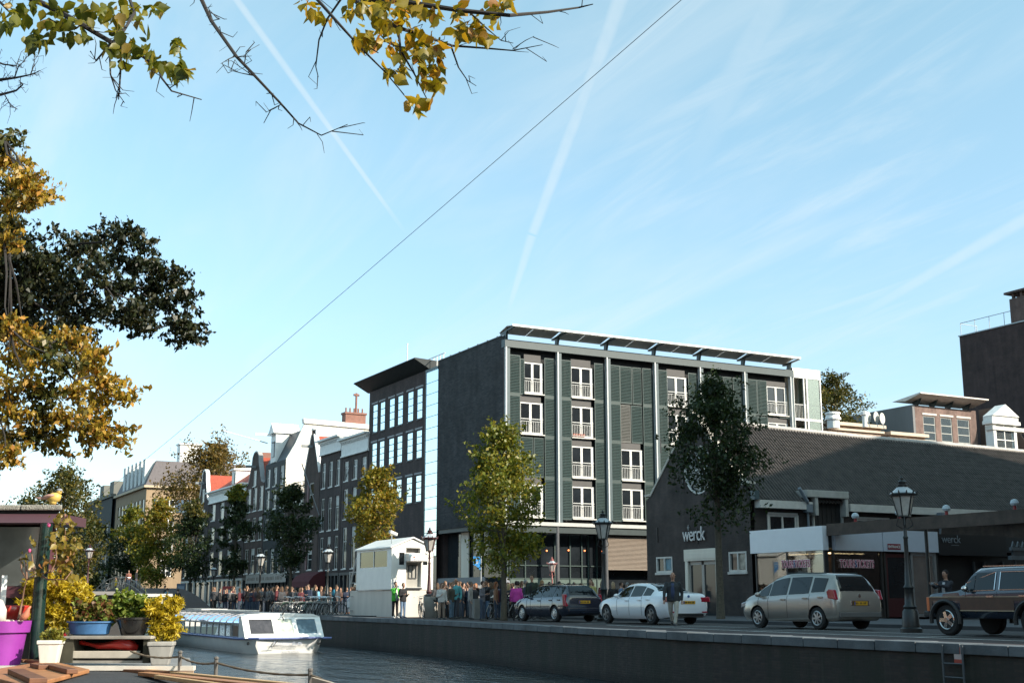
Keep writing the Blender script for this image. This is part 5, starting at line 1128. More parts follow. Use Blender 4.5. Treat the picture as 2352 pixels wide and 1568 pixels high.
for i, m_ in ((1, pbr('boat_pane_dark', (.06, .055, .06), .05, spec=.8, vary=.5, vs_=3)), (3, pbr('boat_pane_blind', (.46, .50, .42), .4)), (5, pbr('boat_pane_blue', (.06, .11, .15), .05, spec=.9, vary=.4, vs_=2))):
    p = [CF(xs[i], ts[1]), CF(xs[i + 1], ts[1]), CF(xs[i + 1], ts[2]), CF(xs[i], ts[2])]; b = MB(); b.quad(*[(x, y + .035, z) for x, y, z in p]); b.build('windscreen', m_, bt)
b = MB(); b.bar(CF(2.0, 1.0), CF(2.05, .82), .03); b.bar((2.0, .1, RZ), (2.0, .0, RZ + .1), .05); b.build('wiper', BLACKM, bt)
# glazed passenger saloon: side frames, curved roof panes
sy0, sy1 = .55, BL - 1.5; n = 15; st = (sy1 - sy0) / n
arc = lambda t: (.16 + .95 * (1 - math.cos(t * math.pi / 2)) * 1.0, HZ + .62 + .42 * math.sin(t * math.pi / 2))      # x, z on near shoulder
fr = MB(); RGL = clear('boat_roof_glass', (.30, .33, .38), .20, .06, (.7, .8, 1)); SGL = clear('boat_side_glass', (.55, .55, .55), .12, .02)
for i in range(n + 1):
    y = sy0 + i * st
    for sgn in (0, 1):
        X = lambda x: x if not sgn else BWd - x
        fr.box(X(.12), X(.18), y - .05, y + .05, HZ + .02, HZ + .62)
        pts = [arc(k / 6) for k in range(7)]
        fr.tube([(X(x), y, z) for x, z in pts], .035, 5)
fr.box(.11, .19, sy0, sy1, HZ + .60, HZ + .67); fr.box(BWd - .19, BWd - .11, sy0, sy1, HZ + .60, HZ + .67); fr.box(1.05, BWd - 1.05, sy0, sy1, HZ + 1.0, HZ + 1.10)
fr.build('saloon_frame', pbr('saloon_grey', (.30, .29, .29), .5, vary=.1), bt)
for sgn in (0, 1):
    X = lambda x: x if not sgn else BWd - x; gl_, gs = MB(), MB()
    for i in range(n):
        y0, y1 = sy0 + i * st + .05, sy0 + (i + 1) * st - .05
        for k in range(6):
            (xa, za), (xb, zb) = arc(k / 6), arc((k + 1) / 6); gl_.quad((X(xa), y0, za), (X(xa), y1, za), (X(xb), y1, zb), (X(xb), y0, zb))
        gs.quad((X(.15), y0, HZ + .05), (X(.15), y1, HZ + .05), (X(.15), y1, HZ + .6), (X(.15), y0, HZ + .6))
    gl_.build('roof_glass', RGL, bt, smooth=True, norm=False); gs.build('side_glass', SGL, bt, norm=False)
b = MB(); b.box(.25, BWd - .25, sy0, sy1, HZ - .05, HZ + .03); b.box(1.5, 1.9, sy0, sy1, HZ + .03, HZ + .3)
for i in range(14): b.box(.3, 1.4, sy0 + .4 + i * 1.1, sy0 + .5 + i * 1.1, HZ + .03, HZ + .42); b.box(2.4, 3.5, sy0 + .4 + i * 1.1, sy0 + .5 + i * 1.1, HZ + .03, HZ + .42)
b.build('seats', pbr('boat_seats', (.14, .07, .06), .8, vary=.6, vs_=4), bt)
b = MB(); b.box(1.4, 2.4, sy0 + 4.5, sy0 + 10, HZ + 1.14, HZ + 1.19); b.box(1.2, 2.6, 11.5, 15, HZ + 1.16, HZ + 1.22); b.build('roof_hatch', OFFW, bt)
b = MB(); b.bar((1.0, -.955, .30), (1.5, -.955, .34), .015); b.bar((1.25, -.95, .28), (1.5, -.97, HZ - .03), .02); b.build('bow_line', BLACKM, bt)
o = text('Amsterdam', .26, 'hull_lettering', pbr('boat_letter_blue', (.25, .29, .38), .5), bt, .003, (1.95, -.925, .36), (R(76), 0, 0), 1.1)
o = text('AMSTERDAM', .13, 'hull_lettering', pbr('boat_letter_pale', (.5, .52, .56), .5), bt, .003, (2.2, -.70, .03), (R(60), 0, 0), 1.1)
b = MB(); b.ell((BWd - .5, -.9, .42), .07, .05, .07, 8, 5); b.ell((.28, -.5, .45), .06, .05, .08, 8, 5); b.build('fairlead', BLACKM, bt)
# tourists inside
TONES = [(.22, .05, .04), (.05, .09, .2), (.3, .28, .25), (.03, .03, .035), (.25, .16, .05), (.08, .16, .15)]
# ---------------------------------------------------------------- cars (local +X = forward, +Y = left, x = 0 at the rear bumper)
TYRE = pbr('tyre_rubber', (.014, .014, .015), .85); CGL = pbr('car_glass', (.010, .013, .015), .03, spec=.5, ior=1.45); CHR = pbr('chrome', (.55, .55, .55), .15, metal=1.0); PLAST = pbr('black_plastic', (.018, .018, .019), .55)
TAILR = pbr('tail_light_red', (.30, .012, .03), .15, coat=.6); PLATE = pbr('yellow_plate', (.62, .33, .02), .5); HEADL = pbr('headlight_glass', (.5, .52, .54), .08, metal=.4)
RIM = pbr('alloy_rim', (.40, .41, .42), .3, metal=.7); RIMD = pbr('dark_alloy_rim', (.12, .12, .125), .35, metal=.6)
def pchip(xs, ys):
    xs, ys = np.array(xs, float), np.array(ys, float); h = np.diff(xs); d = np.diff(ys) / h; m_ = np.zeros_like(ys)
    for i in range(1, len(xs) - 1):
        if d[i - 1] * d[i] > 0: w1, w2 = 2 * h[i] + h[i - 1], h[i] + 2 * h[i - 1]; m_[i] = (w1 + w2) / (w1 / d[i - 1] + w2 / d[i])
    m_[0], m_[-1] = d[0], d[-1]
    def f(x):
        i = int(min(max(np.searchsorted(xs, x) - 1, 0), len(h) - 1)); t = (x - xs[i]) / h[i]
        return float((1 + 2 * t) * (1 - t) ** 2 * ys[i] + t * (1 - t) ** 2 * h[i] * m_[i] + t * t * (3 - 2 * t) * ys[i + 1] + t * t * (t - 1) * h[i] * m_[i + 1])
    return f
def car(name, label, st, wheels, wr, paint, wins, wsh, rwin, hatch=True, rim=RIM, spokes=7, sec=None, boxy=False):
    t = thing(name, label, 'car'); F = [pchip([s_[0] for s_ in st], [s_[k] for s_ in st]) for k in range(1, 6)]
    L = st[-1][0]
    def P(x):
        w_, zb, zt, zr, wt = [f(x) for f in F]; dz = zr - zt
        return [(0, zb), (w_ - .12, zb), (w_ - .025, zb + .12), (w_, zb + .42 * (zt - zb)), (w_ - .006, zt - .10), (w_ - (.02 if boxy else .045), zt), (wt + .02, zt + dz * .86), (wt - .09, zt + dz * .985), (wt * .5, zr), (0, zr + .0)]
    xs = sorted({round(L * i / 46, 4) for i in range(47)} | {s_[0] for s_ in st}); xs = [x for i, x in enumerate(xs) if i == 0 or x - xs[i - 1] > .01]
    b = MB(); base = []
    for x in xs:
        half = P(x); ring = [(x, y, z) for y, z in half] + [(x, -y, z) for y, z in half[-2:0:-1]]; base.append(len(b.v)); b.v += ring; n = len(ring)
    for a, c in zip(base, base[1:]):
        for k in range(n): b.f.append((a + k, a + (k + 1) % n, c + (k + 1) % n, c + k)); b.mi.append(0)
    b.f.append(tuple(base[0] + k for k in range(n))); b.f.append(tuple(base[-1] + k for k in range(n))[::-1]); b.mi += [0, 0]
    body = b.build('body', [paint, PLAST], t)
    cut = MB()
    for wx_, hw in wheels:
        for sg in (1, -1):
            ya, yb = sg * (hw - .28), sg * (hw + .35); R_ = wr + .055; pts = [(wx_ + R_ * math.cos(2 * math.pi * i / 28), wr + R_ * math.sin(2 * math.pi * i / 28)) for i in range(28)]
            cut.prism(pts, min(ya, yb), max(ya, yb), 'y')
    co = cut.build('cut', [paint, PLAST]); co.data.polygons.foreach_set('material_index', [1] * len(co.data.polygons))
    md = body.modifiers.new('c', 'BOOLEAN'); md.object = co; md.operation = 'DIFFERENCE'; md.solver = 'EXACT'
    dg = bpy.context.evaluated_depsgraph_get(); me = bpy.data.meshes.new_from_object(body.evaluated_get(dg)); body.modifiers.clear(); body.data = me; bpy.data.objects.remove(co); shade(me, 32)
    def lerp(a, c, q): return (a[0] + (c[0] - a[0]) * q, a[1] + (c[1] - a[1]) * q)
    for sg in (1, -1):
        for (x0, x1, lo, hi) in wins:
            b = MB(); k = 7; q = []
            for i in range(k + 1):
                x = x0 + (x1 - x0) * i / k; p5, p6 = P(x)[5], P(x)[6]; u, v_ = lerp(p5, p6, lo), lerp(p5, p6, hi); q.append(((x, sg * (u[0] + .010), u[1]), (x, sg * (v_[0] + .010), v_[1])))
            for a, c in zip(q, q[1:]): b.quad(a[0], c[0], c[1], a[1])
            b.build('side_window', CGL, t, smooth=True)
    def topglass(x0, x1, nm, yin=.0):
        b = MB(); k = 8; rows = []
        for i in range(k + 1):
            x = x0 + (x1 - x0) * i / k; h = P(x); q = P(x + .01); row = []
            nx, nz = -(q[8][1] - h[8][1]), .01; ln = math.hypot(nx, nz) or 1; nx, nz = nx / ln * .012, nz / ln * .012
            for y, z in [(-h[6][0] + .03, h[6][1]), (-h[7][0], h[7][1]), (-h[8][0], h[8][1]), (0, h[9][1]), (h[8][0], h[8][1]), (h[7][0], h[7][1]), (h[6][0] - .03, h[6][1])]: row.append((x + nx, y * .97, z + nz))
            rows.append(row)
        for a, c in zip(rows, rows[1:]):
            for j in range(6): b.quad(a[j], a[j + 1], c[j + 1], c[j])
        b.build(nm, CGL, t, smooth=True)
    topglass(*wsh, 'windscreen'); topglass(*rwin, 'rear_window')
    for wx_, hw in wheels:
        for sg in (1, -1):
            w_ = MB(); W2 = .10
            w_.lathe([(wr * .62, -W2), (wr * .9, -W2), (wr, -W2 * .7), (wr, W2 * .7), (wr * .9, W2), (wr * .62, W2)], 26, (0, 0, 0), ax='y')
            o = w_.build('wheel', TYRE, t, smooth=35, loc=(wx_, sg * (hw - .10), wr))
            r = MB(); yo = sg * (W2 + .004); yi = sg * (W2 - .05)
            for k in range(spokes):
                a = 2 * math.pi * k / spokes; r.bar((0, yi + sg * .05, 0), (wr * .60 * math.cos(a), yo - sg * .015, wr * .60 * math.sin(a)), wr * (.16 if spokes > 5 else .24), .03, (0, 1, 0))
            r.lathe([(wr * .16, -.01), (wr * .16, .02)], 12, (0, yo, 0), ax='y')
            pts = [(wr * .61 * math.cos(2 * math.pi * i / 24), yo - sg * .008, wr * .61 * math.sin(2 * math.pi * i / 24)) for i in range(25)]; r.tube(pts, .022, 5, ref=(0, 1, 0))
            r.build('rim', rim, o)
    # shut lines, sill, mirrors, handles
    for x in [(wins[i][1] + wins[i + 1][0]) / 2 for i in range(len(wins) - 1)] + [wins[-1][1] - .02]:
        for sg in (1, -1):
            h = P(x); pl_ = [h[5], h[4], h[3], h[2]]; MB().tube([(x, sg * (a[0] + .001), a[1]) for a in pl_], .007, 4, ref=(1, 0, 0)).build('door_seam', PLAST, t)
    for sg in (1, -1):
        x = wins[-1][1] - .12; h = P(x); b = MB(); b.ell((x, sg * (h[5][0] + .12), h[5][1] + .08), .07, .10, .075, 10, 6); b.bar((x, sg * (h[5][0] - .02), h[5][1]), (x, sg * (h[5][0] + .09), h[5][1] + .06), .05); b.build('mirror', paint if not boxy else CHR, t, smooth=50)
        for i in range(len(wins)):
            if wins[i][1] - wins[i][0] < .5: continue
            xh = wins[i][0] + .12; h = P(xh); b = MB(); b.box(xh - .10, xh + .10, sg * (h[4][0] - .01), sg * (h[4][0] + .03), h[4][1] - .03, h[4][1] + .01); b.build('door_handle', CHR if boxy else paint, t)
    return t, P, L
def wheel_place(t, px, py, wx_, hw):
    p = gr(px, py); t.location = (p.x + hw, p.y - wx_, .01); t.rotation_euler = (0, 0, R(90))
def plate(t, x, z, y=0.0, w_=.52):
    b = MB(); b.box(x - .012, x, y - w_ / 2, y + w_ / 2, z - .055, z + .055); o = b.build('number_plate', PLATE, t)
    b = MB()
    for i, q in enumerate((-.20, -.14, -.05, .01, .10, .16)): b.box(x - .016, x - .0125, y + q, y + q + .035, z - .03, z + .03)
    b.build('plate_marks', BLACKM, o); b = MB(); b.box(x - .0165, x - .0126, y + w_ / 2 - .05, y + w_ / 2 - .005, z - .05, z + .05); b.build('plate_band', pbr('plate_blue', (.02, .05, .25), .5), o)
PMPV = pbr('champagne_silver_paint', (.34, .315, .285), .28, metal=.55, coat=.7); PWH = pbr('white_car_paint', (.72, .74, .77), .25, coat=.8); PBL = pbr('dark_blue_paint', (.012, .018, .034), .22, coat=.9); PSUV = pbr('navy_blue_paint', (.012, .022, .042), .22, coat=.9)
# silver minivan
mpv, P, L = car('minivan', 'champagne silver minivan parked rear towards us beside the tall street lamp', [(0, .76, .36, .84, .88, .66), (.05, .86, .30, .95, 1.0, .70), (.20, .905, .25, 1.03, 1.30, .66), (.42, .915, .24, 1.05, 1.57, .60), (.7, .92, .23, 1.04, 1.62, .61), (1.4, .92, .22, 1.01, 1.655, .625), (2.3, .92, .22, .98, 1.64, .63), (2.85, .92, .22, .955, 1.56, .61), (3.35, .92, .22, .94, 1.34, .64), (3.78, .91, .22, .93, 1.06, .74), (4.15, .88, .23, .86, .95, .73), (4.42, .78, .26, .72, .80, .64), (4.53, .62, .34, .58, .66, .52)],
    [(.86, .90), (3.58, .90)], .325, PMPV, [(.55, 1.12, .10, .90), (1.22, 2.12, .06, .95), (2.22, 3.02, .06, .95), (3.08, 3.55, .08, .9)], (3.76, 2.92), (.10, .44), rim=RIM, spokes=7)
wheel_place(mpv, 1878, 1446, .86, .90)
for sg in (1, -1):
    b = MB(); h = P(.14); b.prism([(.02, .86), (.34, .90), (.40, 1.10), (.30, 1.16), (.10, 1.14)], sg * .80, sg * .925, 'y'); b.build('tail_light', TAILR, mpv, bevel=.02)
b = MB(); b.box(-.02, .10, -.80, .80, .36, .50); b.build('bumper', pbr('grey_bumper', (.11, .11, .11), .5), mpv, bevel=.02); plate(mpv, -.018, .76, 0)
b = MB(); b.box(-.008, .05, -.36, .36, .685, .84); b.build('plate_recess', CHR, mpv, bevel=.015)
b = MB(); b.lathe([(.05, -.01), (.05, .012)], 10, (.015, 0, .97), ax='x'); b.build('badge', CHR, mpv)
b = MB(); b.box(.0, .02, -.14, .14, 1.49, 1.52)
for sg in (1, -1): b.tube([(.7, sg * .60, 1.635), (2.4, sg * .61, 1.66)], .018, 6)
b.build('roof_rail', BLACKM, mpv)
for sg in (1, -1): MB().prism([(4.10, .68), (4.45, .62), (4.42, .76), (4.05, .84)], sg * .68, sg * .86, 'y').build('headlight', HEADL, mpv, bevel=.02)
# white sedan
sed, P, L = car('sedan', 'white sedan parked by the gable building with a man walking past its rear', [(0, .70, .38, .80, .86, .60), (.05, .82, .32, .93, 1.0, .66), (.18, .90, .26, .98, 1.09, .70), (.55, .925, .22, .99, 1.12, .70), (.85, .93, .20, .99, 1.15, .68), (1.3, .93, .19, .975, 1.34, .60), (1.75, .93, .19, .965, 1.44, .58), (2.4, .93, .19, .95, 1.465, .59), (2.9, .93, .19, .94, 1.42, .60), (3.3, .93, .19, .93, 1.24, .64), (3.72, .925, .20, .915, 1.0, .74), (4.2, .90, .21, .86, .92, .74), (4.6, .84, .22, .76, .82, .66), (4.82, .70, .28, .64, .70, .55), (4.9, .56, .34, .56, .60, .45)],
    [(1.08, .91), (4.05, .91)], .335, PWH, [(1.12, 1.62, .12, .86), (1.68, 2.42, .06, .93), (2.50, 3.30, .06, .93)], (3.70, 2.94), (.92, 1.66), rim=RIMD, spokes=5)
wheel_place(sed, 1495, 1434, 1.08, .91)
for sg in (1, -1):
    b = MB(); b.prism([(-.005, .78), (.30, .82), (.34, .95), (.10, .98), (.0, .94)], sg * .52, sg * .915, 'y'); b.build('tail_light', TAILR, sed, bevel=.02)
    b = MB(); b.box(-.012, .06, sg * .55, sg * .78, .42, .46); b.build('reflector', TAILR, sed)
plate(sed, .0, .77); b = MB(); b.lathe([(.045, -.01), (.045, .012)], 12, (.02, 0, .98), ax='x'); b.build('badge', pbr('badge_blue', (.05, .12, .30), .3), sed)
b = MB(); b.box(-.006, .1, -.62, .62, .30, .40); b.build('bumper', PLAST, sed, bevel=.02)
for sg in (1, -1): MB().prism([(4.35, .62), (4.75, .58), (4.70, .70), (4.30, .76)], sg * .60, sg * .80, 'y').build('headlight', HEADL, sed, bevel=.02)
# dark blue station wagon
wag, P, L = car('station_wagon', 'dark blue station wagon parked behind the white sedan with people beyond', [(0, .70, .36, .84, .88, .62), (.05, .82, .30, .94, .98, .66), (.25, .86, .25, .97, 1.24, .62), (.5, .87, .22, .97, 1.42, .57), (.8, .875, .21, .965, 1.455, .565), (1.6, .88, .2, .95, 1.47, .57), (2.5, .88, .2, .935, 1.45, .575), (2.9, .88, .2, .93, 1.36, .58), (3.25, .88, .2, .92, 1.20, .62), (3.6, .875, .2, .90, 1.0, .70), (4.1, .85, .21, .82, .90, .70), (4.45, .78, .24, .70, .77, .62), (4.65, .58, .32, .56, .62, .48)],
    [(.92, .86), (3.62, .86)], .315, PBL, [(.45, 1.02, .08, .90), (1.10, 1.95, .06, .93), (2.03, 2.85, .06, .93), (2.9, 3.2, .1, .85)], (3.58, 2.86), (.10, .48), rim=RIM, spokes=9)
wheel_place(wag, 1273, 1428, .92, .86)
for sg in (1, -1):
    b = MB(); b.prism([(.01, .62), (.22, .62), (.30, 1.08), (.12, 1.08)], sg * .74, sg * .872, 'y'); b.build('tail_light', TAILR, wag, bevel=.02)
plate(wag, -.0, .78); b = MB(); b.box(-.02, .08, -.74, .74, .40, .56); b.build('bumper', PBL, wag, bevel=.03)
for sg in (1, -1): MB().tube([(.6, sg * .55, 1.47), (.7, sg * .55, 1.50), (2.4, sg * .56, 1.50), (2.5, sg * .56, 1.46)], .02, 6).build('roof_rail', BLACKM, wag)
for sg in (1, -1): MB().prism([(4.1, .62), (4.5, .55), (4.45, .68), (4.05, .78)], sg * .58, sg * .78, 'y').build('headlight', HEADL, wag, bevel=.02)
# dark blue off-roader with wood sides
suv, P, L = car('offroad_car', 'dark blue boxy off-road car with wood panelled sides at the right edge', [(0, .80, .48, .98, 1.02, .70), (.04, .86, .44, 1.04, 1.10, .72), (.14, .88, .42, 1.06, 1.55, .70), (.3, .885, .42, 1.06, 1.60, .70), (1.5, .885, .42, 1.05, 1.63, .71), (2.55, .885, .42, 1.04, 1.61, .70), (2.7, .885, .42, 1.04, 1.56, .70), (3.12, .885, .42, 1.03, 1.10, .78), (3.3, .88, .42, 1.02, 1.06, .80), (3.95, .86, .43, .97, 1.01, .80), (4.10, .85, .44, .93, .96, .78), (4.16, .82, .46, .88, .90, .74)],
    [(.98, .86), (3.55, .86)], .37, PSUV, [(.22, .95, .10, .90), (1.08, 1.88, .08, .92), (2.02, 2.62, .08, .92), (2.64, 2.92, .10, .85)], (3.12, 2.66), (.05, .17), rim=CHR, spokes=5, boxy=True)
wheel_place(suv, 2177, 1459, 3.55, .86)
WOOD = pbr('wood_panel', (.060, .027, .015), .5, vary=.3, vs_=5, coat=.1); GOLD = pbr('tan_trim', (.42, .33, .22), .4)
for sg in (1, -1):
    b = MB(); tr_ = MB()
    for x0, x1 in ((.08, .50), (1.46, 3.07)):
        n = 8
        for i in range(n):
            a, c = x0 + (x1 - x0) * i / n, x0 + (x1 - x0) * (i + 1) / n; ya, yc = P(a)[3][0] + .006, P(c)[3][0] + .006; b.quad((a, sg * ya, .60), (c, sg * yc, .60), (c, sg * yc, .92), (a, sg * ya, .92))
        tr_.bar((x0, sg * (P(x0)[3][0] + .01), .60), (x1, sg * (P(x1)[3][0] + .01), .60), .02, .02)
    for x0, x1 in ((.5, 1.46), (3.07, 4.08)):
        b.quad((x0, sg * (P(x0)[3][0] + .006), .84), (x1, sg * (P(x1)[3][0] + .006), .84), (x1, sg * (P(x1)[3][0] + .006), .92), (x0, sg * (P(x0)[3][0] + .006), .92))
    b.quad((3.98, sg * (P(3.98)[3][0] + .006), .58), (4.10, sg * (P(4.1)[3][0] + .006), .58), (4.10, sg * (P(4.1)[3][0] + .006), .84), (3.98, sg * (P(3.98)[3][0] + .006), .84))
    tr_.bar((.08, sg * (P(.1)[3][0] + .01), .925), (4.08, sg * (P(4.08)[3][0] + .012), .925), .022, .02)
    b.build('wood_panel', WOOD, suv); tr_.build('panel_trim', GOLD, suv)
    for wx_ in (.98, 3.55):
        f = MB(); pts = [(wx_ + (.37 + .09) * math.cos(a), sg * .895, .37 + (.37 + .09) * math.sin(a)) for a in [math.pi * (-.06 + 1.12 * i / 16) for i in range(17)]]; f.tube(pts, (.055, .05), 6, ref=(0, 1, 0)); f.build('wheel_arch', PLAST, suv)
    f = MB(); f.box(4.08, 4.165, sg * .80, sg * .865, .58, .92); f.build('indicator', pbr('orange_light', (.6, .16, .06), .3), suv, bevel=.01)
    f = MB()
    for (x0, x1, lo, hi) in ((.22, .95, .10, .90), (1.08, 1.88, .08, .92), (2.02, 2.92, .08, .92)):
        q = []
        for x, l_ in ((x0, lo), (x1, lo), (x1, hi), (x0, hi)): p5, p6 = P(x)[5], P(x)[6]; q.append((x, sg * (p5[0] + (p6[0] - p5[0]) * l_ + .014), p5[1] + (p6[1] - p5[1]) * l_))
        for a, c in zip(q, q[1:] + q[:1]): f.bar(a, c, .022, .014)
    f.build('window_trim', CHR, suv)
    f = MB(); f.box(.3, 2.5, sg * .62, sg * .64, 1.64, 1.66); f.build('roof_rack', CHR, suv)
b = MB(); b.box(4.10, 4.30, -.85, .85, .44, .58); b.build('bumper', PLAST, suv, bevel=.03)
# background vehicles: white van by the houses, small cars among the bicycles
vanp = at(858, 1370, 78); vn = thing('van', 'white van half hidden behind the chatting group left of the kiosk', 'van', (29.5, onx(895, 1360, 29.5)[0], 0), R(90))
b = MB(); b.prism([(0, .35), (4.9, .35), (5.0, .9), (4.3, 1.15), (3.7, 1.95), (.1, 2.0), (0, 1.2)], -.9, .9, 'y'); b.build('body', PWH, vn, bevel=.08)
b = MB()
for sg in (-1, 1): b.prism([(3.0, 1.2), (4.2, 1.2), (3.7, 1.82), (3.0, 1.85)], sg * .905, sg * .90, 'y')
b.build('side_window', CGL, vn); 
for x in (.9, 4.0):
    for sg in (-1, 1): b = MB(); b.lathe([(.34, -.1), (.34, .1)], 18, (x, sg * .82, .34), ax='y'); b.build('wheel', TYRE, vn)
def far_car(px, py, paint, label, sc=.95):
    p = gr(px, py); o = copy_tree(wag, None, (p.x, p.y, 0), R(90), label, sc); swap_mat(o, 'body', paint); o['group'] = 'cars parked along the houses'; return o
far_car(650, 1398, pbr('grey_blue_paint', (.10, .14, .17), .25, coat=.8), 'grey blue car behind the parked bicycles below the shop banner')
far_car(575, 1392, PBL, 'black car behind the blue notice board at the left')
far_car(478, 1386, pbr('pale_green_paint', (.22, .34, .36), .25, coat=.8), 'pale teal car farther left behind the yellow plant')
far_car(372, 1380, PBL, 'dark car farthest left by the bridge')
# ---------------------------------------------------------------- people
SK = {'f': pbr('skin_fair', (.46, .27, .19), .55), 'm': pbr('skin_tan', (.33, .18, .12), .55), 'd': pbr('skin_dark', (.10, .055, .04), .5)}
CLO = {}
def cloth(c):
    k = tuple(round(x, 3) for x in c)
    if k not in CLO: CLO[k] = pbr('cloth_%d' % len(CLO), c, .85, vary=.22, vs_=9)
    return CLO[k]
def remesh(b, name, mat, parent, vox, smooth=2):
    o = b.build(name, mat, parent)
    m_ = o.modifiers.new('r', 'REMESH'); m_.mode = 'VOXEL'; m_.voxel_size = vox; m_.use_smooth_shade = True
    s_ = o.modifiers.new('s', 'SMOOTH'); s_.factor = .5; s_.iterations = smooth
    dg = bpy.context.evaluated_depsgraph_get(); me = bpy.data.meshes.new_from_object(o.evaluated_get(dg)); o.modifiers.clear(); o.data = me
    if not me.materials: me.materials.append(mat)
    return o
V = Vector
def person(loc, rz, h, label, top, bot, hair=(.03, .02, .015), skin='f', shoes=(.05, .05, .05), pose='stand', arms=('down', 'down'), group=None, long=False, bald=False, bag=None, skirt=False, cap=None, fat=1.0, lean=0.0, vox=.026, seed=0, open_shirt=None, puffy=1.0):
    rr_ = random.Random(seed or hash(label) % 9999); t = thing('person', label, 'person', loc, rz, group); sc = h / 1.75
    # joints, facing -Y, metres for 1.75 m
    hipz = .92; sit = pose == 'sit'
    pel = V((0, 0, hipz)) if not sit else V((0, .05, .48))
    lnv = V((0, -math.sin(lean), math.cos(lean)))
    chest = pel + lnv * .36; neck = pel + lnv * .55; head = neck + V((0, -.02 - math.sin(lean) * .12, .17 * (1 if lean < .6 else .8)))
    sw = rr_.uniform(-.02, .02)
    if pose == 'walk': off = {1: (-.30, .04), -1: (.28, .10)}
    else: off = {1: (sw, 0), -1: (-sw, 0)}
    legs, armsj = {}, {}
    for s_ in (1, -1):
        hp = pel + V((s_ * .095, 0, -.02))
        if sit: kn = hp + V((s_ * .05, -.44, .03)); an = kn + V((s_ * .02, -.06 + rr_.uniform(-.08, .05), -.42))
        else:
            fo, up = off[s_]; kn = V((s_ * .105, hp.y + fo * .55 - (.05 if up > .05 else .01), .50)); an = V((s_ * .12 if pose != 'walk' else s_ * .07, hp.y + fo, .09 + up))
        legs[s_] = (hp, kn, an)
        sh_ = neck + V((s_ * .185 * fat, .01, -.085)); a = arms[0 if s_ == 1 else 1]
        if a == 'down': el = sh_ + V((s_ * .075, .03 - .18 * math.sin(lean), -.29)); wr2 = el + V((s_ * .01, -.07, -.25))
        elif a == 'fwd': el = sh_ + V((s_ * .05, .0, -.29)); wr2 = el + V((-s_ * .09, -.20, .06))
        elif a == 'cross': el = sh_ + V((s_ * .06, -.04, -.28)); wr2 = el + V((-s_ * .23, -.15, .03))
        elif a == 'up': el = sh_ + V((s_ * .03, -.20, -.16)); wr2 = el + V((-s_ * .10, -.10, .24))
        elif a == 'cam': el = sh_ + V((s_ * .04, -.23, -.13)); wr2 = el + V((-s_ * .10, -.25, .07))
        elif a == 'swing': el = sh_ + V((s_ * .07, .10 * s_, -.29)); wr2 = el + V((0, -.10 + .02 * s_, -.24))
        elif a == 'pocket': el = sh_ + V((s_ * .11, .06, -.27)); wr2 = el + V((-s_ * .06, -.10, -.20))
        elif a == 'knee': el = sh_ + V((s_ * .06, -.18, -.22)); wr2 = el + V((-s_ * .04, -.20, -.06))
        armsj[s_] = (sh_, el, wr2)
    hd = {}
    b = MB()       # bare body: one continuous surface with head, ears, nose, neck, trunk, limbs
    b.ell(head, .074, .094, .118, 14, 10); b.ell(head + V((0, -.085, -.015)), .016, .028, .022, 8, 6); b.ell(head + V((0, -.03, -.075)), .052, .060, .05, 10, 6)
    for s_ in (1, -1): b.ell(head + V((s_ * .076, .005, -.005)), .014, .022, .032, 8, 5)
    b.cap(head + V((0, .012, -.08)), neck + V((0, .01, -.05)), .054, .060)
    b.tube([pel + V((0, 0, -.08)), pel, pel + lnv * .2, chest, neck + V((0, 0, -.06)), neck], [(.13, .09), (.155, .105), (.13, .09), (.155, .10), (.12, .075), (.06, .06)], 14, ref=(1, 0, 0))
    for s_ in (1, -1):
        hp, kn, an = legs[s_]; b.cap(hp, kn, .080, .055); b.cap(kn, an, .053, .036)
        sh_, el, wr2 = armsj[s_]; b.cap(sh_, el, .047, .037); b.cap(el, wr2, .036, .026)
        d = (wr2 - el).normalized(); hd[s_] = (wr2, d); b.cap(wr2 + d * .02, wr2 + d * .065, .030, .032)
    body = remesh(b, 'body', SK[skin], t, vox, 2)
    f = MB()       # fingers: five unequal, slightly curled
    for s_ in (1, -1):
        wr2, d = hd[s_]; side = d.cross(V((0, 0, 1)));
        if side.length < .1: side = V((0, 1, 0))
        side.normalize(); curl = d.cross(side) * (-.02)
        for k, ln in enumerate((.060, .070, .066, .052)):
            p = wr2 + d * .085 + side * (-.026 + .0175 * k); f.tube([p, p + d * ln * .55 + curl * .4, p + d * ln * .9 + curl * 1.6], [.0088, .008, .006], 5)
        p = wr2 + d * .045 + side * -.030; f.tube([p, p + d * .03 - side * .026 + curl, p + d * .055 - side * .022 + curl * 1.5], [.0105, .0095, .007], 5)
    f.build('fingers', SK[skin], body, smooth=True)
    e = MB()
    for s_ in (1, -1): e.ell(head + V((s_ * .030, -.083, .012)), .011, .008, .007, 7, 4)
    e.tube([head + V((-.026, -.084, -.060)), head + V((0, -.091, -.062)), head + V((.026, -.084, -.060))], .006, 5); e.tube([head + V((-.046, -.078, .034)), head + V((-.016, -.090, .036))], .006, 4); e.tube([head + V((.046, -.078, .034)), head + V((.016, -.090, .036))], .006, 4)
    e.build('face_features', pbr('face_dark', (.10, .04, .03), .6), body)
    # clothes follow the body
    g = MB(); F = fat * puffy
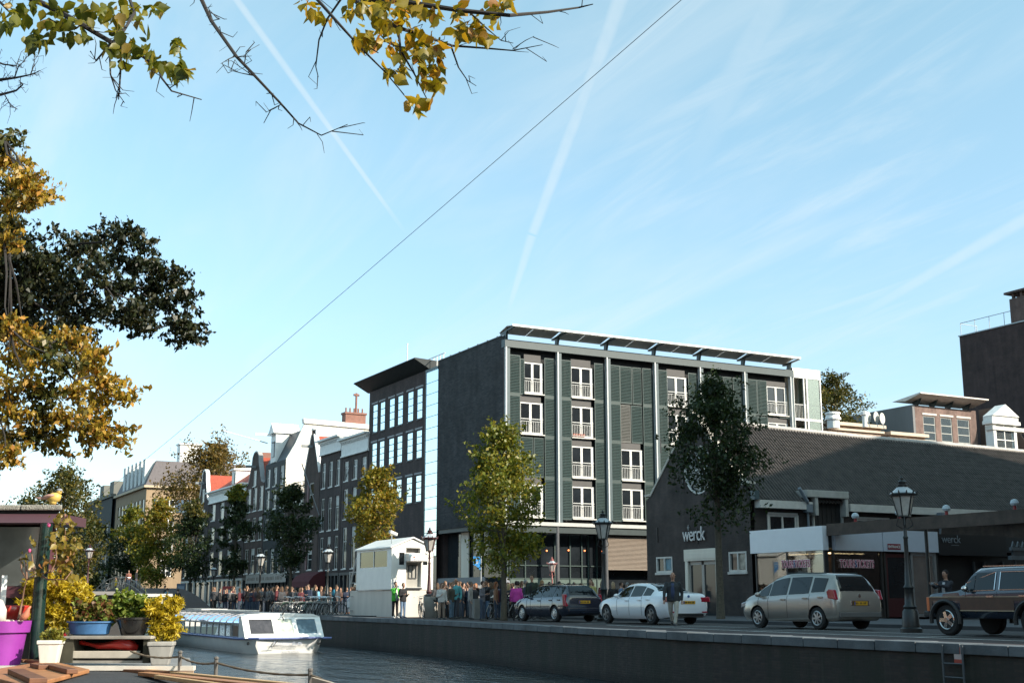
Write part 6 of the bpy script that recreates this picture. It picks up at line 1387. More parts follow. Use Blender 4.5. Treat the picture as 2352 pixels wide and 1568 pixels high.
    if not skirt:
        g.tube([pel + V((0, 0, -.09)), pel + V((0, 0, .0)), pel + lnv * .12], [(.135 * fat, .105 * fat), (.165 * fat, .12 * fat), (.15 * fat, .112 * fat)], 14, ref=(1, 0, 0))
        for s_ in (1, -1): hp, kn, an = legs[s_]; g.cap(hp, kn, .094 * fat, .070); g.cap(kn, an + V((0, 0, .02)), .069, .056)
        remesh(g, 'trousers', cloth(bot), t, vox, 1)
    else:
        g.tube([pel + lnv * .10, pel, pel + V((0, -.01, -.20)), pel + V((0, -.01, -.42))], [(.15, .11), (.18, .13), (.20, .15), (.21, .16)], 14, ref=(1, 0, 0)); g.build('skirt', cloth(bot), t, smooth=True)
    g = MB(); lo = -.10 if not sit else .02
    g.tube([pel + lnv * lo, pel + lnv * .02, pel + lnv * .22, chest + lnv * .03, neck - lnv * .10, neck - lnv * .045, neck + V((0, .01, -.01))], [(.170 * F, .122 * F), (.172 * F, .125 * F), (.155 * F, .115 * F), (.178 * F, .122 * F), (.165 * fat, .10), (.11, .085), (.070, .068)], 16, ref=(1, 0, 0))
    for s_ in (1, -1): sh_, el, wr2 = armsj[s_]; g.cap(sh_, el, .064 * puffy, .052 * puffy); g.cap(el, wr2 - (wr2 - el).normalized() * .02, .051 * puffy, .041)
    remesh(g, 'jacket' if puffy > 1 else 'top', cloth(top), t, vox, 1)
    if open_shirt:
        g = MB(); q0 = pel + lnv * -.02; q1 = neck - lnv * .07; w_ = .055
        g.tube([q0 + V((0, -.105 * F, 0)), pel + lnv * .22 + V((0, -.10 * F, 0)), chest + V((0, -.107 * F, 0)), q1 + V((0, -.088, 0))], [(.075, .025), (.07, .025), (.06, .025), (.05, .02)], 10, ref=(1, 0, 0)); g.build('shirt', cloth(open_shirt), t, smooth=True)
    for s_ in (1, -1):
        g = MB(); hp, kn, an = legs[s_]; dn = -.045 if not (pose == 'walk' and s_ == -1) else -.03
        g.tube([an + V((0, .075, dn)), an + V((0, .05, dn + .015)), an + V((0, -.06, dn)), an + V((0, -.165, dn - .018)), an + V((0, -.195, dn - .022))], [(.030, .03), (.045, .05), (.047, .042), (.043, .028), (.018, .014)], 10, ref=(1, 0, 0)); g.build('shoe', cloth(shoes), t, smooth=True)
    if not bald:
        g = MB(); g.ell(head + V((0, .020, .028)), .086, .098, .112, 14, 9)
        g.v = [(x, y, z) if not (y < head.y - .045 and z < head.z + .055) else (x * .8 + head.x * .2, head.y - .045, max(z, head.z + .05)) for x, y, z in g.v]
        if long: g.tube([head + V((0, .05, .04)), head + V((0, .075, -.08)), head + V((0, .075, -.20)), head + V((0, .065, -.27))], [(.085, .06), (.095, .055), (.085, .045), (.04, .02)], 12, ref=(1, 0, 0))
        g.build('hair', cloth(hair), t, smooth=True)
    elif cap is None:
        g = MB()
        g.tube([head + V((.074, -.01, .0)), head + V((.062, .055, .005)), head + V((0, .088, .005)), head + V((-.062, .055, .005)), head + V((-.074, -.01, .0))], [(.02, .035)] * 5, 8, ref=(0, 0, 1)); g.build('hair', cloth(hair), t, smooth=True)
    if cap:
        g = MB(); g.ell(head + V((0, .012, .055)), .088, .103, .078, 12, 7); g.tube([head + V((0, -.07, .05)), head + V((0, -.17, .035))], [(.07, .012), (.055, .008)], 8, ref=(1, 0, 0)); g.build('cap', cloth(cap), t, smooth=True)
    if bag:
        kind, c = bag; g = MB()
        if kind == 'back': p = chest + V((0, .19, -.02)); g.ell(p, .15, .10, .23, 12, 8)
        elif kind == 'side': p = pel + V((.21, -.02, -.02)); g.ell(p, .09, .13, .12, 12, 8); g.tube([p + V((0, 0, .1)), chest + V((.05, -.14, 0)), neck + V((-.10, .02, -.03))], .014, 5)
        elif kind == 'front': p = pel + V((0, -.20, -.02)); g.ell(p, .10, .08, .10, 12, 8)
        elif kind == 'camera': p = (armsj[1][2] + armsj[-1][2]) / 2 + V((0, -.06, .03)); g.box(p.x - .06, p.x + .06, p.y - .03, p.y + .03, p.z - .04, p.z + .04); g.lathe([(.03, 0), (.03, -.06)], 10, (p.x, p.y - .03, p.z), ax='y')
        elif kind == 'paper': p = (armsj[1][2] + armsj[-1][2]) / 2 + V((0, -.07, .06)); g.box(p.x - .15, p.x + .15, p.y - .008, p.y + .008, p.z - .1, p.z + .12)
        g.build({'back': 'backpack', 'side': 'shoulder_bag', 'front': 'belt_bag', 'camera': 'camera', 'paper': 'map'}[kind], cloth(c), t, smooth=kind in ('back', 'side', 'front'))
    t.scale = (sc,) * 3
    return t
def stand(px, fy, h, *a, z=0.0, d=None, **k):
    p = gr(px, fy, z) if d is None else at(px, fy, d)
    return person((p.x, p.y, z), k.pop('rz', R(-28)), h, *a, **k)
JE = (.13, .20, .30); DJ = (.035, .05, .08); BK = (.014, .014, .016); NV = (.02, .03, .06); WHT = (.62, .60, .57); GRY = (.16, .16, .17)
# the man walking past the white sedan (in the church's shade)
stand(1548, 1440, 1.74, 'man in an open dark coat and pale trousers walking past the white sedan', (.022, .026, .030), (.33, .31, .27), pose='walk', arms=('swing', 'swing'), bald=True, hair=(.10, .09, .085), skin='m', shoes=(.03, .028, .03), fat=1.12, puffy=1.14, open_shirt=(.03, .045, .10), vox=.02, rz=R(-40), seed=3)
# two leaning by the kiosk
stand(907, 1418.6, 1.74, 'person in a bright green jacket and black trousers beside the white kiosk', (.08, .46, .05), BK, hair=(.015, .012, .012), shoes=WHT, arms=('fwd', 'up'), puffy=1.18, open_shirt=WHT, bag=('front', GRY), rz=R(10), vox=.022, seed=4)
stand(925, 1418.9, 1.68, 'person in a black jacket and blue jeans with black backpack next to the green jacket', BK, JE, hair=(.12, .07, .04), shoes=(.06, .07, .1), arms=('fwd', 'fwd'), puffy=1.15, bag=('back', BK), rz=R(20), vox=.022, seed=5)
# chatting group left of the kiosk
G1 = 'young people chatting left of the kiosk'
stand(707, 1408, 1.78, 'tall person in black zip jacket and dark jeans, leftmost of the chatting group', BK, DJ, hair=(.10, .05, .03), shoes=WHT, arms=('pocket', 'pocket'), puffy=1.1, group=G1, rz=R(0), seed=6)
stand(725, 1408, 1.74, 'person in open sky blue jacket over black, second in the chatting group', (.16, .42, .62), (.05, .04, .045), hair=(.16, .07, .04), long=True, arms=('down', 'down'), open_shirt=BK, puffy=1.1, group=G1, rz=R(5), seed=7)
stand(748, 1409, 1.76, 'person with long blond hair and fur collared dark jacket in pale jeans', (.05, .035, .03), (.20, .27, .33), hair=(.42, .26, .12), long=True, arms=('fwd', 'fwd'), puffy=1.15, group=G1, rz=R(20), seed=8)
stand(757, 1407, 1.72, 'person with turquoise bag partly behind the blond haired one', (.03, .04, .045), (.18, .24, .30), hair=(.30, .17, .08), long=True, bag=('side', (.03, .28, .38)), arms=('down', 'fwd'), group=G1, rz=R(30), seed=9)
stand(771, 1410, 1.80, 'tall dark haired person with blue backpack facing away in the chatting group', (.025, .03, .035), (.05, .075, .10), hair=(.02, .015, .012), shoes=WHT, bag=('back', (.03, .20, .30)), arms=('down', 'down'), puffy=1.1, group=G1, rz=R(120), seed=10)
stand(781, 1407, 1.70, 'person in brown jacket with a long scarf at the right of the chatting group', (.10, .06, .05), DJ, hair=(.06, .03, .02), long=True, arms=('fwd', 'down'), group=G1, rz=R(-30), seed=11)
stand(803, 1408, 1.74, 'person in black with light blue jeans standing close to the kiosk stair', BK, (.22, .32, .42), hair=(.10, .05, .03), shoes=(.35, .14, .06), arms=('fwd', 'fwd'), group=G1, rz=R(-70), seed=12)
# queue and crowd right of the kiosk
G2 = 'visitors waiting right of the kiosk'
stand(1014, 1412, 1.62, 'person in a white hooded jacket standing right of the big grey bin', WHT, (.30, .22, .17), hair=(.14, .06, .035), arms=('down', 'fwd'), puffy=1.1, group=G2, rz=R(0), seed=13, d=58)
stand(1032, 1410, 1.72, 'person in black behind the white hooded one', BK, BK, hair=(.03, .02, .02), group=G2, rz=R(40), seed=14, d=63)
stand(1037, 1411, 1.66, 'person in a dark olive coat and jeans left of the turquoise shirt', (.06, .055, .04), (.10, .16, .22), hair=(.20, .11, .06), arms=('fwd', 'down'), group=G2, rz=R(30), seed=15, d=59)
stand(1047, 1409, 1.86, 'tall bald person in a turquoise shirt above the crowd', (.10, .36, .38), (.05, .05, .06), bald=True, hair=(.25, .12, .08), skin='m', group=G2, rz=R(-60), seed=16, d=60)
stand(1063, 1411, 1.70, 'person with black hair in dark clothes right of the turquoise shirt', (.04, .04, .05), DJ, hair=BK, group=G2, rz=R(60), seed=17, d=62)
stand(1075, 1411, 1.76, 'dark haired person in a blue grey jacket at the back of the queue', (.20, .22, .25), DJ, hair=(.02, .018, .016), group=G2, rz=R(-90), seed=18, d=63)
stand(1080, 1411, 1.70, 'grey haired person in a pale grey sweater facing right', (.40, .37, .34), GRY, hair=(.16, .15, .14), group=G2, rz=R(60), seed=19, d=58)
stand(1092, 1411, 1.64, 'person with ginger hair behind the grey post', (.03, .03, .035), BK, hair=(.40, .14, .05), long=True, group=G2, rz=R(-30), seed=20, d=62)
stand(1108, 1412, 1.66, 'person with dark hair in a pale top left of the dark jacketed man', (.12, .12, .14), DJ, hair=(.04, .025, .02), arms=('fwd', 'fwd'), group=G2, rz=R(40), seed=21, d=55)
stand(1117, 1421, 1.78, 'man in a black jacket and blue jeans looking at his camera near the tree', (.018, .018, .022), (.11, .19, .31), hair=BK, skin='m', shoes=(.05, .05, .06), arms=('cam', 'cam'), bag=('camera', BK), puffy=1.16, rz=R(-75), vox=.022, seed=22)
stand(1139, 1413, 1.66, 'person with long auburn hair and patterned scarf left of the tree trunk', (.30, .16, .10), DJ, hair=(.28, .10, .04), long=True, group=G2, rz=R(60), seed=23, d=57)
stand(1153, 1412, 1.70, 'person in dark blue jacket right behind the tree trunk', (.035, .04, .07), (.22, .32, .45), hair=(.03, .02, .018), long=True, arms=('fwd', 'fwd'), group=G2, rz=R(80), seed=24, d=57)
stand(1186, 1412, 1.66, 'person in a magenta jacket seen from behind right of the tree', (.48, .05, .30), BK, hair=(.03, .02, .018), puffy=1.15, group=G2, rz=R(150), seed=25, d=55)
stand(1196, 1411, 1.64, 'person with ponytail just right of the magenta jacket', (.05, .05, .055), BK, hair=(.25, .15, .08), group=G2, rz=R(140), seed=26, d=61)
stand(1169, 1411, 1.64, 'person with fair hair and dark coat left of the magenta jacket', (.04, .038, .04), BK, hair=(.40, .28, .14), long=True, group=G2, rz=R(100), seed=27, d=62)
stand(1207, 1413, 1.78, 'person with grey hair and navy jacket behind the bonnet of the blue wagon', NV, (.06, .09, .14), hair=(.28, .27, .26), group=G2, rz=R(70), seed=28, d=59)
stand(1222, 1414, 2.0, 'tall man in a black and lime green jacket behind the blue wagon', (.035, .05, .035), GRY, hair=(.05, .03, .02), puffy=1.2, open_shirt=(.02, .025, .025), group=G2, rz=R(-50), seed=29, d=58)
stand(1245, 1412, 1.74, 'person holding up a phone above the blue wagon roof', (.30, .18, .13), BK, hair=(.30, .18, .09), long=True, arms=('up', 'up'), group=G2, rz=R(100), seed=30, d=58)
for k, (px, c, hr, lb, sd, dd) in enumerate(((1262, BK, (.03, .02, .015), 'dark haired head just over the roof of the blue wagon', 31, 62), (1285, (.06, .05, .05), (.02, .02, .02), 'black haired person behind the rear roof of the blue wagon', 32, 60), (1335, (.05, .05, .06), (.16, .08, .04), 'brown haired person between the blue wagon and the green posts', 33, 66))):
    stand(px, 1410, 1.72, lb, c, BK, hair=hr, group=G2, rz=R(40 * k), seed=sd, d=dd)
stand(1358, 1414, 1.76, 'person in a yellow camouflage jacket right behind the blue wagon', (.42, .36, .12), (.06, .06, .06), hair=(.14, .08, .05), puffy=1.15, arms=('fwd', 'fwd'), group=G2, rz=R(-60), seed=34, d=56)
stand(1409, 1410, 1.70, 'person with long fair hair in black above the white sedan bonnet', BK, BK, hair=(.34, .24, .15), long=True, group=G2, rz=R(160), seed=35, d=60)
stand(1427, 1410, 1.70, 'person in a dark top with a light blue sleeve raised beside the fair haired one', (.12, .20, .34), BK, hair=(.04, .025, .02), arms=('up', 'fwd'), group=G2, rz=R(60), seed=36, d=60)
stand(1442, 1410, 1.68, 'grey haired person above the white sedan windscreen', (.10, .10, .11), BK, hair=(.20, .20, .20), group=G2, rz=R(170), seed=37, d=61)
stand(1455, 1410, 1.66, 'person with brown hair, rightmost behind the white sedan roof', (.05, .035, .03), BK, hair=(.18, .09, .05), group=G2, rz=R(120), seed=38, d=62)
# people sitting on the dark bench box
bx = gr(1052, 1416); bench = thing('bench', 'dark brown wooden box bench with people sitting on it by the kerb', 'bench', (bx.x, bx.y, 0), R(8))
b = MB()
for i in range(3): b.box(-1.15, 1.15, -.35 + i * .24, -.13 + i * .24, .40, .45)
b.build('seat', pbr('bench_wood', (.07, .045, .035), .8, vary=.3, vs_=6), bench); b = MB(); b.box(-1.1, 1.1, -.3, .33, .0, .395); b.build('base', pbr('bench_base', (.035, .028, .026), .8, vary=.3), bench)
G3 = 'people sitting on the box bench'
def sitat(dx, dy, rz, *a, **k): p = Matrix.Rotation(R(8), 3, 'Z') @ V((dx, dy, 0)); return person((bx.x + p.x, bx.y + p.y, .0), rz, 1.72, *a, pose='sit', group=G3, **k)
sitat(.75, -.05, R(-60), 'person in a blue and white striped sweater bent forward on the bench', (.13, .18, .30), (.03, .035, .045), hair=(.14, .10, .07), skin='m', arms=('knee', 'knee'), lean=.75, seed=41, fat=1.1)
sitat(.10, .0, R(-100), 'person in pink sweater sitting in the middle of the bench', (.55, .14, .28), BK, hair=BK, arms=('knee', 'fwd'), lean=.25, seed=42)
sitat(-.35, .02, R(-120), 'person in a dark red top and jeans sitting on the left of the bench', (.10, .02, .03), (.12, .20, .26), hair=(.30, .14, .08), arms=('knee', 'knee'), lean=.2, seed=43)
# woman taking a photograph by the black cafe front
p = at(2180, 1440, 37.5); person((p.x, p.y, 0), R(-62 - 28), 1.72, 'person with bushy dark hair and a white scarf aiming a camera by the car', (.02, .022, .03), BK, hair=(.016, .010, .009), skin='m', arms=('cam', 'cam'), bag=('camera', (.3, .32, .34)), open_shirt=(.36, .35, .36), puffy=1.15, seed=44, vox=.022)
p = at(2180, 1440, 37.5); hb = MB(); o = [c for c in bpy.data.objects if c.name.startswith('hair')][-1]; o.scale = (1.0, 1.0, 1.0)
# far pedestrians left, in front of the houses
G4 = 'passers-by in front of the canal houses'
FARP = [(517, 1398, (.30, .45, .62), 'person in light blue shirt far left of the boat roof'), (527, 1398, BK, 'person in black beside the light blue shirt'), (549, 1400, (.20, .20, .21), 'person in grey crouching over a bicycle at the left'), (562, 1400, (.20, .02, .025), 'person in dark red left of the red notice board'), (583, 1401, (.04, .06, .12), 'person in a navy coat left of the red notice board'), (573, 1399, BK, 'person in black farther behind the navy coat'), (640, 1402, (.28, .20, .16), 'person in a beige jacket by the white oval sign'), (660, 1401, (.05, .10, .17), 'person in a dark blue jacket under the shop banner'), (688, 1403, BK, 'person in black coat and pale jeans under the shop banner'), (605, 1401, (.10, .06, .05), 'person in brown right below the red notice board')]
for k, (px, fy, c, lb) in enumerate(FARP): stand(px, fy, 1.72, lb, c, (.20, .27, .34) if px == 688 else DJ, hair=(.04, .03, .02), group=G4, rz=R(50 * k), seed=60 + k, vox=.035, arms=('fwd', 'down') if k % 2 else ('down', 'down'))
G5 = 'people crossing the far bridge'
for k, (px, c, lb) in enumerate(((207, (.05, .04, .04), 'person in black, leftmost on the far bridge'), (217, (.62, .55, .50), 'person in white on the far bridge beside the one in black'), (227, (.34, .18, .15), 'person in dusty pink on the far bridge'), (246, (.60, .56, .50), 'person in cream with raised hands on the far bridge'), (267, (.62, .40, .03), 'person in a bright yellow shirt on the far bridge'), (295, (.25, .10, .07), 'person with red hair and brown top at the right part of the far bridge'), (313, BK, 'person in black at the right part of the far bridge'), (386, (.04, .20, .30), 'person in teal walking off the far bridge'), (410, BK, 'person in black near the pink bag by the side canal'), (380, (.03, .03, .03), 'dark figure beside the teal one near the bridge end'))):
    y = onx(px, 1330, 24.6)[0]; zb = max(bz(y), .02); person((24.6, y, zb), R(70 * k), 1.75, lb, c, DJ, hair=(.05, .03, .02), group=G5, seed=80 + k, vox=.04)
# the dense background crowd: dark figures nothing tells apart
CR = [person((0, 0, -50), 0, 1.70 + .03 * k, 'x', c, b_, hair=h_, vox=.04, seed=200 + k, arms=a_, puffy=1.1, long=lg, bag=bg_) for k, (c, b_, h_, a_, lg, bg_) in enumerate(((BK, DJ, (.03, .02, .015), ('fwd', 'down'), False, None), ((.05, .05, .055), BK, (.10, .06, .035), ('down', 'pocket'), True, ('side', BK)), (NV, (.06, .08, .11), (.05, .03, .02), ('cross', 'cross'), False, None), ((.08, .05, .04), DJ, (.16, .09, .05), ('fwd', 'fwd'), True, ('back', (.05, .04, .05))), ((.14, .13, .13), BK, (.02, .02, .02), ('pocket', 'down'), False, None), ((.10, .02, .025), DJ, (.08, .04, .02), ('down', 'fwd'), True, None)))]
rc2 = random.Random(5)
def crowd(n, pa, pb, d0, d1, label, group, z=0.0):
    for i in range(n):
        px = pa + (pb - pa) * (i + rc2.uniform(.1, .9)) / n; p = at(px, 1378, rc2.uniform(d0, d1))
        if p.x < qx(p.y) + .9: p.x = qx(p.y) + rc2.uniform(.9, 2.5)
        o = CR[rc2.randrange(6)]
        if o.location.z < -40: o.location = (p.x, p.y, z); o.rotation_euler = (0, 0, rc2.uniform(0, 6.28))
        else: o = copy_tree(o, None, (p.x, p.y, z), rc2.uniform(0, 6.28))
        o.scale = (rc2.uniform(.90, 1.03),) * 3; o['label'] = label; o['group'] = group
crowd(48, 380, 705, 74, 92, 'dark clad passer-by in the crowd between the houses and the tour boat', 'dark crowd behind the tour boat')
crowd(26, 1000, 1200, 58, 70, 'dark clad visitor in the waiting crowd right of the white kiosk', 'dark crowd right of the kiosk')
crowd(9, 1225, 1480, 60, 68, 'dark clad visitor behind the parked blue and white cars', 'dark crowd behind the parked cars')
crowd(8, 700, 812, 74, 88, 'dark clad passer-by behind the chatting group left of the kiosk', 'dark crowd left of the kiosk')
for o in CR:
    if o.location.z < -40: o.location = at(600, 1378, 80); o.location.z = 0; o['label'] = 'dark clad passer-by in the crowd between the houses and the tour boat'; o['group'] = 'dark crowd behind the tour boat'
# passengers in the tour boat
G6 = 'passengers inside the tour boat'
for k in range(12):
    c = TONES[k % 6]; dx, dy = (.85, 2.9)[k % 2], .9 + k * .82
    person((BC.x + dx, BC.y + dy, WZ + .32), R(0 if k % 3 else 180), 1.62, 'passenger in %s top, %s seat row behind the boat windscreen' % (('red', 'navy', 'pale grey', 'black', 'ochre', 'sea green')[k % 6], ('first', 'second', 'third', 'fourth', 'fifth', 'sixth', 'seventh', 'eighth', 'ninth', 'tenth', 'eleventh', 'twelfth')[k]), c, BK, hair=(.12 * (k % 3), .08 * (k % 3) + .02, .03), pose='sit', group=G6, seed=100 + k, vox=.035)
# ---------------------------------------------------------------- bicycles and street furniture
def bike_proto(m_, name='bicycle'):
    t = thing(name, 'x', 'bicycle'); b = MB(); r = .34; xa, xb = -.52, .52
    def T(p, q, w_=.017): b.tube([(p[0], 0, p[1]), (q[0], 0, q[1])], w_, 6)
    hd, bbk, st = (.36, .86), (-.06, .30), (-.20, .84)
    T(hd, bbk, .02); T((.35, .80), (-.17, .78), .018); T(bbk, st, .018); T((xa, r), bbk, .012); T((xa, r), (-.18, .76), .012); T((.40, .72), (xb, r), .016); T(hd, (.40, .72), .022); T(hd, (.33, 1.02), .016); T((-.45, .76), (-.75, .72), .012)
    b.box(-.78, -.35, -.06, .06, .715, .735); b.build('frame', m_, t)
    for x in (xa, xb):
        w_ = MB(); pts = [(x + r * math.cos(2 * math.pi * i / 26), 0, r + r * math.sin(2 * math.pi * i / 26)) for i in range(27)]; w_.tube(pts, .022, 6, ref=(0, 1, 0)); o = w_.build('wheel', TYRE, t)
        s_ = MB()
        for i in range(12): a = 2 * math.pi * i / 12; s_.tube([(x, 0, r), (x + r * math.cos(a), 0, r + r * math.sin(a))], .003, 3)
        pts = [(x + .31 * math.cos(2 * math.pi * i / 22), 0, r + .31 * math.sin(2 * math.pi * i / 22)) for i in range(23)]; s_.tube(pts, .010, 4, ref=(0, 1, 0)); s_.build('spokes', RIM, o)
    h = MB(); h.tube([(.20, -.28, 1.02), (.30, -.24, 1.06), (.35, 0, 1.04), (.30, .24, 1.06), (.20, .28, 1.02)], .014, 6); h.build('handlebar', CHR, t)
    s_ = MB(); s_.tube([(-.36, 0, .93), (-.28, 0, .95), (-.08, 0, .94)], [(.05, .02), (.09, .03), (.02, .015)], 8, ref=(0, 1, 0)); s_.tube([(-.20, 0, .84), (-.215, 0, .93)], .013, 5); s_.build('saddle', PLAST, t)
    m = MB(); pts = [(xa + .385 * math.cos(a), 0, r + .385 * math.sin(a)) for a in [math.pi * (.1 + .9 * i / 12) for i in range(13)]]; m.tube(pts, (.025, .006), 4, ref=(0, 1, 0)); m.build('mudguard', m_, t)
    return t
bk0 = bike_proto(BLACKM); used = [False]
def bike(p, rz, label, m_=None, group='bicycles along the quay', lean=8, z=0.0):
    if not used[0]: o = bk0; o.location = (p.x, p.y, z); used[0] = True
    else: o = copy_tree(bk0, None, (p.x, p.y, z))
    o.rotation_euler = (R(lean), 0, rz); o['label'] = label; o['group'] = group
    if m_: swap_mat(o, 'frame', m_); swap_mat(o, 'mudguard', m_)
GB = pbr('bike_grey', (.25, .25, .25), .4); GBLU = pbr('bike_blue', (.03, .07, .22), .35); GGRN = pbr('bike_green', (.04, .12, .06), .4)
bike(gr(969, 1418.3), R(75), 'old grey bicycle leaning on the kiosk plinth, right of the two people', GB, lean=-6)
for k, (px, m_, lb) in enumerate(((628, None, 'black bicycle, leftmost of the row behind the tour boat cabin'), (642, GGRN, 'green bicycle, second of the row behind the tour boat cabin'), (655, None, 'black bicycle right of the green one behind the tour boat'), (667, GB, 'grey bicycle in the middle of the row behind the tour boat'), (678, None, 'black bicycle right of the grey one behind the tour boat'), (688, GBLU, 'blue bicycle in the row left of the chatting group'), (697, None, 'black bicycle right beside the blue one near the chatting group'), (790, None, 'black bicycle between the chatting group and the kiosk'))):
    bike(gr(px, 1406), R(25 + 12 * (k % 3)), lb, m_)
bike(gr(1003, 1415), R(100), 'bicycle half hidden right of the grey bin'); bike(gr(1098, 1419), R(60), 'black bicycle behind the grey post by the man with camera')
bike(gr(1133, 1421), R(40), 'black bicycle left of the tree trunk near the blue wagon'); bike(gr(1150, 1421), R(70), 'black bicycle leaning on the tree trunk', lean=-10); bike(gr(1168, 1420), R(30), 'pale framed bicycle right of the tree trunk', GB)
for k, px in enumerate((222, 252, 280, 300)):
    y = onx(px, 1340, 23.9)[0]; bike(V((23.7, y, 0)), R(80 + 10 * k), ('bicycle against the bridge railing below the white shirt', 'bicycle against the bridge railing below the yellow shirt', 'bicycle at the right slope of the far bridge railing', 'last bicycle on the right slope of the far bridge')[k], None, 'bicycles on the far bridge', z=max(bz(y), .02))
rb2 = random.Random(9)
for i in range(30):
    px = 425 + 275 * (i + rb2.random()) / 30; p = at(px, 1378, rb2.uniform(69, 76)); p.x = max(p.x, qx(p.y) + .7 + rb2.random())
    bike(p, R(rb2.uniform(-20, 60)), 'dark bicycle in the dense row parked at the water edge behind the tour boat', (None, None, GB, GGRN)[i % 4], 'dense row of dark bicycles behind the tour boat')
# big grey bin
p = gr(991, 1418); bn = thing('litter_bin', 'large round grey litter bin right of the kiosk', 'bin', (p.x, p.y, 0)); b = MB(); b.lathe([(.40, 0), (.42, .03), (.42, 1.02), (.40, 1.04)], 26); b.build('drum', pbr('bin_concrete', (.32, .30, .27), .7, vary=.15), bn, smooth=40)
b = MB(); b.lathe([(.41, 1.042), (.41, 1.10), (.30, 1.16), (.12, 1.18)], 20); b.build('lid', PLAST, bn); b = MB(); b.box(-.06, .06, -.43, -.415, .78, .84); b.build('badge', PLAST, bn)
# parking machine, blue sign, stone post
p = gr(1103, 1417); pm = thing('parking_machine', 'grey parking ticket machine beside the blue sign', 'ticket machine', (p.x, p.y, 0), R(-28)); b = MB(); b.box(-.09, .09, -.09, .09, 0, .85); b.box(-.15, .15, -.12, .12, .85, 1.6); b.build('housing', pbr('machine_grey', (.36, .36, .36), .5, vary=.1), pm, bevel=.02); b = MB(); b.box(-.10, .10, -.13, -.121, 1.25, 1.48); b.build('panel', pbr('machine_panel', (.5, .48, .40), .5), pm)
sp = thing('parking_sign', 'blue parking sign with white ring on a thin grey pole', 'sign', (p.x + .18, p.y + .3, 0), R(-10)); zt = (1378 - 1277) * fwd(p) / 2912 + .85; b = MB(); b.tube([(0, 0, 0), (0, 0, zt + .05)], .04, 8); b.build('pole', STEEL, sp)
b = MB(); b.prism([(-.42, zt - .02), (-.03, zt - .05), (-.03, zt - .75), (-.25, zt - .52), (-.42, zt - .45)], -.02, .02, 'y'); b.build('plate', pbr('sign_blue', (.03, .24, .58), .4), sp); text('P', .22, 'lettering', WHITE, sp, .003, (-.2, -.024, zt - .42), FACE_FRONT); b = MB(); b.box(-.36, -.08, -.024, -.021, zt - .17, zt - .12); b.build('white_bar', WHITE, sp)
p = gr(1093, 1421); o = MB().box(-.17, .17, -.17, .17, 0, .92).build('stone_post', pbr('post_stone', (.27, .27, .26), .8, vary=.15), bevel=.015); o.location = (p.x, p.y, 0); tag(o, 'square pale grey post at the kerb below the striped sweater', 'post')
p = gr(1165, 1412); fl = thing('banner_flag', 'tall white feather shaped banner with lettering right of the tree trunk', 'banner', (p.x, p.y, 0), R(-28)); b = MB(); b.prism([(-.08, .55), (.25, .62), (.24, 1.6), (.10, 2.1), (-.08, 2.2)], -.01, .01, 'y'); b.build('cloth', pbr('flag_cloth', (.42, .42, .45), .8, vary=.1), fl); b = MB(); b.tube([(-.10, 0, 0), (-.10, 0, 2.22)], .015, 6); b.build('pole', STEEL, fl); b = MB()
for i in range(6): b.box(0, .15, -.013, -.0105, .8 + i * .2, .88 + i * .2)
b.build('lettering', pbr('dull_red_ink', (.22, .06, .08), .7), fl)
for k, px in enumerate((1177, 1190)):
    p = gr(px, 1414); o = MB().tube([(0, 0, 0), (0, 0, .03), (0, 0, .04), (0, 0, 1.0), (0, 0, 1.05)], [.16, .16, .025, .025, .045], 10).build('barrier_post', STEEL); o.location = p; tag(o, ('thin queue barrier post left of the magenta jacket', 'thin queue barrier post right of the magenta jacket')[k], 'barrier post', 'queue barrier posts')
# signs at the left
def board(name, px, fy, py0, py1, hw, label, colf, coli, rnd=False):
    p = gr(px, fy); k = fwd(p) / 2912; t = thing(name, label, 'sign', (p.x, p.y, 0), R(-24)); z0, z1 = (1378 - py1) * k + HCAM, (1378 - py0) * k + HCAM; b = MB()
    if rnd: b.prism([(hw * math.cos(a), (z0 + z1) / 2 + (z1 - z0) / 2 * math.sin(a)) for a in [2 * math.pi * i / 24 for i in range(24)]], -.04, .04, 'y')
    else: b.box(-hw, hw, -.05, .05, z0, z1)
    b.build('board', colf, t); b = MB(); b.tube([(0, .0, 0), (0, .0, z0 + .02)], .05, 8); b.build('post', STEEL, t)
    b = MB(); b.box(-hw * .75, hw * .75, -.056, -.051, z0 + (z1 - z0) * .25, z0 + (z1 - z0) * .78); b.build('panel', coli, t) if not rnd else MB().box(-hw * .5, hw * .5, -.05, -.041, z0 + (z1 - z0) * .45, z0 + (z1 - z0) * .62).build('mark', coli, t)
board('notice_board', 521, 1404, 1346, 1382, .42, 'red notice board with a pale map in front of the shop banner', pbr('board_red', (.30, .04, .04), .6), pbr('map_pale', (.42, .43, .40), .7, vary=.3, vs_=9))
board('oval_sign', 546, 1404, 1346, 1392, .36, 'white oval advertising sign right of the red notice board', OFFW, pbr('sign_pink', (.40, .08, .25), .6), True)
board('blue_board', 413, 1398, 1340, 1366, .42, 'dull blue notice board left of the pale teal car', pbr('board_blue', (.08, .11, .16), .6), pbr('board_paper', (.20, .24, .30), .7, vary=.2))
board('red_board', 366, 1390, 1343, 1364, .40, 'small red and white board near the bridge end', pbr('board_red', (.30, .04, .04), .6), pbr('map_pale', (.42, .43, .40), .7))
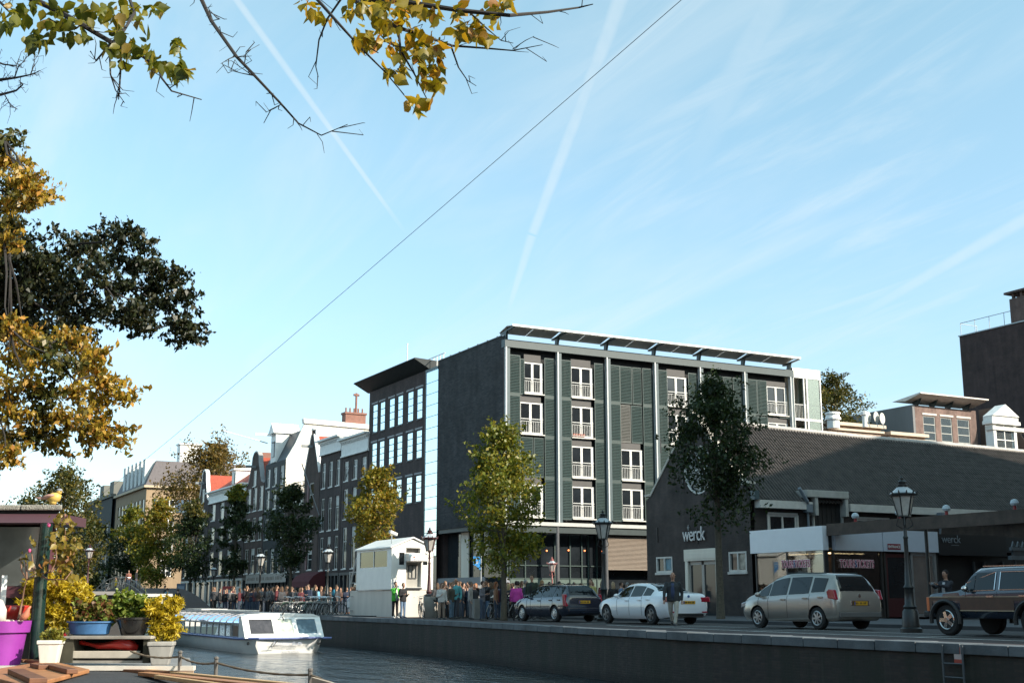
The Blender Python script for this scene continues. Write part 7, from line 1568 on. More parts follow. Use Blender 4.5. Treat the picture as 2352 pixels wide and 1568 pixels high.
# ladder and safety sign on the quay wall
y, z = onx(2188, 1500, qx(21.5)); lx = qx(y) - .10
ld = thing('quay_ladder', 'steel ladder fixed to the dark quay wall at the lower right', 'ladder', (lx, y, 0)); y0, y1 = onx(2212, 1520, lx)[0] - y, onx(2166, 1520, lx)[0] - y; b = MB(); b.tube([(0, y0, .0), (0, y0, -1.7)], .022, 6); b.tube([(0, y1, .0), (0, y1, -1.7)], .022, 6); b.build('rail', pbr('ladder_steel', (.07, .08, .09), .5), ld)
for i in range(6): o = MB().tube([(0, y0, -.35 - i * .26), (0, y1, -.35 - i * .26)], .016, 6).build('rung', pbr('ladder_steel', (.07, .08, .09), .5), ld)
yy, zz_ = onx(2196, 1501, lx); sg_ = thing('safety_sign', 'small white and red safety sign beside the quay ladder', 'sign', (lx + .06, yy, zz_)); MB().box(-.012, .0, -.10, .10, -.17, .17).build('plate', pbr('sign_white_red', (.52, .42, .40), .6), sg_); b = MB(); b.box(-.016, -.0125, -.10, .10, -.17, -.10); b.box(-.016, -.0125, -.06, .06, .0, .13); b.build('mark', pbr('sign_red2', (.38, .06, .04), .6), sg_)
# wire across the sky
p0, p1 = at(1600, -30, 22), at(212, 1152, 125); b = MB(); pts = []
for i in range(25): t = i / 24; q = p0.lerp(p1, t); q = q - V((0, 0, .25 * 4 * t * (1 - t))); pts.append(q)
b.tube(pts, [.007 + .008 * (i / 24) for i in range(25)], 6); tag(b.build('overhead_wire', pbr('wire_grey', (.05, .08, .12), .6)), 'single thin wire stretched across the sky over the canal', 'wire')
# dark moored houseboat in the distance at the left
p = at(235, 1370, 62); hb = thing('houseboat', 'low dark houseboat with pale roof edge moored far left behind the plants', 'boat', (p.x, p.y, WZ), R(4)); b = MB(); b.box(-4, .9, -2, 9, 0, .9); b.box(-3.6, .5, -1.6, 8.5, .9, 2.55); b.build('hull', pbr('boat_black', (.02, .018, .018), .6), hb); b = MB(); b.box(-3.9, .8, -1.9, 8.8, 2.55, 2.72); b.build('roof', pbr('boat_roof_grey', (.20, .19, .18), .8), hb)
# white frame boat (open cabin) by the bridge
p = at(340, 1375, 70); wb = thing('cabin_boat', 'small boat with a white open cabin frame moored below the far bridge', 'boat', (p.x, p.y, WZ), R(-5)); b = MB(); b.prism([(-1.3, .0), (1.3, .0), (1.5, .9), (-1.5, .9)], -2, 5, 'y'); b.build('hull', pbr('boat_teal', (.05, .08, .09), .5), wb); b = MB()
for x in (-1.2, 1.1):
    for y in (0, 3): b.box(x, x + .1, y, y + .1, .9, 2.5)
b.box(-1.3, 1.3, -.1, 3.2, 2.5, 2.66); b.box(-1.2, -.3, -.05, .05, .9, 2.3); b.build('cabin', OFFW, wb)
# ---------------------------------------------------------------- trees
def leaves(name, P, size, mat, parent, aspect=.62, droop=.0, fold=False):
    P = np.asarray(P); n = len(P); a = rng.normal(size=(n, 3)); a[:, 2] -= droop * np.abs(rng.normal(size=n)) * 1.5; a /= np.linalg.norm(a, axis=1)[:, None]
    t = rng.normal(size=(n, 3)); b = np.cross(a, t); b /= np.linalg.norm(b, axis=1)[:, None]; c = np.cross(a, b)
    s = (size * rng.uniform(.4, 1.45, n))[:, None]
    if not fold:
        v = np.stack([P - a * s * .5, P + b * s * .5 * aspect - a * s * .06 + c * s * .08, P + a * s * .55, P - b * s * .5 * aspect - a * s * .06 + c * s * .08], 1).reshape(-1, 3); k = 4; nf = n
        loops = np.arange(n * 4); tot = np.full(n, 4)
    else:
        w_ = s * .5 * aspect; u = c * s * .10; P0 = P
        v = np.stack([P0, P0 + a * s * .28 + b * w_ * .92 + u, P0 + a * s * .58 + b * w_ * .95 + u * 1.1, P0 + a * s * .84 + b * w_ * .42 + u * .4, P0 + a * s * 1.08 - u * .6, P0 + a * s * .84 - b * w_ * .42 + u * .4, P0 + a * s * .58 - b * w_ * .95 + u * 1.1, P0 + a * s * .28 - b * w_ * .92 + u, P0 + a * s * .45 - u * .2], 1).reshape(-1, 3)
        base = (np.arange(n) * 9)[:, None]; q = np.array([0, 1, 8, 1, 2, 8, 2, 3, 8, 3, 4, 8, 4, 5, 8, 5, 6, 8, 6, 7, 8, 7, 0, 8]); loops = (base + q[None]).reshape(-1); tot = np.full(n * 8, 3)
    me = bpy.data.meshes.new(name); me.vertices.add(len(v)); me.vertices.foreach_set('co', v.astype(np.float32).ravel()); me.loops.add(len(loops)); me.loops.foreach_set('vertex_index', loops.astype(np.int32))
    me.polygons.add(len(tot)); me.polygons.foreach_set('loop_start', (np.cumsum(tot) - tot).astype(np.int32)); me.polygons.foreach_set('loop_total', tot.astype(np.int32)); me.update(calc_edges=True)
    me.materials.append(mat); o = bpy.data.objects.new(name, me); COL.objects.link(o)
    if parent: o.parent = parent
    return o
LG_ = leafmat('leaf_lime_green', [(0, (.075, .10, .014)), (.45, (.14, .165, .022)), (.8, (.23, .21, .026)), (1, (.32, .24, .035))])
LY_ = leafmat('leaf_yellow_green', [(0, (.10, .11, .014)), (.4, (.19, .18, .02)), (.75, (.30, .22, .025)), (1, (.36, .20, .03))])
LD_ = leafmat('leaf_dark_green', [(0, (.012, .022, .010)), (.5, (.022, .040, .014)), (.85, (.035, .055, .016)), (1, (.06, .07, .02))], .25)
LB_ = leafmat('leaf_brown_autumn', [(0, (.06, .05, .014)), (.4, (.13, .085, .02)), (.75, (.20, .12, .025)), (1, (.12, .11, .02))], .3)
LO_ = leafmat('leaf_olive', [(0, (.035, .045, .012)), (.5, (.075, .08, .018)), (1, (.15, .11, .02))], .3)
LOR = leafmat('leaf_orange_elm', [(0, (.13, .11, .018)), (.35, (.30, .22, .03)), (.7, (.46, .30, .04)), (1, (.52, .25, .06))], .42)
LDE = leafmat('leaf_shaded_elm', [(0, (.010, .015, .006)), (.6, (.020, .028, .009)), (1, (.045, .04, .012))], .16, .03)  # shade on the left boughs is put into this dark leaf colour
LYB = leafmat('leaf_yellow_branch', [(0, (.16, .14, .015)), (.35, (.30, .24, .02)), (.75, (.42, .28, .02)), (1, (.46, .20, .05))], .5)
LGB = leafmat('leaf_green_branch', [(0, (.07, .085, .010)), (.5, (.14, .15, .015)), (.85, (.22, .19, .02)), (1, (.32, .20, .05))], .48)
def tree(px, base_d, topy, boty, hw, label, mat, n=5200, leaf=.17, group=None, trunk_px=None, base_z=0.0, shape=1.0, clumps=34, trunk_r=.12, loc=None, trunk=True, seed=1, mat2=None, hi=.55, crown_px=None):
    r2 = np.random.default_rng(seed); p = at(trunk_px or px, 1378, base_d) if loc is None else V(loc); k = base_d / 2912
    zt, zb, w_ = (1378 - topy) * k + HCAM, (1378 - boty) * k + HCAM, hw * k; H = zt - zb
    t = thing('tree', label, 'tree', (p.x, p.y, base_z), 0, group); off = _r * (((crown_px or px) - (trunk_px or px)) * k); cs = []
    for i in range(clumps):
        f = r2.random() ** .85; prof = (math.sin(math.pi * min(1, (f * .92 + .06))) ** .75) * (1.0 - .42 * f * shape); ang = r2.random() * 6.283; rr_ = w_ * prof * math.sqrt(r2.random()) * 1.25
        cs.append((off.x + rr_ * math.cos(ang), off.y + rr_ * math.sin(ang), zb - base_z + H * f * .97, w_ * r2.uniform(.34, .62) * (1 - .35 * f)))
    cs.append((off.x * 1.0, off.y, zt - base_z - H * .05, w_ * .18))
    pts = []; nn = int(n * 1.25) // len(cs)
    for x, y, z, rr_ in cs:
        q = r2.normal(size=(nn, 3)); q /= np.linalg.norm(q, axis=1)[:, None]; q *= (r2.random(nn) ** .36)[:, None] * rr_ * np.array([1, 1, .85]); pts.append(q + np.array([x, y, z]))
    for x, y, z, rr_ in cs:
        for j in range(3):
            dv = r2.normal(size=3); dv /= np.linalg.norm(dv); dv[2] = abs(dv[2]) * .8 + .1; kk = max(6, nn // 9); f = r2.random((kk, 1)) ** .7; pts.append(np.array([x, y, z]) + dv * rr_ * (.6 + 1.15 * f) + r2.normal(size=(kk, 3)) * rr_ * .13)
    P = np.concatenate(pts)
    if mat2:
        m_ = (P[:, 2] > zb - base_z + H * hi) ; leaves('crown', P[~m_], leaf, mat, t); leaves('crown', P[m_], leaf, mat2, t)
    else: leaves('crown', P, leaf, mat, t)
    if trunk:
        b = MB(); top = V((off.x, off.y, zb - base_z + H * .8)); tp = [V((0, 0, -.1)), V((0, 0, .12)), V((.02, .01, 1.2)), V((off.x * .4, off.y * .4, zb - base_z + H * .1)), V((off.x * .8, off.y * .8, zb - base_z + H * .45)), top]; b.tube(tp, [trunk_r * 1.9, trunk_r * 1.25, trunk_r, trunk_r * .85, trunk_r * .5, trunk_r * .15], 10)
        tr_ = b.build('trunk', BARK, t, smooth=True); b = MB()
        for x, y, z, rr_ in cs[::2]:
            f = .15 + .6 * r2.random(); s_ = V((off.x * f, off.y * f, min(z - .3, zb - base_z + H * .55 * f))); e = V((x, y, z)); m_ = s_.lerp(e, .5) + V((0, 0, -.1)); b.tube([s_, m_, e], [trunk_r * .35, trunk_r * .2, .012], 5)
        b.build('limbs', BARK, tr_)
    return t
GQ = 'young trees along the quay'
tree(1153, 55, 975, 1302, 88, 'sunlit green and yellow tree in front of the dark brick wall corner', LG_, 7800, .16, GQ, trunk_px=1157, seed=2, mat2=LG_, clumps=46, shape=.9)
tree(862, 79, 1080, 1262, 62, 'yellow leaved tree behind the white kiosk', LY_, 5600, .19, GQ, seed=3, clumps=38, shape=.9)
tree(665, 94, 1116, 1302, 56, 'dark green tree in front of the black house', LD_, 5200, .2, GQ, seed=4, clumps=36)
tree(535, 111, 1112, 1312, 38, 'dark slim tree with a lit top in front of the red roofed house', LD_, 5600, .22, GQ, seed=5, mat2=LG_, hi=.80)  # sunlight on the crown top put into its paler leaf colour
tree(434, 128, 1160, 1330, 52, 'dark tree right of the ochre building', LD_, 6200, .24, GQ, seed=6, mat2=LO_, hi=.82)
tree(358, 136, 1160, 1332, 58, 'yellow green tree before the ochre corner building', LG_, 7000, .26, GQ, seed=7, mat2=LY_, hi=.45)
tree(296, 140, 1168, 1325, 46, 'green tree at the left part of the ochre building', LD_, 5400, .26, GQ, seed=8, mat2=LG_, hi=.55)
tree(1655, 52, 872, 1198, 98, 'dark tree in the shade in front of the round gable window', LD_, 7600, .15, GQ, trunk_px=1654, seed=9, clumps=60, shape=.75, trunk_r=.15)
tree(482, 165, 1026, 1230, 112, 'big brown autumn tree rising behind the red roofs', LB_, 9500, .34, None, seed=10, clumps=44, shape=.3, trunk_r=.3)
tree(130, 150, 1082, 1335, 88, 'big round olive tree behind the bird ornament at the left', LO_, 8000, .34, None, seed=11, clumps=54, shape=.5, trunk_r=.35)
tree(205, 185, 1190, 1350, 40, 'dark tree left of the dark far building', LD_, 3200, .36, None, seed=12, trunk_r=.3)
tree(45, 175, 1150, 1360, 70, 'dark green tree at the far left behind the houseboat cabin', LD_, 4200, .36, None, seed=13, shape=.4, trunk_r=.3)
tree(1940, 128, 858, 1010, 66, 'leafy green tree rising behind the glazed balcony bay', LO_, 6000, .25, None, seed=14, clumps=44, shape=.35, trunk_r=.3)
# big trees at the left edge: boughs reach into view from a trunk outside the frame
def bough_tree(label, trunk_px, d, clus, mats, n, leaf, seed, rad):
    r2 = np.random.default_rng(seed); p = at(trunk_px, 1378, d + 2); t = thing('tree', label, 'tree', (p.x, p.y, 0)); b = MB(); o = V((p.x, p.y, 0))
    b.tube([V((0, 0, -.1)), V((.05, 0, 2.5)), V((-.05, .1, 5.5)), V((.1, .1, 8.5)), V((.1, .2, 11))], [.42, .34, .28, .2, .06], 12); tr_ = b.build('trunk', BARK, t, smooth=True); PT = {m_.name: [] for m_ in mats}; b = MB(); CS = []
    for i, (px, py, rp, mi) in enumerate(clus):
        c = at(px, py, d + r2.uniform(-1.3, 1.3)) - o; rr_ = rp * d / 2912
        prev = [q_ for q_ in CS if (q_ - c).dot(_r) < -.1]; s_ = min(prev, key=lambda q_: (q_ - c).length) if prev else c - _r * 1.6 + V((0, 0, -.35)); CS.append(c)
        m1 = s_.lerp(c, .4) + V(tuple(r2.normal(size=3) * .05)); m2 = s_.lerp(c, .75) + V(tuple(r2.normal(size=3) * .05)); b.tube([s_, m1, m2, c], [.024, .017, .012, .006], 5)
        for j in range(9):
            dv = V(tuple(r2.normal(size=3))).normalized(); ln = rr_ * r2.uniform(1.0, 2.3); e = c + V((dv.x * ln, dv.y * ln, dv.z * ln * .75)); b.tube([m2.lerp(c, .5), c.lerp(e, .6) + V((0, 0, .02)), e], [.008, .005, .002], 4)
            k = int(n * .078); f = r2.random((k, 1)) ** .6; sp_ = np.array(c) * (1 - f) + np.array(e) * f + r2.normal(size=(k, 3)) * rr_ * .14; PT[mats[mi].name].append(sp_)
        q = r2.normal(size=(n, 3)); q /= np.linalg.norm(q, axis=1)[:, None]; q = q[:int(n * .30)]; q *= (r2.random(len(q)) ** .5)[:, None] * rr_ * np.array([1.1, 1.1, .8]); PT[mats[mi].name].append(q + np.array(c))
    b.build('boughs', BARKD, tr_)
    for m_ in mats:
        if PT[m_.name]: leaves('crown', np.concatenate(PT[m_.name]), leaf, m_, t, .55, .9)
BC_ = [(130, 600), (180, 560), (235, 540), (285, 535), (325, 565), (345, 610), (300, 610), (250, 590), (195, 620), (150, 650), (90, 640), (45, 625), (20, 680), (70, 690), (120, 700), (180, 680), (235, 650), (290, 660), (345, 665), (395, 650), (420, 680), (375, 700), (330, 720), (285, 720), (235, 715), (180, 730), (130, 745), (60, 750), (330, 755), (415, 745), (430, 775), (375, 620), (20, 740), (210, 575), (110, 620), (0, 600), (30, 590), (60, 600), (0, 650), (50, 660), (0, 700), (100, 670), (40, 720), (10, 770), (140, 700), (100, 770), (160, 780), (60, 560), (15, 560)]
bough_tree('shade-coloured tree whose boughs reach in at the left edge', -520, 23, [(x, y, 42 if x < 260 else 33, 0) for x, y in BC_], [LDE], 400, .102, 21, 40)
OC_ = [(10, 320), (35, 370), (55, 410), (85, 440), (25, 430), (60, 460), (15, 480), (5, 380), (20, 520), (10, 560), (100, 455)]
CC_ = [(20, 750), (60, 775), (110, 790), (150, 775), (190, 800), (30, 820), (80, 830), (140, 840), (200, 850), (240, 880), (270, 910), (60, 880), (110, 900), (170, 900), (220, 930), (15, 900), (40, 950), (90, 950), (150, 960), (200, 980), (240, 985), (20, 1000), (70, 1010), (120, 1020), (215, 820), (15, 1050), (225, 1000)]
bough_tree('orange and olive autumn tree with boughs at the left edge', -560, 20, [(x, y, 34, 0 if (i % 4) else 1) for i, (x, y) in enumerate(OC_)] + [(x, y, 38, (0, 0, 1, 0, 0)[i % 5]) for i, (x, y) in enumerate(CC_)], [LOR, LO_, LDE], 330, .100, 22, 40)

# overhanging branches close to the camera
def twig_tree(label, d, lines, leafspots, mat, size, seed, side=3):
    r2 = np.random.default_rng(seed); t = thing('tree_branch', label, 'branch'); b = MB(); dz = {}
    def pt(x, y, q): return at(x, y, d + q)
    for li, (pl_, r0, r1, q) in enumerate(lines):
        n = len(pl_); P = []
        for i, (x, y) in enumerate(pl_): P.append(pt(x + r2.uniform(-2, 2), y + r2.uniform(-2, 2), q + .25 * math.sin(i * 1.3 + li)))
        b.tube(P, [r0 + (r1 - r0) * i / (n - 1) for i in range(n)], 6)
        for i in range(n - 1):
            for _ in range(side):
                f = r2.random(); s_ = P[i].lerp(P[i + 1], f); dr = (P[i + 1] - P[i]).normalized(); e = s_ + dr * r2.uniform(.02, .10) + V(tuple(r2.normal(size=3))) * .045; e2 = e + V(tuple(r2.normal(size=3))) * .03 + dr * .03; b.tube([s_, e, e2], [.0032, .0022, .0012], 4)
    b.build('twigs', BARKD, t)
    if leafspots:
        P = []
        for x, y, rp, n in leafspots:
            for _ in range(int(n * 1.5)): P.append(tuple(pt(x + r2.normal() * rp * .6, y + r2.normal() * rp * .6, r2.uniform(-.35, .35))))
        leaves('leaves', P, size, mat, t, .74, 1.0, True)
D1 = 6.6
twig_tree('green leaved branch hanging into the top left corner', D1, [([(-60, -60), (78, 0), (130, 26), (193, 60), (250, 96), (276, 107), (313, 121), (365, 159), (372, 180), (396, 208), (461, 229)], .020, .003, 0), ([(285, -80), (297, 0), (310, 29), (281, 75), (255, 99), (219, 138), (206, 120)], .012, .004, .1), ([(281, 75), (276, 146), (276, 203), (272, 229)], .008, .003, .1), ([(251, 99), (253, 169), (266, 208), (288, 238)], .006, .002, 0), ([(-40, -20), (0, 8), (25, 28)], .01, .005, .2)],
    [(20, 20, 18, 8), (5, 50, 10, 5), (55, 25, 16, 9), (75, 8, 14, 7), (80, 85, 16, 9), (90, 100, 10, 5), (105, 55, 14, 8), (125, 25, 16, 9), (150, 50, 14, 8), (160, 75, 12, 6), (185, 75, 12, 7), (205, 35, 16, 10), (190, 10, 14, 7), (230, 30, 14, 8), (255, 20, 12, 6), (270, 45, 12, 7), (275, 75, 12, 7), (300, 20, 12, 6), (345, 15, 12, 6), (360, 22, 8, 4), (255, 115, 12, 8), (290, 110, 12, 7), (305, 100, 12, 7), (275, 145, 8, 5), (335, 105, 12, 7), (350, 120, 10, 6), (370, 145, 12, 8), (400, 95, 12, 7), (410, 105, 9, 5), (415, 145, 11, 7), (400, 175, 10, 7), (425, 165, 11, 8), (350, 155, 6, 3), (325, 45, 8, 4)], LGB, .070, 31, 2)
twig_tree('golden leaved branch hanging from the top centre', D1 + .3, [([(760, -60), (833, 0), (935, 4), (1056, 24), (1169, 36), (1259, 28), (1330, 16), (1362, 10)], .022, .003, 0), ([(770, -50), (813, 0), (854, 28), (914, 63), (983, 87), (1040, 105), (1110, 111), (1178, 115), (1246, 103)], .018, .002, .1), ([(690, -60), (728, 0), (773, 53), (829, 109), (886, 166), (930, 217)], .012, .003, -.1), ([(800, -40), (785, 0), (752, 45), (732, 93), (724, 154), (730, 178)], .008, .003, .2), ([(916, 65), (922, 117), (951, 174), (983, 231)], .009, .003, .05), ([(1038, 107), (1052, 154), (1072, 184), (1095, 198)], .006, .002, .1), ([(1080, 32), (1121, 69), (1149, 93), (1178, 101)], .006, .002, 0), ([(852, 30), (870, 75), (890, 96), (912, 110)], .007, .003, .2), ([(830, 108), (850, 113), (870, 122)], .006, .003, 0), ([(1178, 115), (1205, 95), (1228, 85)], .003, .0015, 0)],
    [(700, 5, 14, 7), (735, 30, 8, 4), (750, 45, 6, 3), (800, 20, 10, 5), (815, 30, 8, 4), (830, 10, 16, 8), (860, 20, 16, 9), (900, 15, 18, 10), (890, 45, 18, 10), (840, 75, 14, 8), (820, 90, 12, 7), (835, 100, 12, 7), (860, 95, 12, 7), (870, 70, 12, 7), (920, 45, 14, 9), (935, 30, 16, 9), (960, 20, 14, 8), (950, 75, 14, 8), (910, 95, 12, 7), (920, 120, 10, 6), (890, 110, 7, 3), (905, 160, 10, 7), (925, 155, 8, 5), (965, 130, 14, 9), (985, 110, 14, 9), (1000, 90, 12, 8), (1010, 120, 10, 7), (975, 155, 12, 8), (1000, 150, 10, 6), (980, 190, 13, 10), (1000, 185, 10, 7), (955, 240, 10, 8), (975, 235, 9, 6), (990, 232, 5, 3), (1000, 25, 14, 8), (1040, 25, 12, 7), (1050, 75, 12, 8), (1065, 65, 10, 6), (1090, 70, 10, 6), (1105, 85, 10, 6), (1120, 75, 8, 5), (1120, 20, 12, 7), (1150, 12, 12, 7), (1165, 5, 10, 6), (1085, 40, 10, 5), (1140, 40, 8, 4), (880, 0, 14, 8), (955, 0, 14, 7)], LYB, .070, 32, 1)
twig_tree('bare drooping twig between the two leafy branches', D1 + .2, [([(440, -60), (461, 0), (485, 49), (542, 130), (586, 174), (645, 239), (687, 284), (740, 310), (797, 288)], .014, .002, 0), ([(485, 49), (505, 45), (498, 40)], .003, .0015, 0), ([(542, 130), (525, 135), (508, 145)], .004, .0015, 0), ([(560, 150), (565, 120), (595, 105)], .003, .0015, 0), ([(586, 174), (555, 170), (526, 162)], .004, .0015, 0), ([(645, 239), (630, 250), (610, 257)], .003, .0015, 0)], None, LYB, .06, 33, 2)
twig_tree('bare twig tips at the left edge below the green branch', 11, [([(-60, 190), (0, 183), (35, 178), (70, 170), (90, 162)], .02, .003, 0), ([(-50, 225), (0, 219), (35, 210), (50, 195), (45, 185)], .016, .003, .2), ([(-40, 130), (10, 150), (38, 152), (42, 135)], .012, .003, .3), ([(35, 178), (45, 150), (60, 142)], .007, .002, 0), ([(70, 170), (78, 150), (80, 128)], .006, .002, 0), ([(10, 219), (25, 240), (40, 253)], .006, .002, 0)], None, LYB, .06, 34, 5)
# ---------------------------------------------------------------- the houseboat in the lower left corner and what stands on it
KD = 1 / 2912.0
def fr(px, py, d): return at(px, py, d)
def local(px, d, z): p = at(px, 1378, d); return V((p.x, p.y, z))
FROT = -HEAD
hbt = thing('houseboat', 'near houseboat with dark tarred roof, white edged ledge and a purple roofed cabin', 'houseboat')
TAR = pbr('tar_roof', (.035, .036, .040), .8, vary=.25, vs_=3, bump=.5, bs=50); GWOOD = pbr('grey_weathered_wood', (.27, .25, .22), .8, vary=.35, vs_=5, streak=True)
def UV(u, v_, z): return _r * u + _f * v_ + V((0, 0, z))
b = MB(); us = [-8 + i * .25 for i in range(29)]
zf = lambda u, v_: .348 - .09 * max(0, u + 3.0) ** 2 - .0 * v_ - .02 * max(0, 8.4 - v_)
for u0, u1 in zip(us, us[1:]):
    for v0, v1 in ((6.4, 7.6), (7.6, 8.4), (8.4, 9.3)): b.quad(UV(u0, v0, zf(u0, v0)), UV(u1, v0, zf(u1, v0)), UV(u1, v1, zf(u1, v1)), UV(u0, v1, zf(u0, v1)))
for u0, u1 in zip(us, us[1:]): b.quad(UV(u0, 6.4, -1), UV(u1, 6.4, -1), UV(u1, 6.4, zf(u1, 6.4)), UV(u0, 6.4, zf(u0, 6.4)))
b.quad(UV(us[-1], 6.4, -1), UV(us[-1], 9.3, -1), UV(us[-1], 9.3, zf(us[-1], 9.3)), UV(us[-1], 6.4, zf(us[-1], 6.4)))
b.build('tar_roof', TAR, hbt, norm=False)
def ubox(b, u0, u1, v0, v1, z0, z1, taper=False):
    u2 = u1 * v1 / v0 * 1.01 if taper else u1
    k = len(b.v); b.v += [tuple(UV(u, v_, z)) for z in (z0, z1) for u, v_ in ((u0, v0), (u1, v0), (u2, v1), (u0, v1))]
    for q in ((3, 2, 1, 0), (4, 5, 6, 7), (0, 1, 5, 4), (1, 2, 6, 5), (2, 3, 7, 6), (3, 0, 4, 7)): b.f.append(tuple(k + i for i in q)); b.mi.append(b.cur)
uR = (457 - 1176) * KD * 9.4; DZ = (1378 - 1526) * KD * 9.4 + HCAM
b = MB(); ubox(b, -8, uR, 9.31, 11.4, -1.6, DZ - .02, True); b.build('hull', pbr('ledge_grey', (.20, .20, .20), .8, vary=.25), hbt)
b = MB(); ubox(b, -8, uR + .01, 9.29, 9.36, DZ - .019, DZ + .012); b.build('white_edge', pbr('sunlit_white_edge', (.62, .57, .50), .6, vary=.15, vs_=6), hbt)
b = MB(); ubox(b, uR - .10, uR + .012, 9.28, 9.305, DZ - .14, DZ - .02); b.build('edge_end', pbr('rusty_edge', (.35, .25, .18), .8, vary=.4, vs_=12), hbt)
# cabin
cd = 10.45; kz = cd * KD; ZT = lambda py, d=cd: (1378 - py) * d * KD + HCAM; UX = lambda px, d=cd: (px - 1176) * d * KD
b = MB(); ubox(b, -8, UX(84), cd + .25, cd + 2, DZ, ZT(1206), True); b.build('cabin_body', pbr('cabin_dark', (.03, .028, .03), .6), hbt)
b = MB(); ubox(b, -8, UX(80), cd + .20, cd + .24, ZT(1345), ZT(1208)); cw = b.build('cabin_window', pbr('cabin_mirror', (.16, .18, .18), .06, metal=.7, vary=.7, vs_=1.6), hbt)
MAR = pbr('maroon_wood', (.10, .035, .045), .5, vary=.15)
b = MB(); ubox(b, UX(78), UX(90), cd + .15, cd + .26, DZ, ZT(1205)); ubox(b, -8, UX(80), cd + .16, cd + .245, ZT(1372), ZT(1346)); b.build('window_frame', MAR, hbt)
b = MB()
P = [(-.10, ZT(1203)), (.0, ZT(1181)), (.6, ZT(1181)), (.6, ZT(1203))]
k = len(b.v)
for u in (-8, UX(128)): b.v += [tuple(UV(u, cd + v_, z)) for v_, z in P]
b.f += [(3, 2, 1, 0), (4, 5, 6, 7), (0, 1, 5, 4), (1, 2, 6, 5), (2, 3, 7, 6), (3, 0, 4, 7)]; b.mi += [0] * 6
b.build('fascia', pbr('purple_fascia', (.085, .042, .052), .45, vary=.12), hbt)
b = MB(); ubox(b, -8, UX(118), cd + .02, cd + 1.9, ZT(1180), ZT(1174), True); b.build('roof_gap', DARKIN, hbt)
b = MB()
for a, c in ((-120, 29), (31, 129)): ubox(b, UX(a), UX(c), cd - .02, cd + .5, ZT(1173), ZT(1160), c > 100)
b.build('roof_edging', pbr('gravel_edging', (.30, .285, .25), .95, vary=.35, vs_=40, bump=.9, bs=90), hbt, bevel=.012)
b = MB(); p0, p1 = local(90, 10.0, DZ), local(94, 10.0, ZT(1203, 10.0)); b.tube([p0, p0 + V((0, 0, .3)), p0 + V((0, 0, .62)), p1], [.055, .054, .050, .048], 18); b.tube([p0 + V((0, 0, .33)), p0 + V((0, 0, .345))], .0575, 18); b.build('green_column', pbr('dark_green_gloss', (.010, .030, .026), .25, vary=.2, vs_=6, coat=.3), hbt, smooth=40)
# bird ornament on the roof edge
pb = local(105, 10.55, ZT(1160) ); bd_ = thing('bird_ornament', 'small painted bird ornament with yellow breast on the cabin roof', 'ornament', pb, FROT)
S = .0036; b = MB(); b.tube([(-.055, 0, .055), (-.03, 0, .06), (.0, 0, .065), (.03, 0, .075), (.05, 0, .10)], [.010, .035, .048, .044, .022], 12); b.ell((.048, -.002, .118), .026, .024, .026, 12, 8); b.ell((.0, -.0, .035), .035, .035, .03, 10, 6); b.build('body', pbr('bird_yellow', (.58, .40, .10), .5, vary=.15, vs_=20), bd_, smooth=True)
b = MB(); b.tube([(-.11, 0, .058), (-.06, -.03, .065), (-.02, -.042, .078), (.02, -.038, .085)], [(.008, .006), (.022, .012), (.030, .012), (.012, .01)], 8); b.tube([(-.15, 0, .068), (-.11, 0, .062), (-.06, 0, .06)], [(.012, .006), (.016, .008), (.02, .01)], 8); b.build('wing', pbr('bird_pink_grey', (.45, .26, .22), .5, vary=.3, vs_=30), bd_, smooth=True)
b = MB(); b.ell((.048, -.002, .128), .027, .025, .018, 10, 6); b.tube([(.07, -.005, .116), (.088, -.008, .113)], [.007, .002], 6); b.build('cap', pbr('bird_grey', (.25, .26, .28), .5), bd_, smooth=True); b = MB(); b.ell((.066, -.018, .122), .006, .005, .006, 7, 5); b.build('eye', BLACKM, bd_)
b = MB()
for s_ in (-.012, .014): b.tube([(s_, 0, .03), (s_ + .006, 0, .002)], .005, 5)
b.build('legs', pbr('bird_legs', (.45, .22, .12), .6), bd_)
# pots
def potthing(name, label, px, d, prof, m_, cat='plant pot', z=None, sx=1.0, sy=1.0, seg=30, rz=FROT):
    p = local(px, d, DZ if z is None else z); t = thing(name, label, cat, p, rz); b = MB(); b.lathe(prof, seg, sc=(sx, sy, 1)); b.build('pot', m_, t, smooth=45); return t
PUR = pbr('purple_pot', (.27, .035, .30), .55, vary=.2, vs_=4)
pp = potthing('purple_pot', 'large purple flower pot holding a rose stem, lower left', 12, 9.75, [(.135, .0), (.145, .0), (.175, .24), (.196, .24), (.205, .325), (.19, .325), (.183, .30)], PUR)
b = MB(); b.lathe([(.01, .302), (.18, .30)], 20); b.build('soil', pbr('soil', (.05, .035, .025), .95, bump=.8), pp)
b = MB()
for i in range(16): a = random.random() * 6.28; r_ = random.uniform(.03, .15); b.ell((r_ * math.cos(a), r_ * math.sin(a), .315), .03, .025, .02, 8, 5)
b.build('shells', pbr('shells_pale', (.55, .42, .36), .7, vary=.3, vs_=20), pp)
gn = local(2, 9.65, DZ + .32); go = thing('shell_ornament', 'pale shell ornament lying in the purple pot', 'ornament', gn, FROT); b = MB(); b.tube([(0, 0, 0), (-.01, 0, .08), (-.03, .01, .14), (-.05, .01, .17)], [.05, .06, .045, .015], 10); b.build('shell', pbr('shell_white', (.62, .56, .52), .5, vary=.15), go, smooth=True)
gn = local(58, 9.62, DZ + .325); go = thing('clay_bird', 'small orange clay bird in the purple pot, beak pointing up', 'ornament', gn, FROT); b = MB(); b.tube([(-.03, 0, .01), (0, 0, .03), (.02, 0, .05), (.03, 0, .09), (.045, 0, .11)], [.01, .03, .024, .012, .006], 9); b.build('body', pbr('clay_orange', (.50, .17, .10), .6), go, smooth=True)
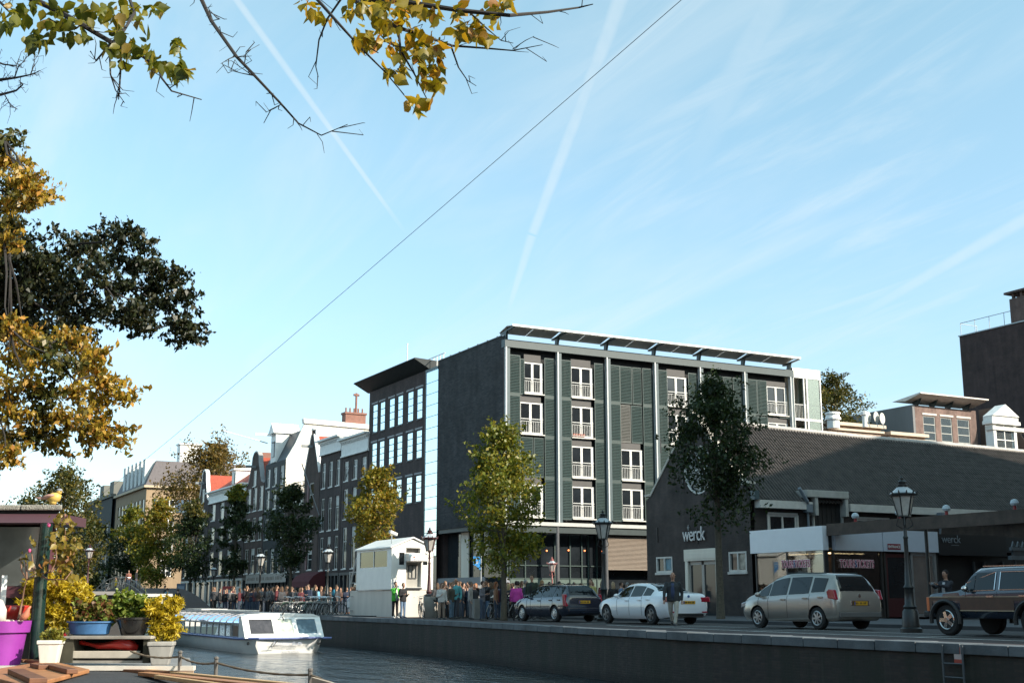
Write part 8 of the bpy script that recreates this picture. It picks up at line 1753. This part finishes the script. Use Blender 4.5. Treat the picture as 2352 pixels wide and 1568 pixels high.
gn = local(35, 10.1, DZ + .32); go = thing('red_bowl', 'shiny red bowl behind the purple pot', 'bowl', local(28, 10.2, DZ + .30), FROT); b = MB(); b.lathe([(.05, 0), (.11, .05), (.14, .13), (.13, .14)], 18); b.build('bowl', pbr('red_gloss', (.42, .03, .02), .25, coat=.5), go, smooth=True)
wpole = MB(); wpole.box(-.02, .02, -.02, .02, 0, .42); o = wpole.build('white_pole', WHITE); o.location = local(6, 9.9, DZ + .25); tag(o, 'short white pole at the left edge behind the purple pot', 'pole')
b = MB()
ROSE = thing('rose_bush', 'straggly climbing rose with olive leaves growing up beside the green column', 'plant', local(43, 9.75, DZ + .32)); o_ = V(ROSE.location)
def rp(px, py, d=9.75): return at(px, py, d) - o_
lines = [[(43, 1420), (50, 1385), (56, 1350), (62, 1330)], [(62, 1330), (50, 1310), (47, 1280)], [(62, 1330), (60, 1300), (58, 1280)], [(62, 1330), (90, 1318), (118, 1312), (140, 1295), (150, 1260), (150, 1215)], [(90, 1318), (110, 1330), (150, 1330), (165, 1310)], [(118, 1312), (130, 1280), (125, 1240), (135, 1200)], [(80, 1318), (75, 1290), (72, 1262)], [(150, 1290), (170, 1270), (172, 1235)]]
for ln in lines: b.tube([rp(x, y, 9.75 + .1 * math.sin(x)) for x, y in ln], [.010, .007, .005, .004, .003, .003][:len(ln)], 6)
b.build('stem', pbr('rose_stem', (.20, .11, .07), .7, vary=.2), ROSE)
LR = leafmat('leaf_rose', [(0, (.10, .085, .015)), (.4, (.22, .17, .03)), (.75, (.34, .24, .05)), (1, (.30, .12, .05))], .4)
P = []
for x, y, s_, n in ((150, 1195, 14, 26), (170, 1205, 9, 12), (130, 1215, 10, 14), (115, 1232, 9, 10), (140, 1240, 14, 22), (165, 1250, 12, 20), (180, 1245, 7, 8), (130, 1265, 12, 18), (155, 1270, 14, 20), (145, 1290, 14, 20), (172, 1280, 8, 10), (115, 1290, 10, 12), (100, 1305, 7, 7), (150, 1310, 10, 12), (165, 1320, 6, 6), (85, 1320, 7, 6), (125, 1190, 8, 8), (60, 1270, 8, 6), (75, 1240, 6, 5), (70, 1290, 6, 5), (48, 1285, 5, 3), (125, 1325, 8, 8)):
    for _ in range(n): P.append(tuple(rp(x + rng.normal() * s_ * .7, y + rng.normal() * s_ * .7, 9.75 + rng.normal() * .08)))
leaves('leaves', P, .048, LR, ROSE, .8, .5, True)
b = MB(); c = rp(73, 1303, 9.7)
for i in range(14): a = i * 2.4; r_ = .004 + .0012 * i; b.ell(c + V((r_ * math.cos(a), 0, r_ * math.sin(a))) , .014, .008, .014, 8, 5)
b.build('rose_flower', pbr('rose_petal', (.75, .55, .42), .6), ROSE, smooth=True); b = MB(); b.ell(rp(68, 1264, 9.7), .012, .010, .016, 8, 6); b.ell(rp(112, 1205, 9.7), .014, .012, .018, 8, 6); b.build('buds', pbr('rose_bud', (.55, .08, .22), .5), ROSE, smooth=True)
# square white pot
def sqpot(name, label, px, d, wt, wb, h, m_, z=None, rz=FROT + R(8)):
    t = thing(name, label, 'plant pot', local(px, d, DZ if z is None else z), rz); b = MB(); k = len(b.v)
    for w_, zz in ((wb, 0), (wt, h - .03)): b.v += [(-w_, -w_, zz), (w_, -w_, zz), (w_, w_, zz), (-w_, w_, zz)]
    b.f += [(3, 2, 1, 0), (4, 5, 6, 7), (0, 1, 5, 4), (1, 2, 6, 5), (2, 3, 7, 6), (3, 0, 4, 7)]; b.mi += [0] * 6
    b.box(-wt - .008, wt + .008, -wt - .008, wt + .008, h - .029, h); b.build('pot', m_, t, bevel=.006); return t
sqpot('white_pot', 'small tapered white pot with a green plant, right of the green column', 124, 9.62, .078, .058, .185, pbr('grubby_white_plastic', (.66, .63, .58), .55, vary=.25, vs_=9, streak=True))
def bush(name, label, px, d, spots, mat, leaf, n, asp=.5, droop=.2, zstem=None, fold=False, mat2=None):
    t = thing(name, label, 'plant', local(px, d, zstem if zstem is not None else DZ + .2)); o = V(t.location); P = []; b = MB()
    for x, y, s_ in spots:
        c = at(x, y, d) - o; b.tube([V((random.uniform(-.04, .04), random.uniform(-.04, .04), -.04)), c * .55 + V((0, 0, .03)), c], [.005, .004, .002], 4)
        q = rng.normal(size=(n, 3)); q /= np.linalg.norm(q, axis=1)[:, None]; q *= (rng.random(n) ** .5)[:, None] * s_ * d * KD; P.append(q[:n * 6 // 10] + np.array(c))
        for j in range(5):
            dv = rng.normal(size=3); dv /= np.linalg.norm(dv); dv[2] = abs(dv[2]); kk = max(3, n // 11); f = rng.random((kk, 1)); P.append(np.array(c) + dv * s_ * d * KD * (.4 + 1.3 * f) + rng.normal(size=(kk, 3)) * s_ * d * KD * .13)
    b.build('stems', pbr('plant_stem', (.10, .09, .04), .8), t); P = np.concatenate(P)
    if mat2: m_ = rng.random(len(P)) < .5; leaves('leaves', P[m_], leaf, mat, t, asp, droop, fold); leaves('leaves', P[~m_], leaf, mat2, t, asp, droop, fold)
    else: leaves('leaves', P, leaf, mat, t, asp, droop, fold)
    return t
LYL = leafmat('leaf_golden', [(0, (.34, .26, .015)), (.5, (.55, .42, .025)), (1, (.66, .52, .06))], .4); LGR = leafmat('leaf_fresh_green', [(0, (.08, .13, .02)), (.5, (.18, .25, .04)), (1, (.32, .36, .08))], .4); LRD = leafmat('leaf_reddish', [(0, (.10, .03, .02)), (.4, (.20, .09, .04)), (.7, (.14, .16, .03)), (1, (.34, .18, .08))], .35)
GRID = lambda x0, x1, y0, y1, s_, n, sd: [(x0 + (x1 - x0) * a, y0 + (y1 - y0) * b_, s_) for a, b_ in np.random.default_rng(sd).random((n, 2))]
bush('golden_bush', 'wide golden feathery shrub behind the green column', 150, 10.6, GRID(55, 205, 1345, 1432, 22, 34, 1) + [(110, 1335, 18), (190, 1350, 14), (205, 1372, 12), (70, 1350, 16)], LYL, .055, 230, .26, .1, DZ + .1)
bush('golden_bamboo', 'golden yellow bamboo in the pale grey planter, rightmost plant', 375, 9.9, GRID(345, 405, 1395, 1470, 17, 20, 2) + [(360, 1385, 10), (390, 1383, 10), (408, 1380, 6), (400, 1400, 10), (350, 1400, 10), (415, 1384, 5)], LYL, .05, 190, .24, .3, DZ + .16)
bush('green_bush', 'fresh green bushy plant in the black bowl', 300, 10.0, GRID(250, 340, 1378, 1425, 18, 26, 3) + [(270, 1370, 12), (300, 1375, 12), (250, 1395, 10)], LGR, .036, 110, .7, .1, DZ + .25)
bush('red_leaved_plant', 'reddish and olive leaved plant in the blue basin', 205, 9.9, GRID(165, 245, 1390, 1424, 14, 18, 4) + [(180, 1385, 10), (230, 1378, 10)], LRD, .040, 60, .8, .3, DZ + .25, False, LGR)
bush('white_pot_plant', 'small yellow green plant in the white pot', 120, 9.62, GRID(100, 142, 1452, 1474, 9, 12, 5), leafmat('leaf_pot', [(0, (.12, .14, .02)), (1, (.34, .30, .06))], .4), .028, 60, .7, .2, DZ + .185)
b = MB(); rf = thing('red_flowers', 'small dark red flowers just right of the white pot plant', 'flowers', local(143, 9.8, DZ + .19)); P = [(tuple(at(140 + rng.normal() * 6, 1458 + rng.normal() * 9, 9.8) - V(rf.location))) for _ in range(50)]; leaves('petals', P, .026, leafmat('petal_red', [(0, (.25, .01, .02)), (1, (.45, .03, .05))], .3), rf, .8, .2)
b.tube([(0, 0, -.19), (0, 0, .03)], .006, 5); b.build('stem', pbr('plant_stem', (.10, .09, .04), .8), rf)
# bench made of pallet boards with the basins on it
bz_ = ZT(1458, 9.8); bp_ = thing('pallet_bench', 'low weathered wooden plank bench carrying the blue basin and black bowl', 'bench', (0, 0, 0)); b = MB()
ubox(b, UX(148, 9.8), UX(183, 9.8), 9.72, 10.05, DZ + .012, bz_ - .02); b.build('left_support', pbr('dark_mossy_wood', (.045, .042, .028), .9, vary=.4, vs_=8), bp_)
b = MB(); ubox(b, UX(342, 9.8), UX(357, 9.8), 9.72, 10.05, DZ + .012, bz_ - .02); b.build('right_support', pbr('dark_mossy_wood', (.045, .042, .028), .9, vary=.4, vs_=8), bp_)
b = MB(); ubox(b, UX(176, 9.8), UX(360, 9.8), 9.70, 9.78, bz_ - .019, bz_ + .005); ubox(b, UX(150, 9.8), UX(358, 9.8), 9.79, 10.06, bz_ - .018, bz_ + .0); b.build('top_board', GWOOD, bp_, bevel=.004)
b = MB(); ubox(b, UX(180, 9.8), UX(333, 9.8), 9.735, 9.765, ZT(1506, 9.8), ZT(1490, 9.8)); b.build('front_slat', pbr('pale_slat', (.42, .38, .32), .8, vary=.3, vs_=5), bp_, bevel=.004); b = MB(); ubox(b, UX(175, 9.8), UX(345, 9.8), 9.74, 10.0, DZ + .012, DZ + .03); b.build('bottom_board', GWOOD, bp_)
b = MB(); ubox(b, UX(184, 9.8), UX(341, 9.8), 10.0, 10.03, DZ + .03, bz_ - .02); b.build('back_board', pbr('dark_back', (.02, .025, .02), .9), bp_)
rb = thing('red_tarp', 'crumpled red plastic tarp stuffed under the bench top', 'tarp', local(255, 9.86, ZT(1486, 9.8)), FROT); b = MB(); pts = [(-.22, 0, .05), (-.14, 0, .035), (-.05, -.02, .02), (.05, -.02, .025), (.12, -.03, .03), (.18, -.02, .02), (.22, 0, .0)]; b.tube(pts, [(.01, .012), (.03, .014), (.05, .02), (.06, .03), (.06, .045), (.055, .05), (.02, .03)], 14)
b.v = [(x + rng.normal() * .005, y + rng.normal() * .005, z + rng.normal() * .006) for x, y, z in b.v]; b.build('sheet', pbr('red_plastic', (.46, .03, .025), .3, vary=.25, vs_=14, coat=.3), rb, smooth=50)
bb_ = potthing('blue_basin', 'blue oval plastic basin on the bench', 211, 9.88, [(.12, 0), (.148, .01), (.165, .09), (.182, .095), (.182, .106), (.16, .105), (.15, .07)], pbr('blue_plastic', (.045, .13, .28), .45, vary=.3, vs_=9), 'basin', bz_ + .006, 1.0, .62)
kb = potthing('black_bowl', 'black round bowl on the bench holding the green plant', 310, 9.9, [(.07, 0), (.09, .0), (.13, .115), (.142, .12), (.142, .135), (.12, .13)], pbr('black_gloss_plastic', (.010, .010, .011), .2, coat=.4), 'bowl', bz_ + .006)
sqpot('grey_planter', 'pale grey tapered planter at the right end of the bench', 377, 9.72, .088, .062, .17, pbr('planter_grey', (.30, .29, .27), .7, vary=.3, vs_=8, streak=True), DZ + .0)
# timber lying on the roof
OW = pbr('oiled_wood', (.36, .16, .065), .55, vary=.3, vs_=9, streak=False); DW = pbr('brown_wood', (.16, .065, .03), .55, vary=.3, vs_=8); LWD = pbr('pale_pine', (.52, .33, .16), .6, vary=.2, vs_=8)
pn = thing('wooden_panel', 'brown wooden hatch panel with two battens on the tar roof', 'panel'); zz0 = .352
def gp(px, py, z): return gr(px, py, z)
b = MB(); q = [gp(-60, 1553, zz0), gp(112, 1524, zz0 + .02), gp(205, 1545, zz0), gp(60, 1585, zz0)]; k = len(b.v); b.v += [tuple(x) for x in q] + [tuple(x + V((0, 0, .028))) for x in q]; b.f += [(3, 2, 1, 0), (4, 5, 6, 7), (0, 1, 5, 4), (1, 2, 6, 5), (2, 3, 7, 6), (3, 0, 4, 7)]; b.mi += [0] * 6; b.build('board', OW, pn, bevel=.006)
for (a, c) in (((36, 1540), (88, 1562)), ((110, 1527), (166, 1541)), ((80, 1527), (100, 1531))): p0, p1 = gp(*a, zz0 + .045), gp(*c, zz0 + .045); MB().bar(p0, p1, .10 if a[0] == 36 else .07, .03).build('batten', DW, pn, bevel=.004)
GPL = 'planks lying on the tar roof'
for a, c, w_, m_, lb in (((265, 1538), (420, 1546), .07, DW, 'short dark plank at the back of the plank pile'), ((335, 1539), (700, 1575), .05, LWD, 'long pale pine plank lying across the pile'), ((330, 1546), (640, 1578), .09, OW, 'wide orange brown plank below the pale pine one'), ((360, 1553), (560, 1580), .04, LWD, 'thin pale batten nearest to us on the plank pile')):
    p0, p1 = gp(*a, .35), gp(*c, .35); o = MB().bar(p0, p1, w_, .025).build('plank', m_, bevel=.004); tag(o, lb, 'plank', GPL)
for a, c, m_, lb in (((0, 1519), (95, 1516), DW, 'dark thin board along the ledge in front of the purple pot'), ((52, 1516), (102, 1521), OW, 'short orange board at the foot of the green column')):
    p0, p1 = gp(*a, DZ + .02), gp(*c, DZ + .02); o = MB().bar(p0, p1, .06, .022).build('plank', m_, bevel=.003); tag(o, lb, 'plank', GPL)
# rope railing
rr2 = thing('rope_railing', 'low rope railing on thin posts at the edge of the near boat', 'railing'); tops = [(300, 1488, 9.6), (414, 1500, 9.3), (497, 1514, 8.9), (713, 1541, 8.1), (950, 1600, 7.2)]
for (x, y, d) in tops[1:4]:
    p = at(x, y, d); b = MB(); b.tube([p + V((0, 0, -.75)), p], .014, 8); b.ell(p + V((0, 0, .01)), .018, .018, .014, 8, 5); b.build('post', pbr('post_rust_grey', (.12, .11, .10), .6, vary=.2), rr2)
b = MB(); pts = []
for (x0, y0, d0), (x1, y1, d1) in zip(tops, tops[1:]):
    a, c = at(x0, y0, d0), at(x1, y1, d1)
    for i in range(14): t = i / 14; pts.append(a.lerp(c, t) - V((0, 0, .02 + .10 * t * (1 - t))))
b.tube(pts, [.009 if i % 2 else .006 for i in range(len(pts))], 7); b.build('rope', pbr('rope', (.17, .13, .09), .9, vary=.3, vs_=60), rr2)
b = MB(); q0, q1 = at(722, 1554, 8.0), at(960, 1620, 7.0)
b.quad(q0, q1, q1 - V((0, 0, 1.5)), q0 - V((0, 0, 1.5))); o = b.build('canvas', pbr('beige_canvas', (.42, .35, .28), .9, vary=.12), None, norm=False); m_ = o.modifiers.new('s', 'SOLIDIFY'); m_.thickness = .02; tag(o, 'beige canvas cover at the bottom edge under the rope', 'canvas')
